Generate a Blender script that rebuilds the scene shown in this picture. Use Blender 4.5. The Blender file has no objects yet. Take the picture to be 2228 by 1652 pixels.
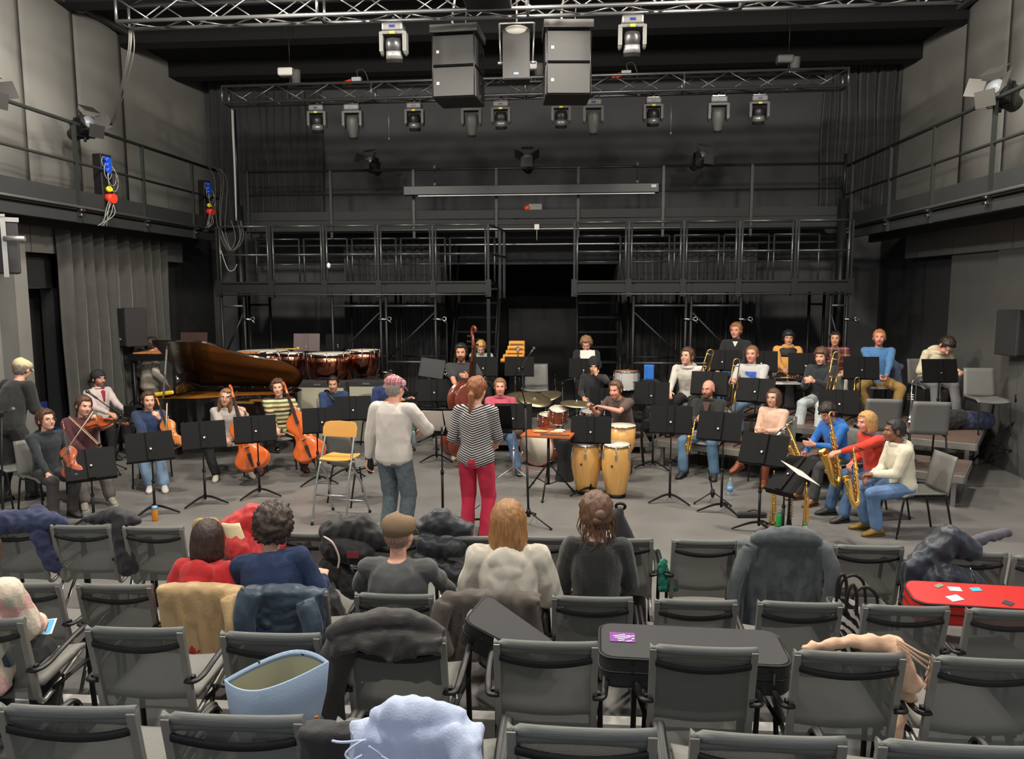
import bpy, math, random
import numpy as np
from mathutils import Vector, Matrix, Euler, noise
random.seed(7)
R_=math.radians; pi=math.pi; sin=math.sin; cos=math.cos
SC=bpy.context.scene; COL=SC.collection
# ---------------- camera (full frame 2228x1652) ----------------
F=1670.; H=2.55; PITCH=R_(6.63); YAW=R_(4.49); ROLL=R_(0.15)
_cy,_sy,_cp,_sp=cos(YAW),sin(YAW),cos(PITCH),sin(PITCH)
FW=Vector((-_sy*_cp,_cy*_cp,-_sp)); R0=Vector((_cy,_sy,0)); U0=R0.cross(FW)
RT=R0*cos(ROLL)-U0*sin(ROLL); UPV=U0*cos(ROLL)+R0*sin(ROLL); CP=Vector((0,0,H))
cd=bpy.data.cameras.new('camera'); cam=bpy.data.objects.new('camera',cd); COL.objects.link(cam)
M=Matrix((RT,UPV,-FW)).transposed().to_4x4(); M.translation=CP; cam.matrix_world=M
cd.sensor_width=36; cd.lens=F*36/2228; cd.clip_start=.05; cd.clip_end=200
SC.camera=cam
def ray(px,py): return FW+RT*((px-1114)/F)-UPV*((py-826)/F)
def G(px,py,z=0.):          # where the sight line of a photo point meets the level z
    r=ray(px,py); return CP+r*((z-H)/r.z)
def D(px,py,Y):             # ... reaches the depth Y
    r=ray(px,py); return CP+r*(Y/r.y)
# ---------------- view, world, lights ----------------
SC.view_settings.view_transform='Standard'; SC.view_settings.look='None'; SC.view_settings.gamma=1
SC.view_settings.use_curve_mapping=False; SC.view_settings.exposure=1.25
w=bpy.data.worlds.new('world'); SC.world=w; w.use_nodes=True
w.node_tree.nodes['Background'].inputs[0].default_value=(.9,.93,1,1); w.node_tree.nodes['Background'].inputs[1].default_value=.22
def area(name,loc,rot,sx,sy,power,col):
    l=bpy.data.lights.new(name,'AREA'); l.shape='RECTANGLE'; l.size=sx; l.size_y=sy; l.energy=power; l.color=col
    o=bpy.data.objects.new(name,l); COL.objects.link(o); o.location=loc; o.rotation_euler=[R_(a) for a in rot]; return o
def aim(o,t): o.rotation_euler=(Vector(t)-o.location).to_track_quat('-Z','Y').to_euler()
WARM=(1,.93,.83)
for i,(x,y,z,p) in enumerate(((-4.6,8.2,6.25,330),(-.9,8.6,6.3,330),(3.2,8.2,6.25,330),(-4.2,3.6,6.2,170),(-.8,2.6,6.2,190),(2.8,3.6,6.2,170))):
    pl=bpy.data.lights.new('hall_lamp_light','POINT'); pl.energy=p; pl.color=WARM; pl.shadow_soft_size=.22
    o=bpy.data.objects.new('hall_lamp_light',pl); COL.objects.link(o); o.location=(x,y,z)
# ---------------- materials ----------------
MATS={}
def nodes_of(m): m.use_nodes=True; return m.node_tree.nodes, m.node_tree.links, m.node_tree.nodes['Principled BSDF']
def lin(c): return tuple(((v/255.)/12.92 if v/255.<=.04045 else ((v/255.+.055)/1.055)**2.4) for v in c)
def mat(name,c,rough=.6,metal=0,var=0,vs=3,bump=0,bs=60,str_=None,srgb=True,coat=0,sheen=0,spec=None,trans=0,emis=0):
    """c sRGB 0-255; var: colour variation by noise; bump: fine noise relief; str_: (sx,sy,sz) stretch"""
    if name in MATS: return MATS[name]
    m=bpy.data.materials.new(name); N,L,B=nodes_of(m); MATS[name]=m
    c=lin(c); B.inputs['Base Color'].default_value=(*c,1); B.inputs['Roughness'].default_value=rough; B.inputs['Metallic'].default_value=metal
    if coat: B.inputs['Coat Weight'].default_value=coat; B.inputs['Coat Roughness'].default_value=.08
    if sheen: B.inputs['Sheen Weight'].default_value=sheen
    if spec is not None: B.inputs['Specular IOR Level'].default_value=spec
    if trans: B.inputs['Transmission Weight'].default_value=trans
    if emis: B.inputs['Emission Color'].default_value=(*c,1); B.inputs['Emission Strength'].default_value=emis
    if var or bump:
        tc=N.new('ShaderNodeTexCoord'); mp=N.new('ShaderNodeMapping'); L.new(tc.outputs['Object'],mp.inputs[0])
        if str_: mp.inputs['Scale'].default_value=str_
    if var:
        n=N.new('ShaderNodeTexNoise'); n.inputs['Scale'].default_value=vs; n.inputs['Detail'].default_value=5; L.new(mp.outputs[0],n.inputs[0])
        r=N.new('ShaderNodeValToRGB'); r.color_ramp.elements[0].position=.3; r.color_ramp.elements[1].position=.7
        r.color_ramp.elements[0].color=(*[v*(1-var) for v in c],1); r.color_ramp.elements[1].color=(*[min(1,v*(1+var)) for v in c],1)
        L.new(n.outputs[0],r.inputs[0]); L.new(r.outputs[0],B.inputs['Base Color'])
    if bump:
        n=N.new('ShaderNodeTexNoise'); n.inputs['Scale'].default_value=bs; n.inputs['Detail'].default_value=3; L.new(mp.outputs[0],n.inputs[0])
        b=N.new('ShaderNodeBump'); b.inputs['Strength'].default_value=bump; b.inputs['Distance'].default_value=.01
        L.new(n.outputs[0],b.inputs['Height']); L.new(b.outputs[0],B.inputs['Normal'])
    return m
def mat_stripes(name,cols,scale,axis='Z',rough=.85,tartan=False,diag=0,bands=None):
    """hard horizontal bands (cols list of sRGB) repeating 'scale' per metre; tartan crosses two axes"""
    if name in MATS: return MATS[name]
    m=bpy.data.materials.new(name); N,L,B=nodes_of(m); MATS[name]=m; B.inputs['Roughness'].default_value=rough
    tc=N.new('ShaderNodeTexCoord'); sp=N.new('ShaderNodeSeparateXYZ'); L.new(tc.outputs['Object'],sp.inputs[0])
    def ramp(sock,cols):
        a=N.new('ShaderNodeMath'); a.operation='MULTIPLY'; a.inputs[1].default_value=scale; L.new(sock,a.inputs[0])
        fr=N.new('ShaderNodeMath'); fr.operation='FRACT'; L.new(a.outputs[0],fr.inputs[0])
        r=N.new('ShaderNodeValToRGB'); r.color_ramp.interpolation='CONSTANT'; e=r.color_ramp.elements
        bb=bands or [i/len(cols) for i in range(len(cols))]
        while len(e)<len(cols): e.new(.5)
        for i,c in enumerate(cols): e[i].position=bb[i]; e[i].color=(*lin(c),1)
        L.new(fr.outputs[0],r.inputs[0]); return r.outputs[0]
    z=sp.outputs[axis]
    if diag:
        ad=N.new('ShaderNodeMath'); ad.operation='MULTIPLY_ADD'; ad.inputs[1].default_value=diag
        ab=N.new('ShaderNodeMath'); ab.operation='ABSOLUTE'; L.new(sp.outputs['X'],ab.inputs[0]); L.new(ab.outputs[0],ad.inputs[0]); L.new(z,ad.inputs[2]); z=ad.outputs[0]
    o=ramp(z,cols)
    if tartan:
        o2=ramp(sp.outputs['X' if axis=='Z' else 'Y'],cols); mx=N.new('ShaderNodeMix'); mx.data_type='RGBA'; mx.inputs[0].default_value=.5
        L.new(o,mx.inputs[6]); L.new(o2,mx.inputs[7]); o=mx.outputs[2]
    L.new(o,B.inputs['Base Color']); return m
def mat_skin(name,c,brow=(60,40,30),beard=None,lips=(190,95,90),rough=.5):
    """skin whose eyes, brows, lips and beard are drawn from the head-local position stored in 'hp'"""
    if name in MATS: return MATS[name]
    m=bpy.data.materials.new(name); N,L,B=nodes_of(m); MATS[name]=m; B.inputs['Roughness'].default_value=rough
    B.inputs['Subsurface Weight'].default_value=.08; B.inputs['Subsurface Radius'].default_value=(.02,.008,.004)
    at=N.new('ShaderNodeAttribute'); at.attribute_name='hp'; sp=N.new('ShaderNodeSeparateXYZ'); L.new(at.outputs['Vector'],sp.inputs[0])
    ab=N.new('ShaderNodeMath'); ab.operation='ABSOLUTE'; L.new(sp.outputs[0],ab.inputs[0])
    cb=N.new('ShaderNodeCombineXYZ'); L.new(ab.outputs[0],cb.inputs[0]); L.new(sp.outputs[1],cb.inputs[1]); L.new(sp.outputs[2],cb.inputs[2])
    cur=[None]
    n0=N.new('ShaderNodeTexNoise'); n0.inputs['Scale'].default_value=30; L.new(at.outputs['Vector'],n0.inputs[0])
    r0=N.new('ShaderNodeMix'); r0.data_type='RGBA'; r0.inputs[6].default_value=(*lin(c),1); r0.inputs[7].default_value=(*[v*f for v,f in zip(lin(c),(1.0,.86,.84))],1); L.new(n0.outputs[0],r0.inputs[0]); cur[0]=r0.outputs[2]
    def put(cen,rad,col,soft=.15,op=1):
        s=N.new('ShaderNodeVectorMath'); s.operation='SUBTRACT'; s.inputs[1].default_value=cen; L.new(cb.outputs[0],s.inputs[0])
        d=N.new('ShaderNodeVectorMath'); d.operation='DIVIDE'; d.inputs[1].default_value=rad; L.new(s.outputs[0],d.inputs[0])
        l=N.new('ShaderNodeVectorMath'); l.operation='LENGTH'; L.new(d.outputs[0],l.inputs[0])
        r=N.new('ShaderNodeMapRange'); r.interpolation_type='SMOOTHSTEP'; r.inputs[1].default_value=1+soft; r.inputs[2].default_value=1-soft; r.inputs[3].default_value=0; r.inputs[4].default_value=op; L.new(l.outputs[1],r.inputs[0])
        x=N.new('ShaderNodeMix'); x.data_type='RGBA'; L.new(r.outputs[0],x.inputs[0]); L.new(cur[0],x.inputs[6]); x.inputs[7].default_value=(*lin(col),1); cur[0]=x.outputs[2]
    dk=tuple(v*.72 for v in c)
    put((.045,-.07,-.03),(.025,.04,.02),(min(255,c[0]*1.02),c[1]*.82,c[2]*.78),.5,.5)
    if beard:
        put((0,-.075,-.085),(.062,.075,.042),beard,.3,.75); put((.055,-.03,-.065),(.024,.05,.05),beard,.3,.6); put((0,-.12,-.046),(.028,.05,.008),beard,.3,.8)
    put((.031,-.1,.004),(.019,.045,.013),dk,.4,.6)
    put((.031,-.1,.003),(.0135,.05,.0058),(225,220,215),.2); put((.030,-.1,.0035),(.0056,.05,.0058),(45,32,25),.2)
    put((.031,-.1,.0095),(.0155,.05,.0024),(40,28,24),.3); put((.032,-.1,.0225),(.019,.05,.0042),brow,.4,.9)
    put((0,-.11,-.058),(.022,.05,.0072),lips,.3,.85); put((0,-.11,-.0575),(.021,.05,.0016),(90,40,38),.4,.8)
    put((.008,-.125,-.034),(.004,.05,.003),(110,60,50),.4,.7)
    L.new(cur[0],B.inputs['Base Color']); return m
# ---------------- mesh builder ----------------
def rot(x=0,y=0,z=0): return Euler((R_(x),R_(y),R_(z))).to_matrix()
def frame(d,up=None):
    d=Vector(d).normalized(); up=Vector(up) if up else (Vector((0,0,1)) if abs(d.z)<.95 else Vector((0,1,0)))
    x=d.cross(up).normalized(); y=x.cross(d).normalized(); return x,y,d
class MB:
    def __init__(s): s.v=[]; s.f=[]; s.s=[]; s.mi=[]; s.m=0
    def add(s,V,Fc,sm=False):
        o=len(s.v); s.v.extend([tuple(p) for p in V]); s.f.extend([tuple(i+o for i in q) for q in Fc]); s.s.extend([sm]*len(Fc)); s.mi.extend([s.m]*len(Fc)); return s
    def box(s,c,d,R=None):
        c=Vector(c); P=[Vector((x*d[0]/2,y*d[1]/2,z*d[2]/2)) for x in (-1,1) for y in (-1,1) for z in (-1,1)]
        P=[(R@p if R else p)+c for p in P]
        return s.add(P,[(0,1,3,2),(4,6,7,5),(0,4,5,1),(2,3,7,6),(0,2,6,4),(1,5,7,3)])
    def rings(s,Rg,sm=True,cap=True,closed=False):
        n=len(Rg[0]); V=[p for r in Rg for p in r]; Fc=[]
        k=len(Rg); kk=k if closed else k-1
        for i in range(kk):
            a=i*n; b=((i+1)%k)*n
            for j in range(n): j2=(j+1)%n; Fc.append((a+j,a+j2,b+j2,b+j))
        s.add(V,Fc,sm)
        if cap and not closed: s.add([],[])
        if cap and not closed:
            o=len(s.v)-len(V); s.f.append(tuple(o+j for j in range(n-1,-1,-1))); s.f.append(tuple(o+(k-1)*n+j for j in range(n))); s.s+= [False]*2; s.mi+=[s.m]*2
        return s
    def cyl(s,p0,p1,r0,r1=None,n=12,sm=True,cap=True):
        p0=Vector(p0);p1=Vector(p1); r1=r0 if r1 is None else r1; x,y,d=frame(p1-p0)
        return s.rings([[p+x*(r*cos(2*pi*j/n))+y*(r*sin(2*pi*j/n)) for j in range(n)] for p,r in ((p0,r0),(p1,r1))],sm,cap)
    def caps(s,p0,p1,r0,r1=None,n=10):
        p0=Vector(p0);p1=Vector(p1); r1=r0 if r1 is None else r1
        if (p1-p0).length<1e-6: p1=p0+Vector((0,0,1e-4))
        x,y,d=frame(p1-p0); Rg=[]
        for a in (-85,-55,-25,0): Rg.append((p0+d*(r0*sin(R_(a))),r0*cos(R_(a))))
        for a in (0,25,55,85): Rg.append((p1+d*(r1*sin(R_(a))),r1*cos(R_(a))))
        return s.rings([[p+x*(r*cos(2*pi*j/n))+y*(r*sin(2*pi*j/n)) for j in range(n)] for p,r in Rg])
    def tube(s,P,r,n=8,closed=False,flat=1.0,up=None):
        P=[Vector(p) for p in P]; k=len(P); rr=list(np.interp(np.linspace(0,1,k),np.linspace(0,1,len(r)),r)) if isinstance(r,(list,tuple)) else [r]*k; Rg=[]; px=None
        for i,p in enumerate(P):
            if closed: t=(P[(i+1)%k]-P[i-1])
            else: t=P[min(i+1,k-1)]-P[max(i-1,0)]
            if t.length<1e-9: t=Vector((0,0,1))
            t.normalize()
            if px is None: x,y,_=frame(t,up)
            else:
                x=px-t*px.dot(t)
                if x.length<1e-6: x=frame(t)[0]
                x.normalize(); y=t.cross(x)*-1
                y=x.cross(t)*-1; y=t.cross(x)
            px=x
            Rg.append([p+x*(rr[i]*cos(2*pi*j/n))+y*(rr[i]*flat*sin(2*pi*j/n)) for j in range(n)])
        return s.rings(Rg,True,not closed,closed)
    def lathe(s,prof,n=24,o=(0,0,0),ax=(0,0,1),sm=True,cap=True):
        o=Vector(o); x,y,d=frame(ax)
        return s.rings([[o+d*z+x*(r*cos(2*pi*j/n))+y*(r*sin(2*pi*j/n)) for j in range(n)] for r,z in prof],sm,cap)
    def ell(s,c,r,R=None,n=14,m=9):
        c=Vector(c); r=(r,r,r) if not isinstance(r,(tuple,list)) else r; Rg=[]
        for i in range(m+1):
            a=-pi/2+pi*i/m; a=max(-1.53,min(1.53,a))
            ring=[Vector((r[0]*cos(a)*cos(2*pi*j/n),r[1]*cos(a)*sin(2*pi*j/n),r[2]*sin(a))) for j in range(n)]
            Rg.append([(R@p if R else p)+c for p in ring])
        return s.rings(Rg)
    def prism(s,poly,o,X,Y,Z,h,sm=False):
        """polygon (2D) in the plane X,Y at o, extruded h along Z"""
        o=Vector(o);X=Vector(X);Y=Vector(Y);Z=Vector(Z)
        a=[o+X*p[0]+Y*p[1] for p in poly]; return s.rings([a,[p+Z*h for p in a]],sm)
    def torus(s,c,R,r,ax=(0,0,1),n=24,k=6,a0=0,a1=360,sx=1,sy=1):
        c=Vector(c); x,y,d=frame(ax); full=abs(a1-a0)>=360; m=n if full else n+1
        return s.tube([c+x*(R*sx*cos(R_(a0+(a1-a0)*i/n)))+y*(R*sy*sin(R_(a0+(a1-a0)*i/n))) for i in range(m)],r,k,closed=full,up=d)
    def grid(s,fn,nu,nv,th=0,sm=True,cu=False):
        """surface fn(u,v) with u,v in 0..1; th gives it thickness along its normal"""
        P=[[Vector(fn(i/nu,j/nv)) for j in range(nv+1)] for i in range(nu+1)]
        if not th: return s.add([p for r in P for p in r],[(i*(nv+1)+j,(i+1)*(nv+1)+j,(i+1)*(nv+1)+j+1,i*(nv+1)+j+1) for i in range(nu) for j in range(nv)],sm)
        def nrm(i,j):
            a=P[min(i+1,nu)][j]-P[max(i-1,0)][j]; b=P[i][min(j+1,nv)]-P[i][max(j-1,0)]; q=a.cross(b); return q.normalized() if q.length>1e-9 else Vector((0,0,1))
        Q=[[P[i][j]+nrm(i,j)*th for j in range(nv+1)] for i in range(nu+1)]
        o=(nu+1)*(nv+1); V=[p for r in P for p in r]+[p for r in Q for p in r]; I=lambda i,j:i*(nv+1)+j; Fc=[]
        for i in range(nu):
            for j in range(nv): a=(I(i,j),I(i+1,j),I(i+1,j+1),I(i,j+1)); Fc.append(a[::-1]); Fc.append(tuple(q+o for q in a))
        for i in range(nu): Fc.append((I(i,0),I(i+1,0),I(i+1,0)+o,I(i,0)+o)); Fc.append((I(i+1,nv),I(i,nv),I(i,nv)+o,I(i+1,nv)+o))
        for j in range(nv): Fc.append((I(0,j+1),I(0,j),I(0,j)+o,I(0,j+1)+o)); Fc.append((I(nu,j),I(nu,j+1),I(nu,j+1)+o,I(nu,j)+o))
        return s.add(V,Fc,sm)
    def mesh(s,name='m'):
        me=bpy.data.meshes.new(name); me.from_pydata(s.v,[],s.f); me.update()
        me.polygons.foreach_set('use_smooth',s.s); me.polygons.foreach_set('material_index',s.mi); return me
    def build(s,name,m,parent=None,bev=0,loc=None,R=None,label=None,seg=2):
        me=s.mesh(name); o=bpy.data.objects.new(name,me); COL.objects.link(o)
        for q in (m if isinstance(m,(list,tuple)) else [m]): me.materials.append(q)
        if parent: o.parent=parent
        if loc is not None: o.location=loc
        if R is not None: o.rotation_euler=R.to_euler() if hasattr(R,'to_euler') else R
        if label: o['label']=label
        if bev:
            b=o.modifiers.new('bevel','BEVEL'); b.width=bev; b.segments=seg; b.limit_method='ANGLE'; b.angle_limit=R_(50); b.harden_normals=False
        return o
def bake(mb,vox,sm=3):
    me=mb.mesh('t'); o=bpy.data.objects.new('t',me); COL.objects.link(o)
    r=o.modifiers.new('r','REMESH'); r.mode='VOXEL'; r.voxel_size=vox; r.use_smooth_shade=True
    if sm: q=o.modifiers.new('s','SMOOTH'); q.factor=.5; q.iterations=sm
    dg=bpy.context.evaluated_depsgraph_get(); out=bpy.data.meshes.new_from_object(o.evaluated_get(dg))
    bpy.data.objects.remove(o); bpy.data.meshes.remove(me)
    out.polygons.foreach_set('use_smooth',[True]*len(out.polygons)); return out
def getco(me): a=np.empty(len(me.vertices)*3); me.vertices.foreach_get('co',a); return a.reshape(-1,3)
def setco(me,a): me.vertices.foreach_set('co',a.ravel()); me.update()
def wrinkle(me,amp,sc=(9,9,4),seed=0,ridge=True,cond=None):
    a=getco(me); n=np.empty(len(me.vertices)*3); me.vertices.foreach_get('normal',n); n=n.reshape(-1,3)
    q=a*np.array(sc)+seed*13.7; d=np.empty(len(a))
    for i,p in enumerate(q):
        t=noise.noise(p); d[i]=(1-2*abs(t)*1.6 if ridge else t)
        if ridge: d[i]=d[i]*.7+noise.noise(p*2.3)*.5
    if cond is not None: d*=cond(a)
    setco(me,a+n*(d*amp)[:,None]); return me
def link(name,me,m,parent=None,label=None):
    o=bpy.data.objects.new(name,me); COL.objects.link(o); me.materials.clear(); me.materials.append(m)
    if parent: o.parent=parent
    if label: o['label']=label
    me.name=name; return o
def tag(o,label,cat,group=None):
    o['label']=label; o['category']=cat
    if group: o['group']=group
    return o
def T(name,label,cat,loc=(0,0,0),rz=0,group=None,sc=1):
    o=bpy.data.objects.new(name,None); COL.objects.link(o); o.empty_display_size=.1; o.location=loc; o.rotation_euler=(0,0,R_(rz))
    if sc!=1: o.scale=(sc,)*3
    return tag(o,label,cat,group)
def S(o): o['kind']='structure'; return o
def dup(r,loc=None,rz=None,label=None,group=None):
    kids={}
    for o in COL.objects:
        if o.parent: kids.setdefault(o.parent.name,[]).append(o)
    def cp(o,p):
        c=o.copy(); COL.objects.link(c)
        if p: c.parent=p
        for k in kids.get(o.name,[]): cp(k,c)
        return c
    c=cp(r,None)
    if loc is not None: c.location=loc
    if rz is not None: c.rotation_euler=(0,0,R_(rz))
    if label: c['label']=label
    if group: c['group']=group
    return c
def smooth_pts(P,k=6,closed=False):
    P=[Vector(p) for p in P]; n=len(P); out=[]
    g=(lambda i:P[i%n]) if closed else (lambda i:P[max(0,min(n-1,i))])
    for i in range(n if closed else n-1):
        a,b,c,d=g(i-1),g(i),g(i+1),g(i+2)
        for j in range(k):
            t=j/k; out.append(.5*((2*b)+(c-a)*t+(2*a-5*b+4*c-d)*t*t+(3*b-a-3*c+d)*t**3))
    if not closed: out.append(P[-1])
    return out
BLK=mat('black_metal',(18,19,20),.45,.1); BLKP=mat('black_plastic',(17,17,18),.5); CHR=mat('chrome',(205,205,205),.18,1); ALU=mat('aluminium',(175,174,170),.38,.9,.05)
BRASS=mat('brass',(240,192,104),.27,1); STEEL=mat('dark_steel',(40,42,43),.42,.5); PAPER=mat('paper',(232,228,220),.8,var=.03); RUB=mat('rubber',(18,18,18),.8)
GREYP=mat('grey_paint',(60,62,62),.5,.1)
# ================= THE ROOM =================
XL,XR,YB,ZC=-7.9,6.3,16.5,7.0      # left wall, right wall, back wall, ceiling
m_floor=mat('stage_floor',(120,118,115),.42,var=.15,vs=1.6,bump=.05,bs=9)
m_wall=mat('grey_wall',(122,121,116),.85,var=.06,vs=2); m_wall2=mat('dark_wall',(40,41,43),.85,var=.08,vs=1.5)
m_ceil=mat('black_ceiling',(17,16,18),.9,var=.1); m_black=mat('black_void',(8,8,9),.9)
b=MB(); b.box((-1,8.5,-.05),(26,27,.1)); f=S(b.build('floor',m_floor))
b=MB(); b.box((-.8,8.5,ZC+.15),(18,17,.3)); S(b.build('ceiling',m_ceil))
# soffit steps under the ceiling seen above the rear truss
for i,(y,z,h) in enumerate(((15.2,6.86,.3),(13.4,6.9,.22),(11.6,6.92,.2))):
    b=MB(); b.box((-.8,y,z),(14.4,.35,h)); S(b.build('trim_%d'%(i+1),mat('beam_black',(9,9,10),.95)))
# back wall with an opening in the middle and the deep passage behind it
m_back=mat('back_wall',(72,72,74),.8,var=.1,vs=.8)
b=MB(); b.prism([(XL-.2,0),(-2.7,0),(-2.7,3.1),(.95,3.1),(.95,0),(XR+.2,0),(XR+.2,ZC),(XL-.2,ZC)],(0,YB,0),(1,0,0),(0,0,1),(0,1,0),.2); S(b.build('wall_back',m_back))
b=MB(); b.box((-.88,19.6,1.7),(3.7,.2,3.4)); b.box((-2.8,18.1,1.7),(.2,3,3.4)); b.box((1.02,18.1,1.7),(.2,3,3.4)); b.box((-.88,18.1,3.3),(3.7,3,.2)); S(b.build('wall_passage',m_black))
# big double door at the end of the passage
m_doorm=mat('door_black',(20,21,23),.5); b=MB(); b.box((-.75,19.42,1.05),(1.72,.08,2.1)); d=S(b.build('door_1',m_doorm,bev=.01))
b=MB()
for z in (.5,1.1,1.85): b.box((-.72,19.36,z),(.05,.03,.06))
b.build('door_hinge',STEEL,d)
# left wall: lower part with doorway, upper part stepping in as it comes forward
b=MB(); b.box((XL-.1,13.9,1.55),(.2,5.4,3.1)); b.box((XL-.1,10.75,2.9),(.2,1.1,.6)); b.box((XL-.1,12,3.5),(.2,9.2,.8)); S(b.build('wall_left',m_wall2))
b=MB(); b.box((XL+.0,8.0,1.6),(.25,3.9,3.2)); b.box((XL+.13,10.03,1.6),(.5,.25,3.2)); S(b.build('wall_left_front',m_wall))
b=MB(); b.box((XL-.35,10.75,1.3),(.1,1.3,2.6)); S(b.build('door_2',m_black)); 
def fluted(x0,sgn,name):
    # upper side wall: flat panels, each one set further into the room than the one behind
    o=[]
    ys=[16.5,13.3,11.9,10.6,9.35,8.1,6.9,5.7,4.5,3.3]; tops=[6.98,6.9,6.8,6.62,6.4,6.2,6.0,5.9,5.8]
    for i in range(len(ys)-1):
        y1,y0=ys[i],ys[i+1]; off=.0+.07*i; b=MB()
        if i==0: b.box((x0-sgn*(.1),(y0+y1)/2,(3.8+7)/2),(.2,y1-y0,3.2))
        else:
            # a gently bowed panel
            b.grid(lambda u,v:(x0+sgn*(off+.09*sin(pi*u)),y0+(y1-y0)*u,3.75+3.3*v),8,1,th=sgn*-.08,sm=True)
            b.box((x0+sgn*(off-.02),y0+.02,5.4),(.1,.02,3.3))
        q=S(b.build('wall_%s_panel'%name,m_wall)); 
        b=MB(); b.box((x0+sgn*(off+.16),(y0+y1)/2,tops[i]+.06),(.10,y1-y0-.02,.07)); b.box((x0+sgn*(off+.07),(y0+y1)/2,tops[i]+.14),(.2,y1-y0-.02,.05)); b.build('track',mat('track_metal',(60,60,58),.6),q)
fluted(XL,1,'left'); fluted(XR,-1,'right')
# ceiling coves above the stepped panels
for sg,x0,nm in ((1,XL,'left'),(-1,XR,'right')):
    b=MB(); pr=[(0,7.0),(0,6.98),(.12,6.98),(.12,7.0)]
    ys=[13.3,11.9,10.6,9.35,8.1,6.9,5.7,4.5]; tops=[6.98,6.86,6.68,6.46,6.26,6.06,5.96]
    for i in range(7): b.box((x0+sg*.55,(ys[i]+ys[i+1])/2,(tops[i]+.12+7.1)/2),(1.5,ys[i]-ys[i+1],7.1-tops[i]-.12))
    S(b.build('trim_cove_%s'%nm,m_ceil))
# right wall lower
b=MB(); b.box((XR+.1,12.5,1.9),(.2,8,3.8)); S(b.build('wall_right',m_wall2))
m_wpan=mat('pale_wall',(105,104,100),.85,var=.05)
for i,(y0,y1,o) in enumerate(((9.0,10.6,.22),(10.6,11.7,.16),(11.7,13.2,.1))):
    b=MB(); b.box((XR-o,(y0+y1)/2,1.75),(.06,y1-y0-.02,3.5)); S(b.build('wall_right_panel_lower',mat('mid_wall',(84,84,82),.85,var=.06)))
# frieze under the balconies (pale strips)
for sg,x0,nm in ((1,XL+.1,'left'),(-1,XR-.1,'right')):
    for k,(y0,y1) in enumerate(((9.6,10.5),(10.52,11.3),(11.32,13),(13.02,14.8))):
        b=MB(); b.box((x0+sg*.05,(y0+y1)/2,3.32),(.12,y1-y0,.42)); S(b.build('trim_frieze_%s'%nm,m_wpan))
# ---------- curtains ----------
def curtain(label,p0,p1,z0,z1,m,amp=.06,fold=.16,group=None,seed=1,lean=0):
    p0=Vector((*p0,0));p1=Vector((*p1,0)); L=(p1-p0).length; d=(p1-p0)/L; nn=Vector((-d.y,d.x,0)); rnd=random.Random(seed)
    ph=[rnd.uniform(0,6) for _ in range(4)]
    def fn(u,v):
        x=u*L; a=amp*(sin(2*pi*x/fold+ph[0]+1.2*sin(x*3+ph[1]))+.5*sin(2*pi*x/(fold*.43)+ph[2]+v*1.5))*(.75+.25*v)
        return p0+d*(x+.015*sin(9*v+x*4)+lean*(1-v)*(u-.5))+nn*a+Vector((0,0,z0+(z1-z0)*v))
    b=MB(); b.grid(fn,int(L/fold*14),10,th=.012); o=b.build('curtain',m); tag(o,label,'curtain',group); return o
m_cur=mat('curtain_black',(48,48,50),.92,sheen=.3,var=.1,vs=6); m_curg=mat('curtain_grey',(68,67,64),.9,sheen=.3,var=.12,vs=5)
curtain('tall dark curtain on the back wall beside the left corner, above the left scaffold',(-7.7,16.25),(-5.3,16.25),3.9,6.95,m_cur,seed=3)
curtain('tall dark curtain on the back wall beside the right corner, behind the right walkway',(4.95,16.2),(6.5,15.9),3.9,6.95,m_cur,seed=4)
curtain('grey curtain hanging under the left side walkway, in front of the left wall',(-7.6,10.95),(-7.62,13.9),0.02,3.6,m_curg,amp=.08,fold=.33,seed=5)
curtain('black curtain behind the left scaffold, left of the dark passage',(-4.75,15.9),(-2.75,15.9),0.02,3.62,m_cur,amp=.05,fold=.17,seed=6)
curtain('black curtain behind the right scaffold, right of the dark passage',(.98,15.9),(3.7,15.9),0.02,3.62,m_cur,amp=.05,fold=.17,seed=8)
# ---------- galleries ----------
m_rail=mat('rail_paint',(44,48,46),.45,.15); m_deck=mat('deck_edge',(38,40,40),.7,var=.08)
def gallery_side(name,label,x,y0,y1,posts,zr,zl,wallx):
    t=T(name,label,'gallery',(x,y1,0)); sg=1 if wallx>x else -1
    def A(b): return b
    b=MB(); b.cyl((0,y0-y1,zr),(0,0,zr),.026); b.build('top_rail',m_rail,t)
    b=MB(); b.cyl((0,y0-y1,(zr+zl)/2+.03),(0,0,(zr+zl)/2+.03),.02); b.build('middle_rail',m_rail,t)
    for y in posts:
        b=MB(); b.box((0,y-y1,(zr+zl)/2-.12),(.045,.045,zr-zl+.24)); p=b.build('post',m_rail,t)
        b=MB(); b.cyl((-sg*.05,y-y1-.05,zl-.06),(-sg*.05,y-y1+.05,zl-.06),.018); b.cyl((-sg*.05,y-y1-.05,zl-.13),(-sg*.05,y-y1+.05,zl-.13),.018); b.build('bolt',CHR,p)
    b=MB(); b.box((sg*.03,(y0-y1)/2,zl+.11),(.02,y1-y0,.22)); b.build('toe_board',m_deck,t)
    b=MB(); b.box((sg*.55,(y0-y1)/2,zl-.02),(1.1,y1-y0,.08)); b.box((sg*.06,(y0-y1)/2,zl-.16),(.08,y1-y0,.14)); b.box((sg*.5,(y0-y1)/2,zl-.2),(.1,y1-y0,.2)); b.build('deck',m_deck,t)
    b=MB(); b.cyl((-sg*.03,y0-y1,zl-.02),(-sg*.03,0,zl-.02),.018); b.build('edge_tube',ALU,t)
    return t
gallery_side('side_gallery','steel walkway with double rail along the left wall',-7.0,5,15.0,[8.9,10.6,12.32,13.97],4.9,3.76,XL)
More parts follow.
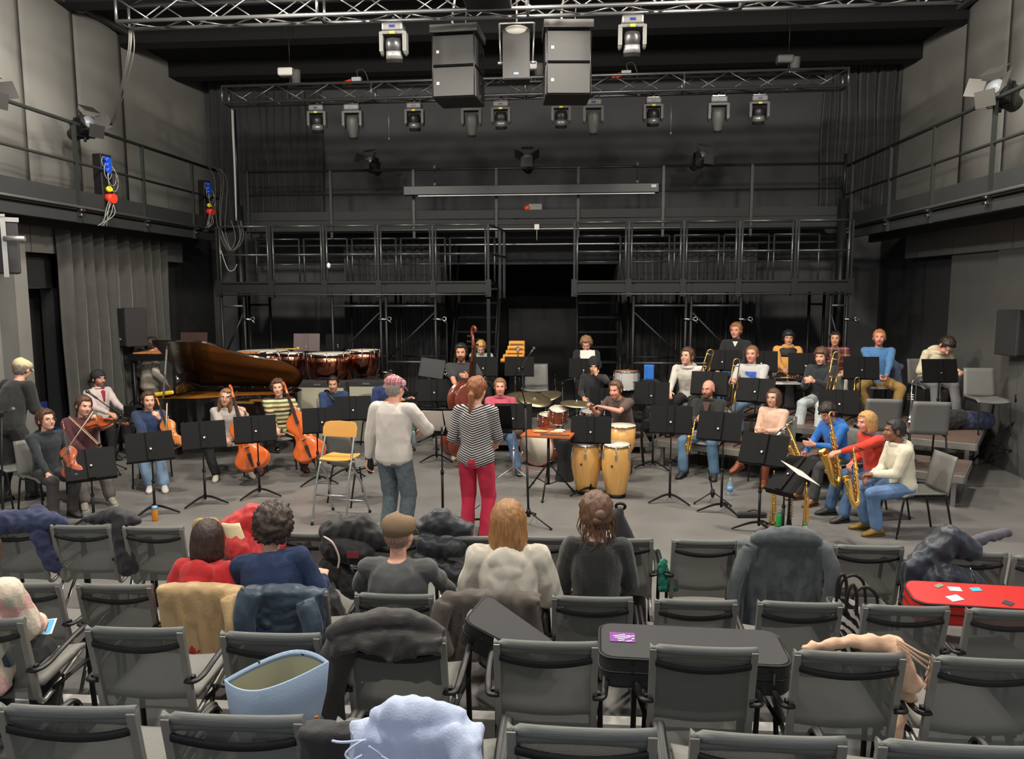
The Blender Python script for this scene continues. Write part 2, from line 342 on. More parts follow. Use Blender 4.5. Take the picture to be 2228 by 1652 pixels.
gallery_side('side_gallery','steel walkway with double rail along the right wall',5.05,5,15.0,[8.0,9.95,11.5,13.0,14.7],4.82,3.72,XR)
t=T('rear_gallery','long steel walkway with double rail across the back of the stage','gallery',(-.8,15.0,0))
zr,zl=4.87,3.85; b=MB(); b.cyl((-5.65,0,zr),(5.85,0,zr),.026); b.build('top_rail',m_rail,t)
b=MB(); b.cyl((-5.65,0,4.42),(5.85,0,4.42),.02); b.build('middle_rail',m_rail,t)
for px in (540,720,900,1080,1258,1443,1635,1838):
    x=D(px,420,15).x+.8; b=MB(); b.box((x,0,(zr+zl)/2-.14),(.05,.05,zr-zl+.3)); b.build('post',m_rail,t)
b=MB(); b.box((.1,.03,4.01),(11.5,.02,.16)); b.build('toe_board',m_deck,t)
b=MB(); b.box((.1,.7,3.86),(11.5,1.4,.1)); b.box((.1,.06,3.76),(11.5,.08,.16)); b.box((.1,.5,3.6),(11.5,.1,.05)); b.build('deck',m_deck,t)
b=MB(); b.cyl((-5.65,-.04,3.72),(5.85,-.04,3.72),.02); b.cyl((-5.65,.3,3.45),(5.85,.3,3.45),.02); b.build('edge_tube',ALU,t)
for px in (512,1842):
    p=D(px,300,14.75); b=MB(); top=6.0 if px<600 else 5.0
    b.cyl((p.x+.8,-.25,0),(p.x+.8,-.25,4.2),.09); b.cyl((p.x+.8,-.25,4.2),(p.x+.8,-.25,top),.03); b.build('column',STEEL,t)
# ---------- scaffold platforms ----------
def scaffold(label,x0,n,w,y,zt,zd,towers,side):
    t=T('scaffold_platform',label,'scaffold',(x0,y,0)); L=n*w; mt=mat('scaffold_paint',(17,18,18),.5,0); ms=mat('scaffold_rail',(95,98,98),.35,.7)
    for yy,zz,rr in ((0,zt,.02),(1.6,zt-.12,.018)):
        for i in range(n):
            a,bx=i*w+.05,(i+1)*w-.05; b=MB()
            b.cyl((a,yy,zz),(bx,yy,zz),rr); b.cyl((a,yy,zz-.5),(bx,yy,zz-.5),rr*.9)
            b.cyl((a,yy,zd-.1),(a,yy,zz),.018); b.cyl((bx,yy,zd-.1),(bx,yy,zz),.018)
            b.build('guard_rail',ms,t)
    for i in range(n+1):
        b=MB(); b.box((i*w,0,zd-.09),(.1,.08,.3)); b.box((i*w,0,(zd+zt)/2),(.036,.036,zt-zd)); b.build('post',mt,t)
    b=MB()
    for i in range(n): b.box((i*w+w/2,.8,zd),(w-.02,1.6,.06))
    b.build('deck',mt,t)
    b=MB(); b.box((L/2,0,zd-.1),(L,.05,.14)); b.box((L/2,0,zd+.02),(L,.07,.03)); b.build('beam',mt,t); b=MB(); b.cyl((0,-.04,zd-.2),(L,-.04,zd-.2),.015); b.build('lower_tube',ms,t)
    for (xa,xb) in towers:
        for k,yy in enumerate((0,1.2)):
            b=MB(); b.cyl((xa,yy,0),(xa,yy,zd),.026); b.cyl((xb,yy,0),(xb,yy,zd),.026); f=b.build('tower_frame',mt,t)
            b=MB()
            for z in (2.28,1.28,.3): b=MB(); b.cyl((xa,yy,z),(xb,yy,z),.02); b.build('rung',ms if k==0 else mt,t)
        b=MB()
        s=1 if side>0 else -1
        for z in (2.18,1.1):
            p,q=((xb,0,z),(xa,0,z-.85)) if s>0 else ((xa,0,z),(xb,0,z-.85)); b.cyl(p,q,.018)
        b.build('diagonal_brace',mt,t)
        for z in (2.05,1.1):
            b=MB(); b.cyl((xb-.04,-.03,z),(xb+.12,-.03,z-.01),.018); b.cyl((xb+.12,-.03,z),(xb+.2,-.03,z-.07),.012); b.torus((xb+.16,-.03,z),.035,.008,(0,1,0),12,5); b.build('coupler',CHR,t)
    return t
w=4.89/5
scaffold('black scaffold platform left of the dark passage, guard rails on top',-6.36,5,w,13.5,3.69,2.68,((.03,.45),(2*w+.12,3*w+.02),(3*w+.12,4*w+.03)),1)
scaffold('black scaffold platform right of the dark passage, guard rails on top',.03,5,4.66/5,13.5,3.71,2.68,((1*w+.05,2*w-.03),(2*w+.06,3*w-.08),(4.35,4.62)),-1)
# return rails beside the passage
b=MB(); 
for z in (3.69,3.19): b.cyl((-1.47,13.5,z),(-1.3,15.0,z),.018)
b.box((-1.47,13.5,1.2),(.06,.06,2.4)); b.box((-1.36,14.5,3.05),(.05,.05,1.3)); b.box((-1.32,14.95,3.05),(.05,.05,1.3)); o=b.build('end_guard_rail',STEEL); tag(o,'black guard rail closing the passage end of the left scaffold platform','guard rail')
# stairs behind
def stair(label,x0,x1,yb,yt,z1):
    t=T('scaffold_stair',label,'stairs',(x0,yb,0)); n=9; W=x1-x0
    for k in range(n):
        b=MB(); f=(k+1)/n; b.box((W/2,(yt-yb)*f,z1*f-.02),(W,.24,.04)); b.build('tread',STEEL,t)
    for x in (0,W): b=MB(); b.box((x,(yt-yb)/2,z1/2),(.05,math.hypot(yt-yb,z1)+.1,.14),rot(math.degrees(math.atan2(z1,yt-yb)))); b.build('stringer',mat('scaffold_paint',(24,26,26),.4),t)
    b=MB(); 
    for x in (0,W): b.cyl((x,0,1.0),(x,yt-yb,z1+.9),.02); b.cyl((x,0,0),(x,0,1.0),.02)
    b.build('handrail',BLK,t)
stair('black stairs climbing to the left scaffold platform beside the passage',-2.35,-1.5,14.65,16.1,2.6)
stair('black stairs climbing to the right scaffold platform beside the passage',.1,.95,14.65,16.1,2.6)
# ---------- trusses ----------
def truss(name,label,A,B,w,r=.024,step=.45):
    A=Vector(A);B=Vector(B); d=(B-A); L=d.length; d/=L; t=T(name,label,'truss',A); up=Vector((0,0,1)); sd=d.cross(up).normalized(); m=mat('truss_aluminium',(120,121,122),.35,.85)
    cs=[up*w*i+sd*w*j for i,j in ((0,0),(1,0),(1,1),(0,1))]
    for c in cs:
        b=MB(); b.cyl(c,c+d*L,r); b.build('chord',m,t)
    n=int(L/step)
    for k in range(4):
        a,c=cs[k],cs[(k+1)%4]; b=MB()
        for i in range(n):
            p=a+d*(L*i/n); q=c+d*(L*(i+1)/n)
            if i%2: p,q=c+d*(L*i/n),a+d*(L*(i+1)/n)
            b.cyl(p,q,r*.42,n=6)
        b.build('bracing',m,t)
    for e in (0,.25,.5,.75,1):
        b=MB()
        for k in range(4):
            a,c=cs[k],cs[(k+1)%4]; b.cyl(a+d*L*e,c+d*L*e,r*.8,n=8)
        b.build('cross_frame',m,t)
    return t
rear=truss('lighting_truss','silver truss hanging above the rear of the stage',(-5.8,13,5.65),(4.25,13,5.7),.26)
front=truss('lighting_truss','silver truss hanging high above the front of the stage, cut by the frame',(-5.75,10,5.93),(4.6,10,5.95),.29)
front2=truss('lighting_truss','second silver truss high behind the hanging loudspeakers, cut by the frame',(-5.4,9.1,6.25),(4.2,9.1,6.25),.29)
# ================= RIGGING =================
m_spk=mat('speaker_grille',(50,50,49),.75,bump=.3,bs=300); m_spkb=mat('speaker_box',(40,40,41),.6,bump=.1,bs=120)
def moving_head(label,p,kind,s=1,yaw=0,tilt=0,group=None):
    """p: clamp point on the truss; head hangs down. kind 0: dark barrel head, 1: pale tapered head"""
    t=T('moving_head_light',label,'stage light',p,yaw,group,s); g=mat('light_housing',(92,92,89),.5,.2); dk=mat('light_dark',(46,47,48),.35,.4)
    b=MB(); b.cyl((0,0,.06),(0,0,-.02),.02); b.box((0,0,-.01),(.2,.06,.02)); b.cyl((.1,0,.1),(.1,0,-.03),.006); b.build('clamp',CHR,t)
    b=MB(); b.box((0,0,-.075),(.26,.2,.1)); b.build('base',mat('light_base',(112,112,110),.45,.3),t,bev=.02)
    b=MB(); b.box((0,-.101,-.08),(.07,.006,.03)); b.build('display',mat('display_blue',(30,40,110),.3),t)
    b=MB(); b.box((0,0,-.145),(.28,.16,.04)); 
    for x in (-.145,.145): b.box((x,0,-.25),(.045,.15,.24)); b.ell((x,0,-.36),(.024,.075,.05))
    b.build('yoke',g,t,bev=.012)
    if kind==0:
        b=MB(); b.box((0,-.1,-.155),(.06,.02,.03)); b.build('warning_sticker',mat('sticker_yellow',(225,215,40),.5),t)
    Rt=rot(tilt); b=MB(); c=Vector((0,0,-.32)); dz=Rt@Vector((0,0,-1))
    if kind==0: b.lathe([(.02,-.13),(.085,-.12),(.105,-.06),(.105,.0),(.1,.02),(.1,.16),(.09,.165)],20,c,dz); b.build('lamp_head',dk,t); b=MB(); b.lathe([(.101,.03),(.104,.03),(.104,.12),(.101,.12)],20,c,dz); b.build('head_band',mat('light_band',(150,150,148),.3,.6),t)
    else: b.lathe([(.03,-.12),(.09,-.11),(.11,-.05),(.112,.02),(.1,.1),(.07,.2),(.06,.24),(.05,.245)],20,c,dz); b.build('lamp_head',g,t); b=MB(); b.lathe([(.0,.249),(.056,.247)],20,c,dz); b.lathe([(.061,.2),(.066,.2),(.062,.25),(.058,.25)],20,c,dz); b.build('lens',dk,t)
    return t
G1='moving head lights on the rear truss'
HX=[(690,0,'leftmost on the rear truss, dark barrel head'),(767,1,'pale tapered head, second from left on the rear truss'),(902,0,'dark barrel head left of the left hanging loudspeakers'),(1026,1,'pale tapered head hanging just right of the left loudspeaker stack'),(1090,0,'dark barrel head between the two loudspeaker stacks'),(1221,0,'dark barrel head below the right loudspeaker stack'),(1291,1,'pale tapered head at the right edge of the right loudspeaker stack'),(1421,0,'dark barrel head, third from right on the rear truss'),(1563,1,'pale tapered head, second from right on the rear truss'),(1651,0,'rightmost moving head on the rear truss, dark barrel')]
for px,k,l in HX: p=D(px,235,12.95); p.z=5.64; moving_head('moving head light, '+l,p,k,1.0 if k else .95,tilt=8,group=G1)
for px,l in ((856,'hanging high left of the loudspeakers'),(1376,'hanging high right of the loudspeakers')):
    p=D(px,38,10.0); p.z=5.92; moving_head('grey moving head light '+l+' on the front truss',p,0,1.02,tilt=12,group='moving head lights on the front truss')
def spk_stack(label,px0,px1,py0,py1,Y,yaw):
    a=D(px0,py0,Y); c=D(px1,py1,Y); W=c.x-a.x; Hh=a.z-c.z; t=T('hanging_loudspeaker_stack',label,'loudspeaker',((a.x+c.x)/2,Y,c.z),yaw)
    dep=.62; f=MB(); f.box((0,dep/2,Hh-.05),(W+.04,dep,.1)); f.build('flying_frame',mat('fly_frame',(78,78,76),.6),t,bev=.008)
    h=(Hh-.14)/2
    for i in range(2):
        z=h*i+h/2; b=MB(); b.box((0,dep/2+.02,z),(W,dep-.02,h-.03)); cb=b.build('cabinet',m_spkb,t,bev=.012)
        b=MB(); b.box((0,.012,z+.01),(W-.02,.03,h-.035)); b.build('grille',m_spk,cb,bev=.004)
        b=MB(); b.box((-W/2+.09,-.006,z-.01),(.035,.006,.035)); b.build('badge',mat('badge',(190,190,186),.4),cb)
        b=MB(); b.box((W/2,dep*.6,z+.05),(.012,.12,.05)); b.box((W/2,dep*.6,z-.12),(.012,.12,.05)); b.build('side_handle',BLK,cb)
    b=MB()
    for x in (-W/2+.02,W/2-.02): b.cyl((x,.0,.0),(x,.0,Hh-.1),.008); 
    b.build('rigging_strip',STEEL,t)
    b=MB(); b.tube([(-.05,.3,Hh),(-.08,.3,Hh+.15),(-.02,.3,Hh+.5)],.015); b.tube([(.1,.3,Hh),(.12,.3,Hh+.4)],.006); b.build('cable',mat('cable_grey',(140,140,138),.5),t)
    return t
spk_stack('two grey loudspeaker cabinets flown one above the other, left of the small one',936,1036,52,212,10.2,-4)
spk_stack('two grey loudspeaker cabinets flown one above the other, right of the small one',1187,1288,42,206,10.2,5)
a=D(1093,62,10.2); c=D(1153,172,10.2); W=c.x-a.x; hh=a.z-c.z; t=T('hanging_monitor_loudspeaker','small loudspeaker hanging in a U bracket between the two flown stacks','loudspeaker',((a.x+c.x)/2,10.2,c.z))
b=MB(); b.prism([(-W/2,0),(W/2,0),(W/2*.9,.3),(-W/2*.9,.3)],(0,0,0),(1,0,0),(0,1,0),(0,0,1),hh); b.build('cabinet',m_spkb,t,bev=.01)
b=MB(); b.box((0,-.004,hh/2),(W-.02,.012,hh-.03)); b.build('grille',m_spk,t)
b=MB(); b.box((0,-.012,.07),(.06,.006,.025)); b.build('badge',mat('badge_blue',(70,110,170),.4),t)
b=MB(); b.ell((0,.05,hh-.02),(W/2*.98,.1,.07)); b.build('top_cap',mat('cap_white',(190,186,176),.5),t)
b=MB()
for x in (-1,1): b.cyl((x*(W/2+.03),.12,hh*.35),(x*(W/2+.05),.12,hh+.1),.012); b.cyl((x*(W/2+.0),.12,hh*.38),(x*(W/2+.07),.12,hh*.38),.018)
b.cyl((-W/2-.05,.12,hh+.1),(W/2+.05,.12,hh+.1),.012); b.cyl((0,.12,hh+.1),(0,.12,hh+.45),.012); b.build('bracket',mat('bracket_silver',(165,165,162),.4,.6),t)
# chain hoists
for i,(px,py,l,c) in enumerate(((632,195,'white chain hoist above the left end of the rear truss',(205,203,198)),(1160,183,'white chain hoist behind the small hanging loudspeaker',(195,193,188)),(1715,158,'dark chain hoist above the right end of the rear truss',(70,70,72)))):
    p=D(px,py,13.0); p.z=5.92; t=T('chain_hoist',l,'hoist',p)
    b=MB(); b.torus((0,0,.05),.03,.008,(0,1,0)); b.torus((0,0,.1),.022,.007,(1,0,0)); b.build('hook',CHR,t)
    b=MB(); b.box((-.06,0,.26),(.26,.17,.13)); b.build('motor',mat('hoist_%d'%i,c,.5),t,bev=.03)
    b=MB(); b.lathe([(.02,-.2),(.07,-.17),(.08,0),(.08,.05)],14,(.1,0,.24)); b.build('chain_bag',mat('bag_grey',(75,75,73),.8),t)
    b=MB(); b.cyl((0,0,.32),(0,0,1.05),.006); b.cyl((0,0,.12),(0,0,.2),.008); b.build('chain',STEEL,t)
for px,py,l in ((765,190,'on the left half of the rear truss'),(1350,172,'on the right half of the rear truss')):
    p=D(px,py,13.0); t=T('power_plug','red plug with grey coupling lying '+l,'plug',(p.x,p.y,5.975)); b=MB(); b.cyl((-.14,0,0),(.0,0,.03),.035,.045); b.build('plug_body',mat('plug_red',(225,60,40),.5),t); b=MB(); b.box((.09,0,.05),(.16,.09,.09)); b.build('coupling',mat('coupling_grey',(150,150,150),.5),t,bev=.01)
    b=MB(); b.tube(smooth_pts([(.12,0,.08),(.1,0,.2),(.2,.02,.22),(.26,.04,.1),(.27,.05,0)]),.012); b.build('cable',BLK,t)
for px,py0,py1,l in ((845,222,305,'left'),(1461,205,293,'right')):
    p=D(px,py0,12.9); q=D(px,py1,12.9); b=MB(); b.cyl((p.x,12.9,5.65),(p.x,12.9,q.z),.005); b.cyl((p.x,12.9,q.z),(p.x,12.9,q.z+.05),.012); q=b.build('drop_line',ALU,rear); q.location=-rear.location
# floodlights (the room's own lamps) on the front trusses
for i,(px,l) in enumerate(((590,'left of the flown loudspeakers'),(1130,'above the small hanging loudspeaker'),(1545,'right of the flown loudspeakers'))):
    p=D(px,4,9.3); p.z=6.42 if i!=0 else 6.2; t=T('floodlight','bright floodlight glaring on the front truss, '+l,'floodlight',p); b=MB(); b.box((0,0,0),(.4,.2,.1)); b.build('housing',BLK,t,bev=.01)
    b=MB(); b.box((0,-.02,-.056),(.34,.17,.012)); 
    e=mat('lamp_glow',(255,238,205),.5,emis=30); b.build('lamp_glass',e,t)
    pl=bpy.data.lights.new('floodlight_light','POINT'); pl.energy=28; pl.color=WARM; pl.shadow_soft_size=.12; q=bpy.data.objects.new('floodlight_light',pl); COL.objects.link(q); q.location=(p.x,p.y-.05,p.z-.2)
for px,py,Y,l in ((1060,2,9.4,'hanging dark monitor with a blue badge, cut by the top of the frame'),):
    p=D(px,py,Y); b=MB(); b.box((0,0,.12),(.55,.4,.3)); o=b.build('hanging_box',BLKP,loc=p,bev=.02); tag(o,l,'box')
# stage lanterns on the rails
def lantern(label,p,s,yaw,pitch,doors=True,c=(70,70,68)):
    t=T('stage_lantern',label,'spotlight',p,yaw,'stage lanterns clamped to the rails',s); m=mat('lantern_%d'%c[0],c,.45,.3); R=rot(pitch); A=lambda v:R@Vector(v)+Vector((0,0,.22))
    b=MB(); b.box(A((0,.12,0)),(.26,.3,.26),R); b.build('body',m,t,bev=.02)
    b=MB(); b.lathe([(.02,.2),(.1,.19),(.12,0)],14,A((0,.22,0)),R@Vector((0,1,0))); b.build('rear_cap',m,t)
    b=MB(); b.lathe([(.11,0),(.11,.02),(.0,.03)],16,A((0,-.03,0)),R@Vector((0,-1,0))); b.build('lens',mat('lens_glass',(120,125,130),.15),t)
    b=MB()
    for x in (-.16,.16): b.box((x,.1,.16),(.012,.05,.26))
    b.box((0,.1,.03),(.33,.05,.012)); b.cyl((0,.1,-.05),(0,.1,.03),.02); b.build('yoke',BLK,t)
    if doors:
        b=MB()
        for sx,sz,w,h,rx,ry in ((0,1,.26,.2,-35,0),(0,-1,.26,.2,35,0),(1,0,.2,.24,0,35),(-1,0,.2,.24,0,-35)):
            c0=A((sx*.19,-.12,sz*.19)); b.box(c0,(w,.006,h) if sz else (w,.006,h),R@rot(rx,0,ry*-1))
        b.build('barn_door',m,t)
    return t
p=D(12,205,8.75);  lantern('grey stage lantern with barn doors at the left frame edge, on the left rail',(-7.0,9.0,4.72),.95,75,-25,c=(50,49,47))
lantern('grey stage lantern with barn doors on the left walkway rail',(-7.0,10.95,4.76),.92,70,-22,c=(50,49,47))
lantern('pale stage lantern with barn doors clamped to the right walkway rail',(5.05,9.98,4.72),.98,-62,-22,c=(76,75,71))
for px,py,l,cc in ((803,395,'small dark lantern on the rear rail, left',(58,58,58)),(1147,385,'small dark lantern on the rear rail, centre',(52,54,52)),(1530,372,'small grey lantern on the rear rail, right',(92,92,90))):
    p=D(px,py,14.9); lantern(l,(p.x,14.95,4.9-.05),.85,(-20,0,30)[(px>1000)+(px>1400)],-30,c=cc)
# projection screen case on the rear rail
a=D(878,415,14.75); c=D(1434,403,14.75); t=T('screen_case','long black roll-up projection screen case hung on the rear rail','projection screen case',((a.x+c.x)/2,14.8,4.42)); L=c.x-a.x
b=MB(); b.box((0,0,.02),(L,.15,.17)); b.build('case',mat('case_black',(22,23,24),.4),t,bev=.01)
b=MB(); b.box((.1,-.02,-.075),(L-.35,.03,.015)); b.build('bottom_bar',mat('bar_white',(190,190,188),.35,.5),t)
b=MB(); b.box((L/2-.1,-.078,.05),(.09,.004,.05)); b.build('type_plate',mat('badge',(190,190,186),.4),t)
b=MB()
for x in (-L/2+.6,L/2-.4): b.cyl((x,0,.1),(x,0,.5),.008); b.box((x,0,.14),(.05,.06,.05)); b.box((x,0,.46),(.04,.07,.06))
b.build('hanger',BLK,t)
# power distribution boxes hanging with blue and red sockets and looped cables
def pdist(label,p,s=1,plate=True):
    t=T('power_box',label,'power box',p,80 if p[0]<-5 else 0,None,s)
    b=MB(); b.box((0,0,0),(.2,.14,.72)); b.build('cabinet',BLKP,t,bev=.01)
    b=MB()
    for z in (.3,.23,.16): b.cyl((-.03,-.06,z),(-.03,-.15,z-.03),.034,.04)
    b.build('blue_socket',mat('socket_blue',(25,75,190),.45),t)
    b=MB(); b.cyl((-.02,-.05,-.22),(-.02,-.18,-.24),.055,.065); b.build('red_socket',mat('plug_red',(225,60,40),.5),t)
    b=MB(); b.cyl((-.02,-.08,-.12),(-.02,-.13,-.1),.04); b.build('yellow_socket',mat('sticker_yellow',(225,215,40),.5),t)
    b=MB(); rnd=random.Random(3)
    for i in range(5):
        x=rnd.uniform(-.12,.12); b.torus((x,-.09-.012*i,.25-.06*i),.07+.02*i,.0045,(.2*x,1,0),18,5,sx=.6)
    for i in range(5): b.tube(smooth_pts([(rnd.uniform(-.05,.05),-.12,-.25),(rnd.uniform(-.2,.0),-.18,-.45),(rnd.uniform(-.4,-.1),-.1,-.62)]),.005,6)
    b.build('cable',mat('cable_pale',(150,150,145),.5),t); return t
pdist('power box with blue and red sockets and looped cables on the left walkway rail',(-7.08,11.35,4.2),1.1)
pdist('power box with looped cables at the far corner of the left walkway',(-7.08,14.6,4.3),1.0)
t=T('cable_box','grey junction box with red and blue connectors at the middle of the rear walkway','power box',D(1165,450,15.2)); b=MB(); b.box((0,0,-.1),(.26,.15,.3)); b.build('cabinet',mat('box_grey',(120,120,115),.6),t,bev=.01); b=MB(); b.cyl((-.12,-.05,0),(-.2,-.05,-.06),.05); b.build('red_connector',mat('plug_red',(225,60,40),.5),t); b=MB(); b.tube([(-.2,-.05,-.06),(-.32,-.05,-.2),(-.42,-.05,-.24)],.03); b.build('blue_cable',mat('socket_blue',(40,60,160),.45),t)
# cable bundles
def cable(label,P,r,m,n=1,sp=.03,seed=0,cat='cable'):
    rnd=random.Random(seed); b=MB()
    for i in range(n):
        o=Vector((rnd.uniform(-sp,sp),rnd.uniform(-sp,sp),0)); b.tube(smooth_pts([Vector(p)+o*(1+.6*sin(k+i)) for k,p in enumerate(P)],5),r,6)
    return tag(b.build('cable' if n==1 else 'cable_bundle',m),label,cat)
CG=mat('cable_pale',(150,150,145),.5)
cable('pale cable bundle running from the left end of the front truss down to the walkway',[D(285,66,9.95),D(283,110,10),D(270,170,10.3),D(255,230,10.7),D(240,272,11)],.007,mat('cable_dull',(96,96,92),.6),5,.035)
cable('cables dropping from the far corner of the left walkway onto the left scaffold',[D(465,362,14.6),D(480,390,14.4),D(478,450,14),D(480,500,13.6),D(500,545,13.45),D(520,520,13.45),D(515,480,13.5)],.006,mat('cable_dull',(96,96,92),.6),4,.06,2)
cable('dark cable strap hanging from the left end of the rear truss',[D(503,236,13),D(505,300,13),D(510,400,13.2),D(513,480,13.3)],.012,CG,3,.02,5)
cable('cable with a white plug dangling below the left scaffold rail',[D(476,540,13.5),D(490,585,13.4),D(503,588,13.4),D(512,575,13.4)],.008,CG)
p=D(715,578,13.45); tag(MB().ell(p,(.035,.03,.05)).build('hanging_plug',mat('plug_white',(225,222,215),.5)),'small white plug hanging behind the left scaffold rail','plug')
b=MB(); p=D(1168,494,14.9); b.box(p,(.09,.05,.1)); b.cyl(p,(p.x,p.y,p.z-.25),.004); tag(b.build('sensor_box',mat('plug_white',(225,222,215),.5)),'small white sensor box under the rear walkway','sensor')
# loudspeakers at the sides
def pole_speaker(label,px,py,Y,w,h,d,yaw,fl=0,pole=True,g=None):
    p=D(px,py,Y); t=T('pole_loudspeaker',label,'loudspeaker',(p.x,Y,fl),yaw,g); z=p.z-fl
    b=MB(); b.box((0,0,z),(w,d,h)); b.build('cabinet',m_spkb,t,bev=.015); b=MB(); b.box((0,-d/2-.005,z),(w-.03,.012,h-.04)); b.build('grille',mat('grille_dark',(46,47,49),.7,bump=.2,bs=200),t)
    b=MB(); b.box((.02,-d/2-.014,z-h*.3),(.05,.004,.03)); b.build('badge',mat('badge',(190,190,186),.4),t)
    if pole:
        b=MB(); b.cyl((0,0,.1),(0,0,z-h/2),.025); b.cyl((0,0,1.0),(0,0,1.1),.035); b.build('pole',BLK,t)
        for a in (20,140,260):
            x,y=.55*cos(R_(a)),.55*sin(R_(a)); b=MB(); b.cyl((0,0,.75),(x,y,.02),.014); b.cyl((0,0,.3),(x*.5,y*.5,.37),.01); b.build('leg',BLK,t)
    return t
pole_speaker('black loudspeaker on a stand in front of the grey curtain on the left',284,712,12.4,.42,.64,.36,-32)
pole_speaker('black loudspeaker on a stand at the right edge of the frame',2225,724,11.0,.5,.62,.4,12)
p=D(8,540,8.6); t=T('wall_loudspeaker','dark loudspeaker on a wall bracket at the left frame edge','loudspeaker',(p.x,8.6,p.z),-50); b=MB(); b.box((0,0,0),(.3,.3,.6)); b.build('cabinet',m_spkb,t,bev=.02); b=MB(); b.box((0,0,.32),(.32,.32,.05)); b.box((.2,0,0),(.03,.05,.68)); b.box((.05,0,.36),(.35,.05,.03)); b.cyl((.22,0,.1),(.3,.2,.1),.03); b.build('bracket',mat('bracket_silver',(165,165,162),.4,.6),t)
# ================= SEATING TIERS =================
m_tier=mat('tier_floor',(88,87,85),.5,var=.12,vs=1.2); m_edge=mat('tier_edge',(222,220,214),.4,.3)
def tier(n,y0,z,zp):
    b=MB(); b.box((-1,(y0-3)/2,(z+zp)/2-.0),(17,y0+3,z-zp)); t=S(b.build('floor_tier_%d'%n,m_tier))
    b=MB(); b.box((-1,y0-.025,z-.008),(17,.085,.03)); b.build('edge_strip',m_edge,t)
tier(1,4.02,.2,0); tier(2,2.98,.4,.2)
# ================= AUDIENCE CHAIRS =================
def mat_mesh(name,c,op):
    m=bpy.data.materials.new(name); N,L,B=nodes_of(m); B.inputs['Base Color'].default_value=(*lin(c),1); B.inputs['Roughness'].default_value=.55
    tc=N.new('ShaderNodeTexCoord'); w=N.new('ShaderNodeTexWave'); w.bands_direction='Z'; w.inputs['Scale'].default_value=55; L.new(tc.outputs['Object'],w.inputs[0])
    r=N.new('ShaderNodeMapRange'); r.inputs[3].default_value=op-.1; r.inputs[4].default_value=op+.1; L.new(w.outputs['Fac'],r.inputs[0]); L.new(r.outputs[0],B.inputs['Alpha'])
    return m
m_net=mat_mesh('chair_net',(108,110,104),.88); m_band=mat('chair_band',(110,113,109),.6,bump=.3,bs=50,str_=(.2,.2,6)); m_cfr=mat('chair_frame',(150,149,143),.38,.55); m_seatg=mat('chair_seat',(122,121,116),.6,bump=.15,bs=150)
def build_armchair():
    """origin: floor under the top of the back, back towards -Y"""
    t=T('audience_chair','x','chair'); W=.455; zt=.82; zb=.39; lean=.10   # back leans towards the viewer at the top
    yb=lambda z: (zt-z)*.2
    for s in (-1,1):
        b=MB(); x=s*(W/2-.014); b.box((x,yb((zt+zb)/2)-.004,(zt+zb)/2),(.03,.026,zt-zb),rot(math.degrees(math.atan(.2))))
        b.tube(smooth_pts([(x,yb(zb+.01),zb+.01),(x*.985,yb(zb)+.03,zb-.035),(x*.98,yb(zb)+.1,zb-.03),(x*.97,yb(zb)+.42,zb+.05)]),.013)
        b.build('side_frame',m_cfr,t,bev=.004)
    b=MB(); b.grid(lambda u,v:((u-.5)*(W-.05),yb(zb-.02+(zt-zb)*v)+.028*(1-(2*u-1)**2)+.004,zb-.02+(zt-zb)*v),8,8); b.build('back_mesh',m_net,t)
    b=MB(); b.tube([((u-.5)*W,.006*(2*abs(u-.5))**2+.0,zt-.012+.006*(abs(2*u-1))**3) for u in [i/12 for i in range(13)]],.016,10,flat=1.3); 
    b.grid(lambda u,v:((u-.5)*(W-.01),yb(zt-.055*v)-.008+.01*(1-(2*u-1)**2),zt-.055*v),10,3,th=.012); b.build('top_band',m_band,t)
    b=MB(); b.grid(lambda u,v:((u-.5)*(W-.045),yb(zt-.07)-.012+.024*(1-(2*u-1)**2),zt-.056-.042*(1-(2*u-1)**2)-.028*v),14,2,th=-.008); b.build('lumbar_strap',BLKP,t)
    b=MB(); b.grid(lambda u,v:((u-.5)*.44,.13+.42*v,.43+.02*v-.02*sin(pi*u)-.03*(v>.9)),8,8,th=.025); b.build('seat',m_seatg,t)
    for s in (-1,1):
        x=s*(W/2+.01); b=MB()
        b.tube(smooth_pts([(x-s*.03,yb(.56)-.022,.56),(x+s*.012,yb(.56)-.02,.56),(x+s*.026,yb(.56)+.05,.56),(x+s*.035,.22,.585),(x+s*.035,.42,.60),(x+s*.03,.47,.56)]),.016,8,flat=.6,up=(0,0,1)); b.build('armrest',BLK,t)
        b=MB(); b.box((x-s*.012,yb(.56)-.002,.56),(.036,.03,.04)); b.build('clamp',BLK,t,bev=.004)
        b=MB(); b.tube([(x+s*.03,.46,.57),(x+s*.02,.47,.4),(x+s*.025,.5,0)],.014); b.tube([(x+s*.02,.46,.4),(x-s*.015,.2,.38)],.012); b.build('leg',BLK,t)
        b=MB(); b.tube([(x-s*.02,.3,.4),(x+s*.02,.02,0)],.012); b.build('leg',CHR,t)
    return t
BACKX=.2275
CH0=build_armchair(); used=[False]
GR={1:'front row of mesh back audience chairs',2:'second row of mesh back audience chairs',3:'third row of mesh back audience chairs',4:'nearest row of mesh back audience chairs'}
def achair(row,px,py,label,rz=0):
    """px,py: middle of the top edge of the back"""
    z={1:0,2:0,3:.2,4:.4}[row]; p=G(px,py,z+.82); y={1:5.25,2:4.18,3:3.19,4:2.23}[row]
    p=D(px,py,p.y)
    if not used[0]: used[0]=True; c=CH0; c['label']=label
    else: c=dup(CH0,label=label)
    c['group']=GR[row]; c.location=(p.x,p.y,z); c.rotation_euler=(0,0,R_(rz)); return c
K='grey mesh back chair '
AC={}
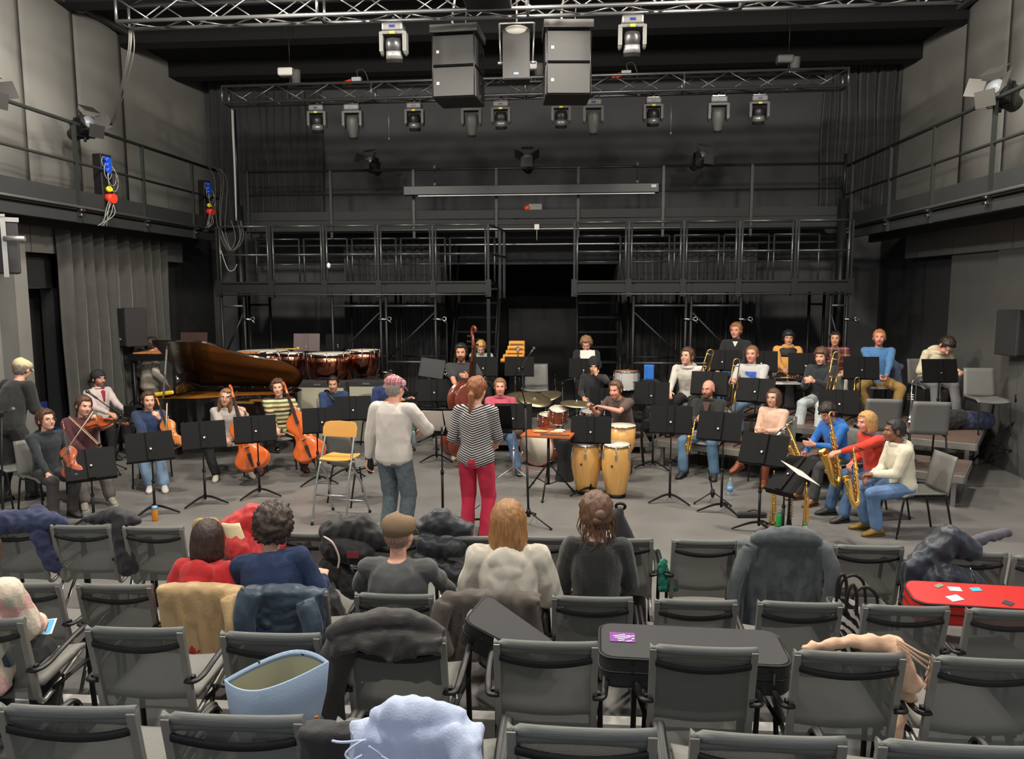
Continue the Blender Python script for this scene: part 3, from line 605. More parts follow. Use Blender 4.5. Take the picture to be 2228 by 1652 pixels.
for k,row,px,py,rz,l in (
 ('1a',1,20,1146,4,K+'in the front row, leftmost, under the blue navy jacket'),('1b',1,176,1146,3,K+'in the front row between the navy jacket and black jacket'),('1c',1,333,1149,2,K+'in the front row, left of the woman in the red hoodie'),
 ('1d',1,545,1156,0,K+'in the front row carrying the red and cream puffer jacket'),('1e',1,683,1163,0,K+'in the front row behind the curly haired man, facing the stool'),('1f',1,843,1168,0,K+'in the front row ahead of the man in the tweed cap'),
 ('1g',1,1018,1169,0,K+'in the front row ahead of the long blonde hair, coat beside'),('1h',1,1180,1170,0,K+'in the front row between the blonde head and the hair bun'),('1i',1,1350,1174,0,K+'in the front row beside the black gig bag'),
 ('1j',1,1534,1178,0,K+'in the front row, empty, with green yarn beside its left'),('1k',1,1708,1184,0,K+'in the front row wearing the grey hooded coat'),('1l',1,1890,1190,-1,K+'in the front row with a sheet of paper on its seat'),('1m',1,2110,1203,-6,K+'in the front row under the dark navy jacket'),('1n',1,2285,1215,-4,K+'in the front row cut by the right frame edge'),
 ('2a',2,50,1272,3,K+'in the second row ahead of the patterned cardigan'),('2b',2,249,1275,2,K+'in the second row, empty, left of the beige coat'),('2c',2,437,1283,1,K+'in the second row under the beige coat'),('2d',2,630,1289,0,K+'in the second row under the blue puffer jacket'),
 ('2e',2,857,1296,0,K+'in the second row holding the man in the tweed cap'),('2f',2,1070,1300,0,K+'in the second row under the brown grey wool coat'),('2g',2,1289,1302,0,K+'in the second row holding the woman in black'),
 ('2h',2,1514,1309,0,K+'in the second row above the purple sticker case'),('2i',2,1740,1314,-1,K+'in the second row left of the zebra bag'),('2j',2,1971,1322,-1,K+'in the second row right of the zebra bag'),('2k',2,2200,1331,-2,K+'in the second row at the right edge, beside the red case'),
 ('3a',3,-55,1352,6,K+'in the third row holding the patterned cardigan, cut by the frame'),('3b',3,293,1370,2,K+'in the third row, empty, left of the canvas bag'),('3c',3,588,1382,1,K+'in the third row just ahead of the light blue canvas bag'),('3d',3,860,1390,0,K+'in the third row with the black coat over its top'),
 ('3e',3,1187,1400,0,K+'in the third row behind the slanting black case'),('3f',3,1531,1412,-1,K+'in the third row behind the flat black case'),('3g',3,1848,1424,-1,K+'in the third row with the peach hoodie'),('3h',3,2155,1438,-2,K+'in the third row at the right frame edge'),
 ('4a',4,145,1543,2,K+'in the nearest row, leftmost'),('4b',4,505,1562,1,K+'in the nearest row holding the light blue canvas bag'),('4c',4,890,1578,0,K+'in the nearest row under the pale blue hoodie'),('4d',4,1265,1590,0,K+'in the nearest row, right of the pale blue hoodie'),('4e',4,1670,1606,-1,K+'in the nearest row, second from right'),('4f',4,2085,1626,-2,K+'in the nearest row, rightmost')):
    AC[k]=achair(row,px,py,l,rz)
# ================= STAGE RISERS =================
m_ply=mat('riser_top',(118,98,90),.45,var=.12,vs=3,str_=(6,1,1)); m_rfr=mat('riser_frame',(150,148,142),.4,.6)
def riser(label,corner,ux,L,Wd,z,th=.09,legs=True,m=None,n=None):
    """corner: front right corner; ux: unit direction along the front edge (towards the left)"""
    c=Vector((*corner,0)); u=Vector((*ux,0)).normalized(); v=Vector((u.y,-u.x,0))
    if v.y<0: v=-v
    n=n or max(1,round(L/2)); 
    for i in range(n):
        t=T('stage_riser',label if n==1 else '%s, %s'%(label,('rightmost section','second section from right','third section from right','leftmost section')[i] if i<3 else 'leftmost section'),'riser',c+u*(L/n*i),0,'stage riser sections')
        l=L/n-.01; ctr=u*l/2+v*Wd/2; Rm=Matrix((u,v,Vector((0,0,1)))).transposed()
        b=MB(); b.box(ctr+Vector((0,0,z-.012)),(l-.02,Wd-.02,.024),Rm); b.build('top',m or m_ply,t)
        b=MB()
        for q,s in ((u*l/2,(l,.03,th)),(u*l/2+v*Wd,(l,.03,th)),(v*Wd/2,(.03,Wd,th)),(u*l+v*Wd/2,(.03,Wd,th))): b.box(q+Vector((0,0,z-th/2-.004)),s,Rm)
        b.build('frame',m_rfr,t,bev=.004)
        if legs and z>th+.02:
            for a,d in ((.1,.1),(l-.1,.1),(.1,Wd-.1),(l-.1,Wd-.1)):
                b=MB(); b.box(u*a+v*d+Vector((0,0,(z-th)/2)),(.05,.05,z-th),Rm); b.build('leg',ALU,t)
uf=(-.837,.547); ul=(-.93,.37)
riser('low wooden riser in front, carrying the trombone players',(4.53,9.08),(-.86,.51),3.9,1.0,.4,n=2)
riser('higher wooden riser behind it, carrying the back row of brass players',(5.12,10.01),(-.86,.51),4.5,1.9,.6,n=3)
riser('black fronted platform at the rear centre with reader and flute player',(1.35,12.9),(-1,0),3.6,1.6,.4,th=.3,m=mat('black_riser',(40,40,41),.5),n=2)
riser('thin riser behind the drum kit',(1.2,11.9),(-1,0),3.4,.95,.2,th=.08,n=2)
# ================= MUSICIANS' CHAIRS =================
m_shell=mat('shell_grey',(116,116,112),.45,var=.04)
def stack_chair(label,p,yaw,fl=0,m=None,group='grey stacking chairs of the musicians',proto={}):
    key=(m or m_shell).name
    if key not in proto:
        t=T('stacking_chair',label,'chair'); mm=m or m_shell
        b=MB(); b.grid(lambda u,v:((u-.5)*(.42),-.24+.43*v,.445+.02*(2*u-1)**2-(.03*(1-min(1,v*6))) ),8,8,th=.014); b.build('seat',mm,t,bev=0)
        b=MB(); b.grid(lambda u,v:((u-.5)*(.42-.02*v),.19+.05*sin(pi*v/2)*0+.10*v-.03*(1-(2*u-1)**2)*0+.02*(1-v)**2,.45+.40*v),8,8,th=.014); b.build('backrest',mm,t)
        for s in (-1,1):
            b=MB(); b.tube(smooth_pts([(s*.2,-.3,0),(s*.195,-.24,.41),(s*.19,-.2,.43)]),.011); b.build('leg',BLK,t)
            b=MB(); b.tube(smooth_pts([(s*.19,-.2,.43),(s*.19,.14,.43),(s*.195,.2,.4),(s*.2,.29,0)]),.011); b.build('leg',BLK,t)
        proto[key]=t; t.location=(p[0],p[1],fl); t.rotation_euler=(0,0,R_(yaw)); t['group']=group; return t
    return dup(proto[key],(p[0],p[1],fl),yaw,label,group)
# ================= PEOPLE =================
def hsh(s): return sum((i+3)*ord(c) for i,c in enumerate(s))
def ik(S,Tg,a,b,pole):
    S=Vector(S);Tg=Vector(Tg); d=Tg-S; L=d.length; mx=(a+b)*.998
    if L>mx: Tg=S+d*(mx/L); d=Tg-S; L=mx
    L=max(L,abs(a-b)*1.02+1e-4); u=d.normalized(); c=(a*a-b*b+L*L)/(2*L); h=math.sqrt(max(0,a*a-c*c))
    p=Vector(pole); p=p-u*p.dot(u); p.normalize(); return S+u*c+p*h,Tg
SKIN=dict(fair=(226,176,150),pink=(222,160,138),tan=(196,146,114),brown=(142,98,72),olive=(205,160,125))
def hand(mb,W,d,n,side,curl=35,s=1,spread=.0):
    """W wrist, d direction of the fingers, n palm normal (side the fingers curl towards), side +1: thumb along +(d x n)"""
    d=Vector(d).normalized(); n=Vector(n); n=(n-d*n.dot(d)).normalized(); w=d.cross(n)*side
    for k in range(4):
        x=(.5-k/3)*.058; mb.caps(W+d*.01+w*x*.6,W+d*.085*s+w*x,.017,.0125,8)
        L=(.040,.045,.042,.033)[k]; p=W+d*(.088-.006*abs(k-1.2))*s+w*x; dd=d; c=R_(curl)
        for j in range(3):
            a=c*(j+1)*(.85 if k<1 else 1); dd=d*cos(a)+n*sin(a); q=p+dd*L*(1,.66,.55)[j]*s+w*(x*.12*spread); mb.caps(p,q,.0095-.0008*j,.0088-.001*j,7); p=q
    p=W+d*.03+w*.026; q=p+(d*.55+w*.7+n*.35).normalized()*.042; mb.caps(W+d*.02+w*.01,q,.016,.0125,7); r=q+(d*.85+w*.2+n*.45).normalized()*.032; mb.caps(q,r,.0115,.009,7)
def hairball(mb,hc,Rh,kind,seed,hl=.5,vol=1.0,long=1.0,parting=0):
    rnd=seed*17.3; nu,nv=56,34; Rg=[]
    bobby=kind in('bob','long')
    for j in range(nv+1):
        th=pi*(j+.02)/(nv+.04); ring=[]
        for i in range(nu):
            ph=2*pi*i/nu; x,y,z=sin(th)*sin(ph),-sin(th)*cos(ph),cos(th)   # ph=0 is the face
            a=abs((math.degrees(ph)+180)%360-180)
            def step(e0,e1,t): t=max(0,min(1,(t-e0)/(e1-e0))); return t*t*(3-2*t)
            if bobby: zl=hl+(-3-hl)*step(44,66,a)
            else: zl=hl-(hl-.12)*step(40,62,a)-.42*step(62,72,a)+.52*step(76,88,a)-.95*step(94,116,a)
            k=step(zl-.09,zl+.06,z)
            if kind=='curly': t=.026+.014*noise.noise(Vector((x,y,z))*5+Vector((rnd,0,0)))+.016*noise.noise(Vector((x,y,z))*11+Vector((rnd,3,0)))
            elif kind=='buzz': t=.004
            elif bobby: t=.018+.005*noise.noise(Vector((x*9+rnd,y*9,z*1.5)))+.003*noise.noise(Vector((x*26+rnd,y*26,z*2)))
            else: t=.013+.009*max(0,z)+.007*noise.noise(Vector((x*5+rnd,y*5,z*3)))+.004*noise.noise(Vector((x*16+rnd,y*10,z*4)))
            t*=vol; zz=z
            rx,ry,rz=.077+t,.096+t,.098+t
            if bobby and z<0:
                zz=z*long*1.5; rx*=(1+.10*min(1,-z*1.4)); ry*=(1+.0*z)
                # lower hem ends flat: squash
                zz=max(zz,-1.35*long); 
                if th>pi*.86: rx*=1
            p=Vector((x*rx,y*ry+.008,zz*rz+.012))
            if bobby and z<-.0: # keep it a falling curtain rather than a ball
                f=min(1.6,1/max(.35,math.sqrt(max(1e-3,1-z*z)))); p.x*=1+(f-1)*.75; p.y=.008+(p.y-.008)*(1+(f-1)*.6)
            if k<1:
                q=Vector((x*.066,y*.082+.008,z*.085)); p=q.lerp(p,k)
            ring.append(hc+Rh@p)
        Rg.append(ring)
    mb.rings(Rg)
def person(hpx,hpy,Y,yaw,label,fl=0,sit=True,lean=5,tilt=0,twist=0,head=(0,0,0),skin='fair',top=(120,120,120),topm=None,legm=None,leg=(60,60,65),shoe=(40,40,40),sole=None,
    hair='short',hc_=(70,50,38),hl=.62,hvol=1,hlong=1,brow=None,beard=None,glasses=False,
    LH=None,RH=None,LP=(.4,.35,-1),RP=(-.4,.35,-1),LN=None,RN=None,LD=None,RD=None,lcurl=35,rcurl=35,
    LF=None,RF=None,LK=(.1,-1,.5),RK=(-.1,-1,.5),LFD=None,RFD=None,short=False,hood=None,fem=0,wide=1,loose=0,vox=.0085,extra=None,cap=None,capm=None,seath=.45,wr=.006,boots=None,collar=None,undershirt=None,smin=.9,smax=1.1,name='person',noLeg=False,sc=None,noshoes=False,bulk=0,gloves=None,neckm=None,hs=1.12):
    hz=(seath+.10) if sit else .92
    RT_=rot(0,0,twist)@rot(0,tilt,0); U=lambda a:RT_@Vector((0,-sin(R_(a)),cos(R_(a))))
    P0=Vector((0,0,hz)); Wa=P0+U(lean*.4)*.13; Ch=Wa+U(lean)*.22; Rl=RT_@rot(lean); Nb=Ch+U(lean*1.15)*.165
    hp,hy,hr=head; Rh=rot(0,0,hy+twist)@rot(hp+lean*.35)@rot(0,hr+tilt*.6,0)
    hd=Rh@Vector((0,0,1)); HC=Nb+U(lean*1.1)*.055+hd*.095*hs+Rh@Vector((0,-.02,0)); Rh=Rh*hs
    sw=(.165 if fem else .18)*wide
    SL=Ch+Rl@Vector((sw,.005,.115)); SR=Ch+Rl@Vector((-sw,.005,.115))
    la,lb=.285,.25
    if LH is None: LH=(.2,-.3,hz+.06) if sit else (.26,-.02,.82)
    if RH is None: RH=(-.2,-.3,hz+.06) if sit else (-.26,-.02,.82)
    EL,WL=ik(SL,LH,la,lb,LP); ER,WR=ik(SR,RH,la,lb,RP)
    # legs
    HL=P0+Vector((.09,0,-.01)); HR=P0+Vector((-.09,0,-.01))
    if sit: LF=LF or (.16,-.52,.09); RF=RF or (-.16,-.50,.09)
    else: LF=LF or (.1,0,.09); RF=RF or (-.1,.02,.09)
    KL,AL=ik(HL,LF,.43,.42,LK); KR,AR=ik(HR,RF,.43,.42,RK)
    t=T(name,label,'person')
    top_z=(HC+hd*.118*hs).z
    # scale so that the head reaches its sight line while the feet stay on the floor
    hp_=D(hpx,hpy,Y); s=sc or (hp_.z-fl)/top_z; s=max(smin,min(smax,s))
    off=rot(0,0,yaw)@((HC+hd*.118*hs)*s); t.location=(hp_.x-off.x,hp_.y-off.y,fl); t.rotation_euler=(0,0,R_(yaw)); t.scale=(s,s,s)
    sk=SKIN.get(skin,skin); br=brow or tuple(int(v*.7) for v in hc_); skm=mat_skin('skin_%d_%d_%d_%s'%(*sk,'b' if beard else 'n')+str(br)+str(beard),sk,br,beard)
    def torso(mb,i=0,low=True,neck=True):
        f=.93 if fem else 1; rg=[]; w=wide
        spec=[(P0-Vector((0,0,.085)),.11*w,.10),(P0-Vector((0,-.0,.04)),(.165+.01*fem)*w,.125),(P0+Vector((0,0,.03)),(.168+.008*fem)*w,.125),(Wa,.142*f*w+bulk*.5,.108+bulk),(Wa+(Ch-Wa)*.5,.15*f*w+bulk*.4,.113+bulk*.8),(Ch,.165*f*w,.12),(Ch+U(lean)*.08,.165*f*w,.108),(Ch+U(lean)*.13,.135*f*w,.085),(Ch+U(lean)*.165,.07,.062)]
        Rs=[RT_]*3+[RT_@rot(lean*.5)]+[Rl]*5
        for (c,rx,ry),R in zip(spec if low else spec[2:],Rs if low else Rs[2:]): rg.append([c+R@Vector(((rx+i)*cos(2*pi*j/20),(ry+i)*sin(2*pi*j/20),0)) for j in range(20)])
        mb.rings(rg)
        for S in (SL,SR): mb.caps(Ch+Rl@Vector((.07*(1 if S is SL else -1),0,.105)),S,.062+i*.8,.05+i)
    # ---- body: one surface
    b=MB(); torso(b)
    for S,E,W_ in ((SL,EL,WL),(SR,ER,WR)): b.caps(S,E,.047,.038); b.caps(E,W_,.040,.026); b.caps(E.lerp(W_,.25),W_,.038,.026)
    if not noLeg:
        for Hh,K,A in ((HL,KL,AL),(HR,KR,AR)): b.caps(Hh,K,.08,.052); b.caps(K,A,.05,.035); b.caps(K.lerp(A,.15),K.lerp(A,.55),.05,.045)
    b.caps(Ch+U(lean)*.1,HC-hd*.05+Rh@Vector((0,.015,0)),.06,.052)
    h=lambda x,y,z:HC+Rh@Vector((x,y,z))
    b.ell(h(0,.01,.02),(.075,.093,.094),Rh,18,12); b.ell(h(0,-.03,-.035),(.062,.066,.075),Rh,16,10); b.ell(h(0,-.055,-.085),(.036,.036,.026),Rh); b.ell(h(.03,-.055,-.03),(.03,.035,.03),Rh); b.ell(h(-.03,-.055,-.03),(.03,.035,.03),Rh)
    b.caps(h(0,-.084,.012),h(0,-.108,-.028),.009,.0135,8); b.caps(h(-.012,-.094,-.033),h(.012,-.094,-.033),.009,.009,6); b.caps(h(-.03,-.082,.026),h(.03,-.082,.026),.011,.011,6); b.caps(h(-.014,-.088,-.058),h(.014,-.088,-.058),.010,.010,6)
    for sx in (-1,1): b.ell(h(sx*.078,.008,-.008),(.009,.02,.031),Rh@rot(0,sx*-8,sx*18),8,6)
    dl=LD or (WL-EL); dr=RD or (WR-ER); hand(b,WL,dl,LN or (-.3,0,-1),-1 if 1 else 1,lcurl); hand(b,WR,dr,RN or (.3,0,-1),1,rcurl)
    me=bake(b,vox,2); co=getco(me); inv=np.array(Rh.inverted()); hp3=(co-np.array(HC))@inv.T
    at=me.attributes.new('hp','FLOAT_VECTOR','POINT'); at.data.foreach_set('vector',hp3.astype(np.float32).ravel()); 
    body=link('body',me,skm,t)
    # ---- clothes
    ti=.014+loose*.5; b=MB(); torso(b,ti,low=True)
    for S,E,W_ in ((SL,EL,WL),(SR,ER,WR)):
        if short: b.caps(S,S.lerp(E,.62),.062+loose,.06+loose)
        else:
            ln=(W_-E).normalized(); b.caps(S,E,.06+loose,.052+loose); b.caps(E,W_-ln*.035,.052+loose,.036+loose*.6); b.caps(W_-ln*.05,W_-ln*.03,.037+loose*.5,.035+loose*.4)
    if hood: 
        b.torus(Ch+Rl@Vector((0,.015,.155)),.092,.026,Rl@Vector((0,.3,1)),20,8); 
        b.ell(Ch+Rl@Vector((0,.10,.11)),(.125,.05,.085),Rl); b.ell(Ch+Rl@Vector((0,.12,.045)),(.095,.035,.07),Rl); b.ell(Ch+Rl@Vector((0,.12,.0)),(.05,.03,.06),Rl)
    elif collar: b.torus(Ch+Rl@Vector((0,.0,.175)),.066,.016+collar,Rl@Vector((0,.15,1)),20,8)
    else: b.torus(Ch+Rl@Vector((0,.0,.16)),.075,.014,Rl@Vector((0,.12,1)),20,8)
    me=wrinkle(bake(b,max(.009,vox),6),wr,(8,8,5),hsh(label)%97); tm=topm or mat('cloth_%d_%d_%d'%top,top,.9,bump=.25,bs=220,sheen=.2,var=.05,vs=8)
    tp=link('hoodie' if hood else 'top',me,tm,t)
    if not noLeg:
        b=MB(); tr=.012+loose*.4
        b.rings([[c+RT_@Vector((rx*cos(2*pi*j/18),ry*sin(2*pi*j/18),0)) for j in range(18)] for c,rx,ry in ((P0-Vector((0,0,.10)),.12*wide,.11),(P0-Vector((0,0,.04)),.178*wide,.14),(P0+Vector((0,0,.05)),.172*wide,.135))])
        for Hh,K,A in ((HL,KL,AL),(HR,KR,AR)):
            b.caps(Hh,K,.092+tr*.5,.066+tr); a=K.lerp(A,.93 if not boots else .3)
            b.caps(K,a,.062+tr,.05+tr*1.4); 
        me=wrinkle(bake(b,.01,2),wr*1.1,(7,7,5),hsh(label)%61); lm=legm or mat('trouser_%d_%d_%d'%leg,leg,.88,bump=.2,bs=250,var=.12,vs=5); link('trousers',me,lm,t)
        if not noshoes:
          shm=mat('shoe_%d_%d_%d'%shoe,shoe,.55,var=.05)
          for K,A,FD in ((KL,AL,LFD),(KR,AR,RFD)):
            if FD is None: q=Vector((A-P0).xy.to_3d()); FD=(A.x*1.2,-1,-.06) if not sit else (A.x*.9,-1,-.08)
            f=Vector(FD).normalized(); sd=f.cross(Vector((0,0,1))); sd.normalize(); up=sd.cross(f); base=A-up*.078
            rg=[]
            for a,w,hh in ((-.075,.02,.03),(-.06,.034,.055),(-.02,.037,.075),(.03,.04,.07),(.08,.046,.048),(.13,.047,.036),(.17,.036,.028),(.19,.014,.018)):
                rg.append([base+f*a+sd*(w*cos(2*pi*j/12))+up*(.008+hh/1.4+hh/1.4*sin(2*pi*j/12)) for j in range(12)])
            b=MB(); b.rings(rg)
            if boots: b.caps(A,A.lerp(K,.82),.048,.066,12)
            else: b.caps(A-up*.01,A+(K-A).normalized()*.04,.042,.044)
            so=b.build('boot' if boots else 'shoe',shm,t)
            b=MB(); b.rings([[base+f*a+sd*(w*1.08*x)+up*zz for x,zz in ((-1,-.004),(1,-.004),(1,.016),(-1,.016))] for a,w in ((-.08,.025),(-.05,.036),(.05,.038),(.1,.046),(.16,.04),(.197,.014))],False); b.build('sole',mat('sole_%d_%d_%d'%(sole or shoe),sole or tuple(int(v*.6) for v in shoe),.6),so)
    # ---- hair, cap, glasses
    if hair!='bald':
        b=MB(); hb='short' if hair in('bun','pony','low') else hair
        hairball(b,HC,Rh,hb,hsh(label)%31,hl,hvol,hlong)
        if hair=='bun': b.ell(h(0,.125,.02),(.036,.032,.036),Rh); b.ell(h(.015,.13,-.01),(.03,.025,.025),Rh)
        if hair=='pony': b.caps(h(0,.1,.0),h(0,.13,-.04),.025,.035); b.caps(h(0,.13,-.04),h(.01,.12,-.2),.035,.018)
        if hair=='low': b.caps(h(0,.09,-.05),h(.0,.1,-.14),.035,.03)
        if extra: extra(b,h,Rh)
        st=(40,40,6) if hair!='curly' else (30,30,30)
        hm=mat('hair_%d_%d_%d'%hc_,hc_,.45,var=.35,vs=2.2,bump=.5,bs=4,str_=st)
        link('hair',b.mesh(),hm,t)
    if cap=='beanie':
        b=MB(); b.lathe([(a*hs,c*hs) for a,c in ((.09,-.02),(.093,.0),(.095,.03),(.094,.035),(.089,.04),(.086,.08),(.07,.115),(.04,.138),(.005,.147))],28,HC+Rh@Vector((0,.008,.02)),Rh@Vector((0,.12,1))); b.build('cap',capm,t)
    if cap=='back':
        b=MB(); b.lathe([(a*hs*1.06,c*hs) for a,c in ((.088,.0),(.091,.02),(.09,.05),(.078,.085),(.05,.108),(.005,.117))],28,HC+Rh@Vector((0,.008,.015)),Rh@Vector((0,.05,1))); b.grid(lambda u,v:HC+Rh@Vector(((u-.5)*.13,.085+.06*v,.02-.035*v-.03*(2*u-1)**2)),8,4,th=.006); b.build('cap',capm,t)
    if cap=='flat':
        b=MB(); rg=[]
        for z,rx,ry,oy in ((-.005,.086,.104,0),(.02,.094,.113,-.002),(.045,.098,.118,-.008),(.07,.09,.11,-.014),(.09,.068,.085,-.012),(.102,.035,.045,-.005),(.106,.004,.006,0)):
            rg.append([h(rx*cos(2*pi*j/28),.008+oy+ry*sin(2*pi*j/28),z+.02-(.02*(-sin(2*pi*j/28)) if z>.0 else 0)) for j in range(28)])
        b.rings(rg); b.grid(lambda u,v:h((u-.5)*.15,-.085-.055*v*(1-(2*u-1)**2*.6),.03-.03*v-.02*(2*u-1)**2),10,4,th=.008); b.build('cap',capm,t)
    if glasses:
        b=MB()
        for sx in (-1,1): b.torus(h(sx*.033,-.103,.0),.023,.0020,Rh@Vector((sx*.15,1,0)),16,5,sy=.85); b.tube([h(sx*.055,-.098,.004),h(sx*.078,-.04,.006),h(sx*.08,.01,.004)],.002,5)
        b.tube([h(-.011,-.104,.003),h(.011,-.104,.003)],.002,5); b.build('glasses',mat('glasses_frame',(50,38,34),.4),t)
    t['_']=0; del t['_']
    W=lambda v:t.location+rot(0,0,yaw)@(Vector(v)*s)
    return dict(o=t,s=s,W=W,WL=WL,WR=WR,HC=HC,yaw=yaw,Ch=Ch,KL=KL,KR=KR,hz=hz,fl=fl,Rh=Rh)
def jeans(name,c1,c2): return mat(name,tuple((a+b)//2 for a,b in zip(c1,c2)),.85,var=.35,vs=4,bump=.2,bs=260)
def fadecloth(name,c,d=6): return mat(name,c,.9,var=.1,vs=7,bump=.3,bs=180,sheen=.2)
def chairfor(q,label,dy=.0,m=None,group='grey stacking chairs of the musicians'):
    p=q['W']((0,dy,0)); return stack_chair(label,(p.x,p.y),q['yaw'],q['fl'],m,group)
SHARP=1
# --- left strings ---
NAVY=(42,58,92)
p1=person(97,893,8.15,62,'person in a black hoodie and glasses, leftmost violinist, hand on knee',lean=6,head=(-8,8,0),hood=True,top=(40,46,50),leg=(70,66,66),shoe=(45,45,45),hc_=(82,54,38),glasses=True,hvol=1.3,
  RH=(-.17,-.40,.56),LH=(.16,-.42,.80),LN=(-1,0,-.2),lcurl=45,rcurl=12,LF=(.1,-.34,.09),RF=(-.18,-.45,.09))
p2=person(185,862,8.9,38,'person in a maroon sweater and grey jeans holding a violin under the chin',lean=0,head=(6,22,8),hair='low',hc_=(88,62,46),hl=.62,top=(78,38,44),leg=(100,96,92),shoe=(150,142,130),sole=(200,195,185),loose=.014,
  LH=(.12,-.5,1.07),LP=(.6,.2,-1),LN=(-.2,.8,1),lcurl=50,RH=(-.02,-.3,.66),RN=(.2,0,-1),LF=(.22,-.5,.09),RF=(-.08,-.6,.09))
p3=person(322,852,9.6,22,'person in a navy sweater and light jeans with a viola upright on the lap',lean=3,head=(0,20,0),hair='low',fem=1,hc_=(76,52,40),hl=.66,top=NAVY,legm=jeans('jeans_light',(140,164,190),(104,130,160)),shoe=(205,200,190),loose=.012,
  LH=(.17,-.32,1.0),LN=(-.6,.2,.2),lcurl=50,RH=(.02,-.40,.64),LF=(.22,-.56,.09),RF=(.03,-.5,.09),beard=None)
p4=person(213,806,11.3,70,'person with backwards black cap and glasses, pale jersey with red collar, at the piano',head=(0,-0,0),lean=2,cap='back',capm=mat('cap_dark',(42,42,46),.8),hair='short',hc_=(50,38,30),beard=(70,48,38),glasses=True,topm=mat('jersey_pale',(215,200,196),.85,var=.1),collar=.008,leg=(40,40,45),RH=(-.15,-.42,.72),LH=(.15,-.42,.72))
b=MB(); b.torus(p4['Ch']+Vector((0,-.005,.165)),.072,.02,(0,.15,1),20,8); b.caps(p4['Ch']+Vector((.0,-.12,.12)),p4['Ch']+Vector((0,-.135,-.02)),.03,.015); b.build('collar',mat('collar_red',(165,45,60),.8),p4['o'])
p5=person(330,722,12.75,150,'person in a pale shirt with headphones, back turned, behind the bar percussion',sit=False,lean=6,head=(0,-6,0),hc_=(45,36,32),topm=mat('shirt_pale',(196,188,172),.9,var=.25,vs=3,bump=.3),leg=(120,112,98),loose=.012,LH=(.3,-.12,.95),RH=(-.3,-.12,.95),fl=.0,smax=1.02)
b=MB(); hc=p5['HC']; b.torus(hc+Vector((0,.01,.02)),.1,.008,(0,1,0),20,6,0,180); b.cyl(hc+Vector((-.085,.01,0)),hc+Vector((-.11,.01,0)),.035); b.cyl(hc+Vector((.085,.01,0)),hc+Vector((.11,.01,0)),.035); b.build('headphones',BLKP,p5['o'])
p6=person(50,783,8.9,165,'person in a cream flat cap and black sweater walking off at the far left',sit=False,lean=20,head=(5,15,0),bulk=.02,hs=1.0,hair='short',hc_=(120,110,100),cap='flat',capm=mat('cap_cream',(222,204,160),.9,bump=.3),top=(38,40,38),leg=(52,52,54),loose=.012,RH=(-.1,-.38,1.0),LH=(.5,-.2,1.12),LF=(.1,.12,.09),RF=(-.1,-.14,.09))
p7=person(494,853,10.15,26,'person with glasses and long light brown hair playing the left cello',lean=12,fem=1,head=(-6,-10,8),hair='long',hlong=1.5,hc_=(140,104,78),hl=.66,glasses=True,top=(188,180,172),leg=(38,38,40),shoe=(196,186,170),LH=(.28,-.33,.98),LN=(-1,0,0),RH=(.0,-.46,.62),LF=(.30,-.4,.09),RF=(-.18,-.42,.09),LK=(.9,-1,.5),RK=(-.7,-1,.5))
p8=person(603,826,10.7,22,'person with brown curls in a green striped sweater playing the right cello',lean=0,head=(-4,-6,-4),hair='curly',hc_=(88,62,46),topm=mat_stripes('striped_knit',[(196,194,140),(92,110,70),(206,200,160),(60,44,40),(190,186,132),(110,64,48)],5.2,'Z'),leg=(44,42,42),shoe=(88,44,34),loose=.012,LH=(.24,-.40,.92),LN=(-1,0,0),RH=(-.06,-.42,.66),LF=(.32,-.42,.09),RF=(-.28,-.42,.09),LK=(.9,-1,.5),RK=(-.9,-1,.5))
p9=person(724,818,11.4,28,'person with short black hair in a blue sweater and a black strap, beside the amplifier',lean=14,head=(6,-18,0),hair='short',hvol=.6,hc_=(30,26,24),skin='tan',top=(40,60,100),leg=(70,70,76),LH=(.06,-.40,.66),RH=(-.08,-.40,.66),LN=(-1,0,0),RN=(1,0,0))
b=MB(); c=p9['Ch']; b.tube(smooth_pts([c+Vector((-.12,.1,.13)),c+Vector((-.1,-.0,.2)),c+Vector((-.05,-.135,.1)),c+Vector((.12,-.17,-.1)),c+Vector((.17,-.12,-.22))]),.03,8,flat=.3); b.build('strap',BLKP,p9['o'])
p10=person(852,813,12.0,48,'person in a blue shirt bent over a guitar, behind the plaid cap',lean=24,head=(22,0,0),hair='buzz',hc_=(60,50,44),top=(40,54,104),leg=(40,40,44),LH=(.34,-.36,.82),RH=(-.12,-.36,.72))
p11=person(1003,748,11.35,6,'person in a black T shirt with a short beard holding the double bass upright',sit=False,lean=0,head=(2,-4,0),skin='tan',hc_=(28,24,24),hvol=1.1,beard=(40,30,28),short=True,top=(50,50,52),leg=(34,34,36),shoe=(220,200,170),LH=(.12,-.34,1.27),LP=(1,.1,-.8),LN=(-.8,-.3,.2),RH=(-.0,-.42,1.02),RP=(-1,.1,-.6),RN=(.8,0,-.2),rcurl=25)
p12=person(1046,744,13.6,4,'person with blonde tied hair in a pale green sweater, head bent down, rear centre',fl=.4,lean=12,head=(32,0,0),fem=1,hair='bun',hc_=(206,160,96),hl=.62,top=(178,196,186),leg=(70,70,76),LH=(.08,-.36,.72),RH=(-.08,-.36,.72))
p13=person(1088,823,10.9,4,'person with short fair hair in a pink hoodie and blue jeans, behind the red trousers',lean=2,head=(0,0,0),hood=True,skin='pink',hc_=(136,100,72),hvol=.7,top=(190,84,100),legm=jeans('jeans_mid',(92,120,156),(60,86,122)),shoe=(50,56,58),LH=(.1,-.34,.68),RH=(-.06,-.36,.68),LF=(.26,-.5,.09),bulk=.02)
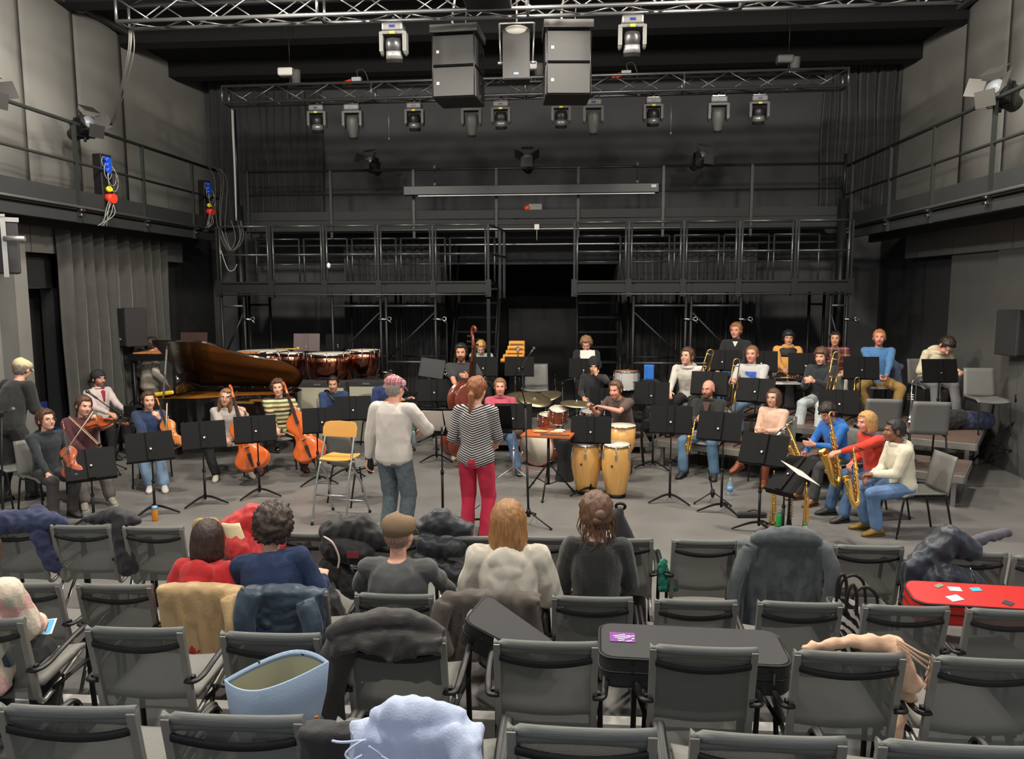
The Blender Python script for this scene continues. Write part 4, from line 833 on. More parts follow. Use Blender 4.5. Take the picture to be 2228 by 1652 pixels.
p14=person(1275,735,13.8,2,'person with light brown curls in black reading a sheet of music, rear centre',fl=.4,lean=14,head=(26,-8,0),hair='curly',hc_=(150,116,84),skin='pink',top=(34,34,38),leg=(30,30,32),LH=(.12,-.38,.98),RH=(-.12,-.38,.98),RN=(1,.2,.3),LN=(-1,.2,.3))
p15=person(1292,792,12.25,-4,'person in a black beanie at the drum kit with a hand over the mouth',fl=.2,lean=6,head=(8,0,0),cap='beanie',capm=mat('beanie_black',(38,40,44),.95,bump=.4,bs=90,str_=(6,6,1)),hair='short',hc_=(30,26,24),skin='olive',top=(36,36,38),legm=jeans('jeans_pale',(130,160,200),(95,125,165)),LH=(.05,-.2,1.12),LP=(1,-.3,-.5),LD=(-.2,-.05,1),LN=(-.2,1,0),RH=(-.16,-.36,.74),seath=.5)
p16=person(1338,829,10.75,-34.0,'person with tied up hair in a brown T shirt and black sleeve playing the congas',lean=26,head=(2,2.0,0),hair='bun',hl=.66,hc_=(96,74,56),skin='pink',short=True,top=(96,78,70),leg=(44,42,46),shoe=(90,60,50),LH=(-.06,-.52,.98),LP=(1,.2,-.3),LN=(0,0,-1),RH=(-.3,-.46,.96),seath=.5,beard=None,LF=(.26,-.3,.09),RF=(-.2,-.3,.09))
# --- right: trombones and trumpets ---
p17=person(1497,757,11.6,-20.0,'person with glasses and brown hair in a cream hoodie, leftmost trombonist',fl=.4,lean=22,head=(-14,-22.0,0),hood=True,hc_=(86,60,46),glasses=True,hvol=1.2,top=(212,206,194),leg=(32,32,34),shoe=(30,30,32),LH=(.3,-.28,.82),RH=(-.2,-.46,.66),LN=(-1,0,0),LF=(.12,-.2,.09))
p18=person(1637,752,11.6,-22.0,'person with a crew cut in a pale grey sweatshirt with blue print, legs crossed',fl=.4,lean=4,head=(-2,-8.0,0),skin='pink',hair='short',hvol=.7,hc_=(128,88,62),top=(190,190,188),legm=jeans('jeans_light',(140,164,190),(104,130,160)),shoe=(214,204,180),LH=(.1,-.44,.72),RH=(-.22,-.42,.86),RF=(-.1,-.42,.09),LF=(-.18,-.58,.42),LK=(1,-.8,.9),LFD=(-1,-.5,-.1),wide=1.05)
b=MB(); c=p18['Ch']; b.grid(lambda u,v:c+Vector((-.08+.16*u,-.137-.01*sin(pi*u)+.02*abs(u-.5),.07-.12*v*(.35+.65*u))),10,8); 
o=b.build('blue_print',mat('print_blue',(60,95,185),.8,var=.5,vs=25),p18['o'])
p19=person(1787,757,11.55,-38.0,'person in a black fleece and pale jeans holding a trombone, brown hair',fl=.4,lean=10,head=(4,-0.0,0),hc_=(96,68,52),hvol=1.3,hl=.42,skin='fair',collar=.012,top=(42,48,52),legm=mat('jeans_white',(196,204,204),.85,var=.2,vs=5,bump=.2),shoe=(60,60,62),LH=(.02,-.42,.86),RH=(-.1,-.42,.84),LN=(-1,0,0),RN=(1,0,0),loose=.012,beard=None)
p20=person(1602,703,13.4,-18.0,'person with fair hair in a black polo shirt, left end of the top row',fl=.6,lean=3,head=(-2,-12.0,0),skin='pink',hc_=(150,104,66),hvol=1.2,top=(36,37,40),legm=jeans('jeans_mid',(92,120,156),(60,86,122)),RH=(-.24,-.36,.64),LH=(.14,-.38,.64),collar=.006)
b=MB(); c=p20['Ch']; b.prism([(-.045,0),(.045,0),(0,-.09)],c+Vector((0,-.128,.155)),(1,0,0),(0,.18,1),(0,1,0),.012); b.build('undershirt',mat('shirt_white',(225,222,216),.8),p20['o'])
p21=person(1716,720,13.1,-8.0,'person in an orange and black puffer vest with a flute across the lap',fl=.6,lean=2,head=(2,-0.0,0),hair='short',hvol=1.5,hl=.42,hc_=(34,34,38),skin='olive',top=(222,160,84),collar=.03,bulk=.02,leg=(36,36,38),LH=(.16,-.40,.70),RH=(-.12,-.40,.72),loose=.014)
b=MB(); c=p21['Ch']; b.rings([[c+Vector(((rx)*cos(2*pi*j/20),(ry)*sin(2*pi*j/20),z)) for j in range(20)] for rx,ry,z in ((.186,.15,.0),(.192,.148,.06),(.2,.13,.115),(.15,.11,.15),(.09,.085,.17))]); b.build('yoke',mat('yoke_black',(36,36,38),.7,bump=.3),p21['o'])
b=MB(); b.box(c+Vector((.1,-.15,.05)),(.06,.006,.02)); b.build('chest_logo',mat('logo_white',(220,220,220),.6),p21['o'])
p22=person(1818,721,13.0,-16.0,'person with wavy dark hair in a red plaid shirt over black, top row',fl=.6,lean=3,head=(0,-6.0,0),hair='curly',hvol=.75,hc_=(34,26,24),skin='olive',topm=mat_stripes('plaid_red',[(120,52,52),(88,44,48),(168,128,118),(120,52,52),(70,40,44)],9,tartan=True),leg=(196,190,180),LH=(.16,-.38,.7),RH=(-.16,-.38,.7),loose=.01)
b=MB(); c=p22['Ch']; b.prism([(-.05,0),(.05,0),(.04,-.3),(-.04,-.3)],c+Vector((0,-.155,.13)),(1,0,0),(0,.1,1),(0,1,0),.02); b.build('undershirt',mat('shirt_black',(28,28,30),.8),p22['o'])
p23=person(1914,717,12.3,-10.0,'person with ginger hair and beard in a blue sweater and mustard trousers, top row',fl=.6,lean=6,head=(-6,-10.0,0),skin='pink',hc_=(176,112,66),hvol=.8,beard=(176,104,66),top=(82,130,180),leg=(172,138,80),LH=(.06,-.42,.66),RH=(-.06,-.42,.66),LN=(-1,0,0),RN=(1,0,0),LK=(.9,-1,.5),RK=(-.9,-1,.5),wide=1.08)
p24=person(2072,742,11.9,6.0,'person in a cream hoodie bent far forward at the right end of the top row',fl=.6,lean=30,head=(42,-0.0,12),hood=True,hc_=(52,38,30),hvol=1.3,top=(222,212,178),leg=(120,120,120),LH=(.2,-.42,.72),RH=(-.2,-.42,.72),wide=.95)
# --- saxophones ---
p25=person(1541,827,10.75,-24.0,'bald person with glasses and goatee in a black hoodie holding a saxophone',lean=3,head=(2,-14.0,0),hair='bald',skin='pink',glasses=True,beard=(92,66,54),hood=True,top=(38,40,38),legm=jeans('jeans_worn',(110,145,165),(52,78,110)),shoe=(40,42,44),LH=(.04,-.36,.68),RH=(-.08,-.36,.82),LN=(-1,0,0),RN=(1,0,0),RK=(-.6,-1,.5),LF=(.2,-.42,.09),RF=(-.22,-.5,.09),loose=.008)
b=MB(); c=p25['Ch']; b.prism([(-.05,.02),(.05,.02),(.02,-.12),(-.02,-.12)],c+Vector((0,-.152,.13)),(1,0,0),(0,.15,1),(0,1,0),.02); b.build('undershirt',mat('shirt_brown',(88,62,58),.8),p25['o'])
p26=person(1684,846,10.35,-38.0,'person with glasses in a pale pink sweater and tall brown boots, legs crossed',lean=0,fem=1,head=(0,-4.0,0),hair='bob',hlong=.75,hl=.62,hvol=.9,hc_=(98,72,54),glasses=True,skin='fair',top=(226,186,162),leg=(30,36,50),shoe=(140,74,44),boots=True,LH=(.02,-.30,.78),RH=(-.1,-.32,.72),LN=(-1,0,0),RN=(1,0,0),LF=(.08,-.42,.09),RF=(-.12,-.86,.36),RK=(.3,-.4,1),LFD=(.2,-1,-.05),RFD=(-.3,-1,-.3))
p27=person(1794,880,9.35,-66,'person with dark hair and glasses in a blue hoodie bent over a saxophone',lean=14,head=(24,-0.0,0),hood=True,hc_=(44,36,34),hvol=1.4,hl=.42,glasses=True,skin='pink',top=(44,112,190),leg=(70,70,70),shoe=(140,100,66),LH=(.02,-.42,.78),RH=(-.06,-.5,.64),LN=(-1,0,0),RN=(1,0,0))
p28=person(1884,906,8.7,-76,'person with blonde bob in a red sweater and scarf reaching to the music stand',lean=14,fem=1,head=(2,-0.0,0),hair='bob',hlong=.85,hl=.6,hc_=(196,152,96),skin='pink',top=(216,62,42),legm=jeans('jeans_mid',(92,120,156),(60,86,122)),shoe=(60,60,56),LH=(.16,-.62,.88),RH=(-.05,-.3,.68),LP=(.2,.3,-1))
b=MB(); c=p28['Ch']; b.torus(c+Vector((0,-.03,.17)),.085,.034,(0,.3,1),20,8); b.build('scarf',mat('scarf_grey',(110,112,128),.9,var=.3,vs=20,bump=.4),p28['o'])
p29=person(1945,922,8.15,-84,'person in a cream hoodie and blue jeans holding a saxophone, nearest on the right',lean=12,head=(0,-8.0,0),hair='short',hc_=(40,36,38),hvol=.9,skin='brown',hood=True,top=(222,214,190),legm=jeans('jeans_fade',(140,170,205),(60,90,135)),shoe=(150,120,50),LH=(.0,-.36,.70),RH=(-.08,-.36,.66),RK=(-.2,-1,.5),loose=.01,LF=(.12,-.34,.09),RF=(-.12,-.36,.09))
# --- standing in the middle ---
p30=person(861,820,7.45,165,'standing person in a plaid flat cap, white sweater and grey sweatpants, back turned',sit=False,lean=2,head=(4,-12,0),hair='short',hc_=(150,140,130),hs=1.0,cap='flat',capm=mat_stripes('cap_plaid',[(170,84,96),(214,180,180),(120,60,74),(190,130,134)],26,tartan=True),top=(214,206,196),legm=mat('sweatpants',(100,112,118),.95,var=.25,vs=40,bump=.3,bs=120),shoe=(60,60,60),RH=(-.16,-.36,1.12),RP=(-1,.3,-.6),LH=(.3,-.02,.86),loose=.014,wide=1.05,bulk=.015)
p31=person(1038,823,7.5,172,'standing person in a black and white striped top and crimson trousers, back turned',sit=False,lean=3,fem=1,head=(2,-10,0),hair='pony',hl=.62,hc_=(140,84,50),hvol=1.5,hs=1.05,topm=mat_stripes('stripes_bw',[(40,38,42),(214,208,204)],42,diag=-.35,bands=[0,.6]),leg=(196,44,72),shoe=(30,30,30),RH=(-.14,-.32,1.02),LH=(.18,-.22,1.0),wide=1.02,loose=.006)
b=MB(); w=p30['WL']; b.caps(w+Vector((0,0,.02)),w+Vector((0,-.02,-.08)),.034,.045); b.caps(w+Vector((0,-.02,-.08)),w+Vector((0,-.03,-.14)),.045,.03); b.build('glove',mat('glove_dark',(34,34,38),.9),p30['o'])
# --- audience ---
p32=person(452,1132,4.42,176,'seated person with dark brown bob in a red hoodie, back turned, second row',lean=14,fem=1,head=(6,14,0),hair='bob',hlong=.95,hc_=(56,38,30),hvol=1.15,hood=True,top=(196,42,44),leg=(40,40,42),noshoes=True,loose=.012,vox=.009,wr=.01,LH=(.25,-.3,.7),RH=(-.25,-.3,.7),LF=(.14,-.45,.09),RF=(-.14,-.45,.09),smin=.85)
p33=person(598,1103,4.45,184,'seated person with dark curls in a navy knit sweater, back turned, second row',lean=20,tilt=9,head=(4,14,-14),hair='curly',hvol=1.5,hc_=(58,42,34),topm=mat('knit_navy',(40,56,88),.95,bump=.6,bs=60,str_=(1,1,5),var=.12,vs=20),leg=(50,50,56),noshoes=True,LP=(.5,.3,-1),RP=(-.5,.3,-1),loose=.008,wr=.009,RH=(-.2,-.36,.8),LH=(.1,-.38,.8),wide=1.08,smin=.85)
p34=person(868,1120,4.35,178,'seated person in a brown tweed flat cap and grey sweater, back turned, second row',lean=6,head=(-2,-12,0),hair='buzz',hc_=(150,120,100),cap='flat',capm=mat_stripes('cap_tweed',[(150,124,94),(116,92,68),(164,142,112),(104,84,64)],90,tartan=True),top=(92,92,92),leg=(50,50,52),noshoes=True,LP=(.8,.3,-.5),RP=(-.8,.2,-.6),LH=(.12,-.34,.9),RH=(-.1,-.36,.9),wide=1.12,wr=.009,smin=.85)
p35=person(1106,1092,4.5,182,'seated person with long dark blonde hair in a cream hoodie, back turned, second row',lean=8,head=(4,0,0),fem=1,hair='long',hlong=1.35,hvol=1.5,hl=.6,hc_=(158,112,66),hood=True,top=(214,206,190),leg=(60,60,66),noshoes=True,loose=.026,wide=1.12,wr=.012,smin=.85,LP=(.5,.3,-.8),RP=(-.5,.2,-.8))
def wisps(b,h,Rh):
    rnd=random.Random(5)
    for i in range(60):
        a=rnd.uniform(-1.4,1.4); z=rnd.uniform(-.09,.03); x=.085*sin(a); y=.09*cos(a)+.01; b.tube(smooth_pts([h(x,y,z+.06),h(x*1.15,y*1.12,z),h(x*1.2+rnd.uniform(-.02,.02),y*1.1,z-.07),h(x*1.25+rnd.uniform(-.03,.03),y*1.15,z-.11)],3),[.005,.005,.004,.003,.0015],5)
p36=person(1297,1077,4.7,180,'seated person with a messy brown hair bun in a black fuzzy sweater, second row',lean=4,head=(4,8,0),fem=1,hair='bun',hvol=1.7,hl=.62,hc_=(104,74,54),topm=mat('fuzzy_black',(20,21,21),.98,bump=.9,bs=160,var=.3,vs=60,sheen=.5),leg=(40,40,44),noshoes=True,loose=.012,wide=1.0,wr=.006,smin=.85,extra=wisps)
def skinmat(name): pass
m_card=mat('cardigan_pattern',(226,206,186),.95,bump=.4,bs=60)
N,L,B=nodes_of(m_card); vo=N.new('ShaderNodeTexVoronoi'); vo.inputs['Scale'].default_value=9; tc=N.new('ShaderNodeTexCoord'); L.new(tc.outputs['Object'],vo.inputs[0]); rr=N.new('ShaderNodeValToRGB'); rr.color_ramp.interpolation='CONSTANT'
sx=N.new('ShaderNodeSeparateColor'); L.new(vo.outputs['Color'],sx.inputs[0]); L.new(sx.outputs[0],rr.inputs[0])
for i,(p_,c_) in enumerate(((0,(224,208,184)),(.35,(222,176,168)),(.62,(228,214,196)),(.82,(68,72,92)),(.9,(190,198,176)))):
    e=rr.color_ramp.elements[i] if i<2 else rr.color_ramp.elements.new(p_); e.position=p_; e.color=(*lin(c_),1)
L.new(rr.outputs[0],B.inputs['Base Color'])
p37=person(-40,1150,3.45,190,'seated person in a pink and cream patterned cardigan, cut by the left edge',fl=.2,lean=10,fem=1,head=(18,0,0),hair='bob',hc_=(80,60,50),topm=m_card,leg=(36,36,38),loose=.03,bulk=.03,wr=.012,noshoes=False,LH=(.1,-.42,.68),RH=(-.14,-.42,.68),smin=.85,LF=(.14,-.45,.09),RF=(-.14,-.45,.09))
# ================= CHAIRS UNDER THE MUSICIANS =================
for q,l,dy in ((p1,'grey stacking chair under the leftmost violinist in the black hoodie',.02),(p2,'grey stacking chair under the violinist in maroon',.02),(p3,'grey stacking chair under the violist in navy',.02),(p7,'grey stacking chair under the cellist with long hair',.02),
  (p8,'grey stacking chair under the cellist in the striped sweater',.02),(p9,'grey stacking chair under the person with the black strap',.02),(p10,'grey stacking chair under the guitarist in blue',.02),(p12,'grey stacking chair under the blonde person at the rear centre',.02),(p13,'grey stacking chair under the person in the pink hoodie',.02),(p14,'grey stacking chair under the curly haired reader',.02),
  (p17,'grey stacking chair under the leftmost trombonist',.02),(p18,'grey stacking chair under the person with blue print sweatshirt',.02),(p19,'grey stacking chair under the trombonist in black fleece',.02),(p20,'grey stacking chair under the person in the black polo',.02),(p21,'grey stacking chair under the person in the orange vest',.02),(p22,'grey stacking chair under the person in red plaid',.02),
  (p23,'grey stacking chair under the person in the blue sweater with mustard trousers',.02),(p24,'grey stacking chair under the bent person at the right end of the top row',.02),(p25,'grey stacking chair under the bald saxophonist',.02),(p26,'grey stacking chair under the person with tall brown boots',.02),(p27,'grey stacking chair under the saxophonist in blue',.02),(p28,'grey stacking chair under the person in the red sweater',.02)): chairfor(q,l,dy)
q=p29['W']((0,.1,0)); stack_chair('grey stacking chair turned sideways under the nearest saxophonist in cream',(q.x+.05,q.y-.02),p29['yaw'],0)
p=G(1915,985,.6); stack_chair('empty grey stacking chair on the front right riser, left of the pair',(D(1918,850,9.55).x,9.55+.1),180-6,.4); stack_chair('empty grey stacking chair on the front right riser, right of the pair',(D(2022,850,9.35).x,9.35+.1),180-8,.4)
stack_chair('empty grey stacking chair at the right end of the high riser',(D(2145,880,10.9).x,10.9),-4,.6)
stack_chair('empty grey stacking chair behind the standing man, near the wooden stool',(D(775,1040,9.0).x,9.0),150,0)
stack_chair('empty grey stacking chair at the rear centre below the temple blocks',(D(1165,820,13.0).x,13.3),2,.4)
m_bluech=mat('chair_blue',(30,50,120),.6); q=D(135,900,11.2); stack_chair('blue upholstered chair by the dark doorway on the far left',(q.x,11.2),70,0,m_bluech,'blue chairs')
q=D(20,1050,8.6); stack_chair('empty grey stacking chair at the far left edge, behind a microphone stand',(q.x,8.6),75,0)
# black wooden chair
q=p16['W']((0,0,0)); t=T('wooden_chair','black wooden chair with spindle back under the conga player','chair',(q.x,q.y,0),p16['yaw']); m=mat('black_wood',(28,26,26),.4)
b=MB(); b.box((0,0,.46),(.42,.42,.035)); b.build('seat',m,t,bev=.01)
for x in (-.18,.18):
    b=MB(); b.tube([(x,-.18,0),(x,-.18,.45)],.02); b.build('leg',m,t); b=MB(); b.tube(smooth_pts([(x,.26,0),(x,.19,.45),(x,.26,.9)]),.02); b.build('leg',m,t)
b=MB(); b.box((0,.25,.85),(.38,.025,.09)); b.box((0,.23,.66),(.38,.02,.05)); b.build('backrest',m,t,bev=.006)
# wooden folding bar stool
m_org=mat('stool_wood',(232,170,84),.45,var=.08,vs=3,str_=(1,8,1)); m_tub=mat('stool_tube',(176,178,176),.35,.8)
c=G(742,1128); t=T('bar_stool','tall folding stool with orange plywood seat and back, silver legs','stool',(c.x,c.y+.0,0),-8)
def U(n,P,r,m): b=MB(); b.tube(smooth_pts(P,4),r,8); return b.build(n,m,t)
for s in (-1,1):
    U('back_leg',[(s*.2,-.3,0),(s*.19,-.2,.42),(s*.18,-.07,.72),(s*.17,.06,1.02)],.013,m_tub); U('front_leg',[(s*.23,.28,0),(s*.2,.12,.4),(s*.17,-.12,.66)],.013,m_tub)
b=MB(); b.cyl((-.2,-.22,.32),(.2,-.22,.32),.011); b.cyl((-.2,.22,.15),(.2,.22,.15),.011); b.cyl((-.19,-.02,.66),(.19,-.02,.66),.011); b.build('crossbar',m_tub,t)
b=MB(); b.grid(lambda u,v:((u-.5)*.38*(1-.12*(2*v-1)**2),-.16+.36*v,.70-.012*sin(pi*u)),10,8,th=.014); b.build('seat',m_org,t,bev=.003)
b=MB()
pts=[(-.2,-.075),(.2,-.075),(.205,.03),(.18,.085),(.12,.1),(0,.106),(-.12,.1),(-.18,.085),(-.205,.03)]
b.prism(pts,(0,.045,1.0),(1,0,0),(0,.25,.97),(0,-1,.25),.014); b.build('backrest',m_org,t,bev=.004)
for s in (-1,1): b=MB(); b.cyl((s*.23,.28,0),(s*.23,.28,.03),.017); b.cyl((s*.2,-.3,0),(s*.2,-.3,.03),.017); b.build('rubber_foot',RUB,t)
# ================= MUSIC STANDS =================
m_desk=mat('stand_black',(9,9,10),.7,0,spec=.25)
def stand(label,gp,dp,yaw,tilt=20,w=.5,h=.33,fl=0,tri=False,paper=None,base=True,Y=None,col=None):
    """gp: pixel of the foot, dp: pixel of the desk centre, yaw 0 = readable side away from the viewer"""
    g=G(gp[0],gp[1],fl) if Y is None else D(dp[0],dp[1],Y); d=D(dp[0],dp[1],g.y); z=d.z-fl
    t=T('music_stand',label,'music stand',(g.x,g.y,fl),yaw,'music stands'); dx=(rot(0,0,-yaw)@Vector((d.x-g.x,0,0))); dx=Vector((max(-.12,min(.12,dx.x)),0,0))
    R=rot(-tilt); O=Vector((dx.x,-.02,z)); m=col or m_desk
    b=MB(); b.box(O,(w,.008,h),R); b.box(O+R@Vector((0,.035,-h/2)),(w,.07,.008),R); b.box(O+R@Vector((0,.07,-h/2+.012)),(w,.006,.02),R); b.build('desk',m,t,bev=.003)
    b=MB(); b.box(O+R@Vector((0,-.014,0)),(.07,.02,h*.98),R); b.build('desk_rib',m,t)
    b=MB(); b.cyl(O+R@Vector((0,-.03,-.04)),O+R@Vector((0,-.042,-.04)),.012); b.cyl(O+Vector((0,-.03,-.06)),(0,-.02,z-.15),.012); b.build('tilt_knob',ALU,t)
    zt=z-.08
    b=MB(); b.cyl((0,-.02,zt*.5),(0,-.02,zt),.009); b.build('upper_pole',CHR if tri else BLK,t); b=MB(); b.cyl((0,-.02,.06),(0,-.02,zt*.55),.0145); b.cyl((0,-.02,zt*.52),(0,-.02,zt*.56),.02); b.build('lower_pole',BLK if not tri else ALU,t)
    if base:
        for a in (90,210,330):
            x,y=cos(R_(a)),sin(R_(a)); b=MB()
            if tri: b.cyl((0,-.02,.2),(x*.33,y*.33-.02,.01),.009); b.cyl((0,-.02,.1),(x*.17,y*.17-.02,.1),.006)
            else: b.tube(smooth_pts([(0,-.02,.1),(x*.1,y*.1-.02,.085),(x*.28,y*.28-.02,.015)]),[.02,.018,.012],8,flat=.7)
            b.build('foot',ALU if tri else m_desk,t)
    if paper is not None:
        for k in range(paper):
            b=MB(); x=(k-(paper-1)/2)*.235; b.box(O+R@Vector((x,.012+.004*k,.0)),(.22,.005,.3),R@rot(0,(-1)**k*1.2,0)); pg=b.build('sheet_music',PAPER); tag(pg,('' if paper<2 else 'left ' if k==1 else 'right ')+'white score page on the '+label.split(',')[0],'sheet music')
            pg.location=t.location; pg.rotation_euler=t.rotation_euler; pg.name='sheet_music'
    return t
B_='black music stand '
stand(B_+'before the leftmost violinist, desk tipped towards him',(222,1172),(196,1008),-140+180,35,.5,.36,Y=7.9)
stand(B_+'before the violinist in maroon, orange can at its foot',(337,1118),(325,970),38,25)
stand(B_+'between the violist in navy and the left cello',(447,1096),(443,946),32,22)
stand(B_+'before the left cello',(565,1080),(555,932),28,22)
stand(B_+'before the right cello',(693,1052),(700,914),24,20)
stand(B_+'before the person with the black strap',(755,1035),(768,888),18,20)
stand('music stand of the man in the plaid cap, seen from its readable side',(963,1142),(966,915),178,35,.5,.34,paper=2)
stand('music stand in front of the woman in the striped top, mostly hidden by her',(1050,1152),(1062,908),178,35,.5,.34,paper=1)
stand('black music stand on a chrome tripod before the person in pink',(1118,1046),(1117,905),0,18,.5,.34,tri=True)
stand(B_+'at the left of the double bass player',(950,1003),(945,849),8,15)
stand(B_+'before the blonde person at the rear centre',(1050,900),(1052,797),0,15,fl=.4,Y=13.0)
stand(B_+'below the temple blocks',(1135,900),(1130,797),0,12,fl=.4,Y=12.95)
stand(B_+'before the curly haired reader',(1270,900),(1270,801),-2,12,fl=.4,Y=13.0)
stand(B_+'right in front of the two congas',(1285,1077),(1286,934),-6,20)
stand(B_+'beside the drummer in the black beanie',(1305,1000),(1310,868),-8,10,w=.36,Y=11.3)
stand(B_+'standing free before the open floor right of the drums',(1420,1018),(1418,856),-12,16)
stand(B_+'left of the bald saxophonist',(1457,1092),(1460,912),-10,20)
stand(B_+'before the person with tall brown boots',(1570,1114),(1565,927),-26,22)
stand(B_+'before the saxophonist in blue',(1652,1155),(1664,976),-34,25)
stand(B_+'with a white sheet, before the person in red',(1705,1168),(1735,1028),-50,55,.34,.5)
stand(B_+'before the leftmost trombonist',(1545,960),(1543,833),-18,22,fl=.4,Y=10.9)
stand(B_+'before the person with the crew cut',(1640,960),(1645,848),-26,24,fl=.4,Y=10.6)
stand(B_+'before the person in the black polo',(1575,900),(1572,783),-14,14,fl=.6,Y=12.6)
stand(B_+'between the crew cut and the orange vest',(1656,900),(1656,786),-10,14,fl=.6,Y=12.4)
stand(B_+'before the person in the orange vest, right side',(1753,900),(1752,791),-10,14,fl=.6,Y=12.1)
stand(B_+'before the blue sweater, a page sticking out',(1876,900),(1873,800),-6,14,fl=.6,Y=11.6)
stand(B_+'before the bent person at the right end',(2043,900),(2043,806),4,14,fl=.6,Y=11.3)
stand(B_+'before the trombonist in black fleece',(1825,960),(1825,874),-12,22,fl=.4,Y=10.3)
stand('dark brown music stand behind the raised piano lid',(423,860),(423,743),0,8,Y=13.4,col=mat('stand_brown',(70,50,44),.5))
m_sg=mat('stand_grey',(112,98,98),.5)
stand('greyish pink music stand behind the timpani',(668,860),(668,745),0,8,Y=14.0,col=m_sg)
stand(B_+'behind the timpani, right of the greyish one',(735,860),(737,746),0,8,Y=14.2)
# sheets
q=D(1742,1030,7.55); b=MB(); b.box((0,0,0),(.24,.004,.46),rot(35,0,0)); o=b.build('sheet_music',PAPER,loc=q,R=rot(30,25,-55)); tag(o,'long white sheet hanging off the stand before the person in red','sheet music')
q=p14['W']((0,-.5,1.0)); b=MB(); b.box((0,0,0),(.26,.012,.2),rot(-30,0,5)); tag(b.build('sheet_music',PAPER,loc=q),'white sheet held up by the curly haired reader','sheet music')
# speaker monitor / tilted grey wedge
q=D(940,802,12.7); t=T('tilted_panel_stand','tilted dark grey panel on a stand left of the bass player','panel',(q.x,12.7,0)); b=MB(); b.box((0,0,q.z),(.42,.05,.33),rot(-18,8,0)); b.build('panel',mat('wedge_grey',(40,42,42),.6),t,bev=.01); b=MB(); b.cyl((0,.03,.05),(0,.03,q.z),.015); b.build('pole',BLK,t)
for a in (90,210,330): b=MB(); b.cyl((0,.03,.1),(.28*cos(R_(a)),.28*sin(R_(a)),.01),.012); b.build('foot',BLK,t)
# ================= MICROPHONES =================
def micstand(label,g,top,boom=None,fl=0,ms=True,r=.32,Y=None):
    g=G(*g,fl) if Y is None else Vector((D(*g,Y).x,Y,fl)); t=T('microphone_stand',label,'microphone stand',(g.x,g.y,fl)); tp=D(*top,g.y)-g; 
    b=MB(); b.cyl((0,0,.12),tp,.009); b.cyl((0,0,.1),tp*.5,.013); b.build('pole',BLK,t)
    for a in (80,200,320): b=MB(); b.cyl((0,0,.14),(r*cos(R_(a)),r*sin(R_(a)),.015),.008); b.cyl((r*.93*cos(R_(a)),r*.93*sin(R_(a)),.02),(r*cos(R_(a)),r*sin(R_(a)),.012),.013); b.build('leg',BLK,t)
    b=MB(); b.lathe([(.02,.08),(.028,.12),(.02,.17)],12); b.cyl(tp-Vector((0,0,.03)),tp+Vector((0,0,.02)),.018); b.build('joint',BLKP,t)
    if boom:
        a=D(*boom[0],g.y)-g; c=D(*boom[1],g.y-.15)-g; b=MB(); b.cyl(a,c,.007); b.build('boom',BLK,t)
        if ms: 
            d=(c-a).normalized(); b=MB(); b.cyl(c,c+d*.14,.012,.018); b.ell(c+d*.16,.028); b.build('microphone',mat('mic_grey',(90,90,92),.4,.5),t)
    return t
micstand('tall black microphone stand right of the striped woman, long boom upwards',(1150,1140),(1143,880),((1143,880),(1135,845)),ms=False,r=.34)
micstand('microphone on a boom over the temple blocks stand',(1140,925),(1137,800),((1108,835),(1150,775)),Y=12.4)
micstand('microphone boom reaching over the drum kit from the left',(1225,960),(1224,835),((1205,835),(1255,822)),Y=11.6,ms=False)
micstand('microphone stand at the bald saxophonist feet',(1550,1095),(1545,1040),((1545,1040),(1540,1020)),r=.25,ms=False)
micstand('black microphone stand at the far left edge before the violinist',(8,1170),(3,900),((3,900),(18,895)),r=.25)
micstand('microphone stand before the piano player',(250,1030),(262,905),((262,905),(212,868)),r=.22)
q=D(2205,700,11.3); 
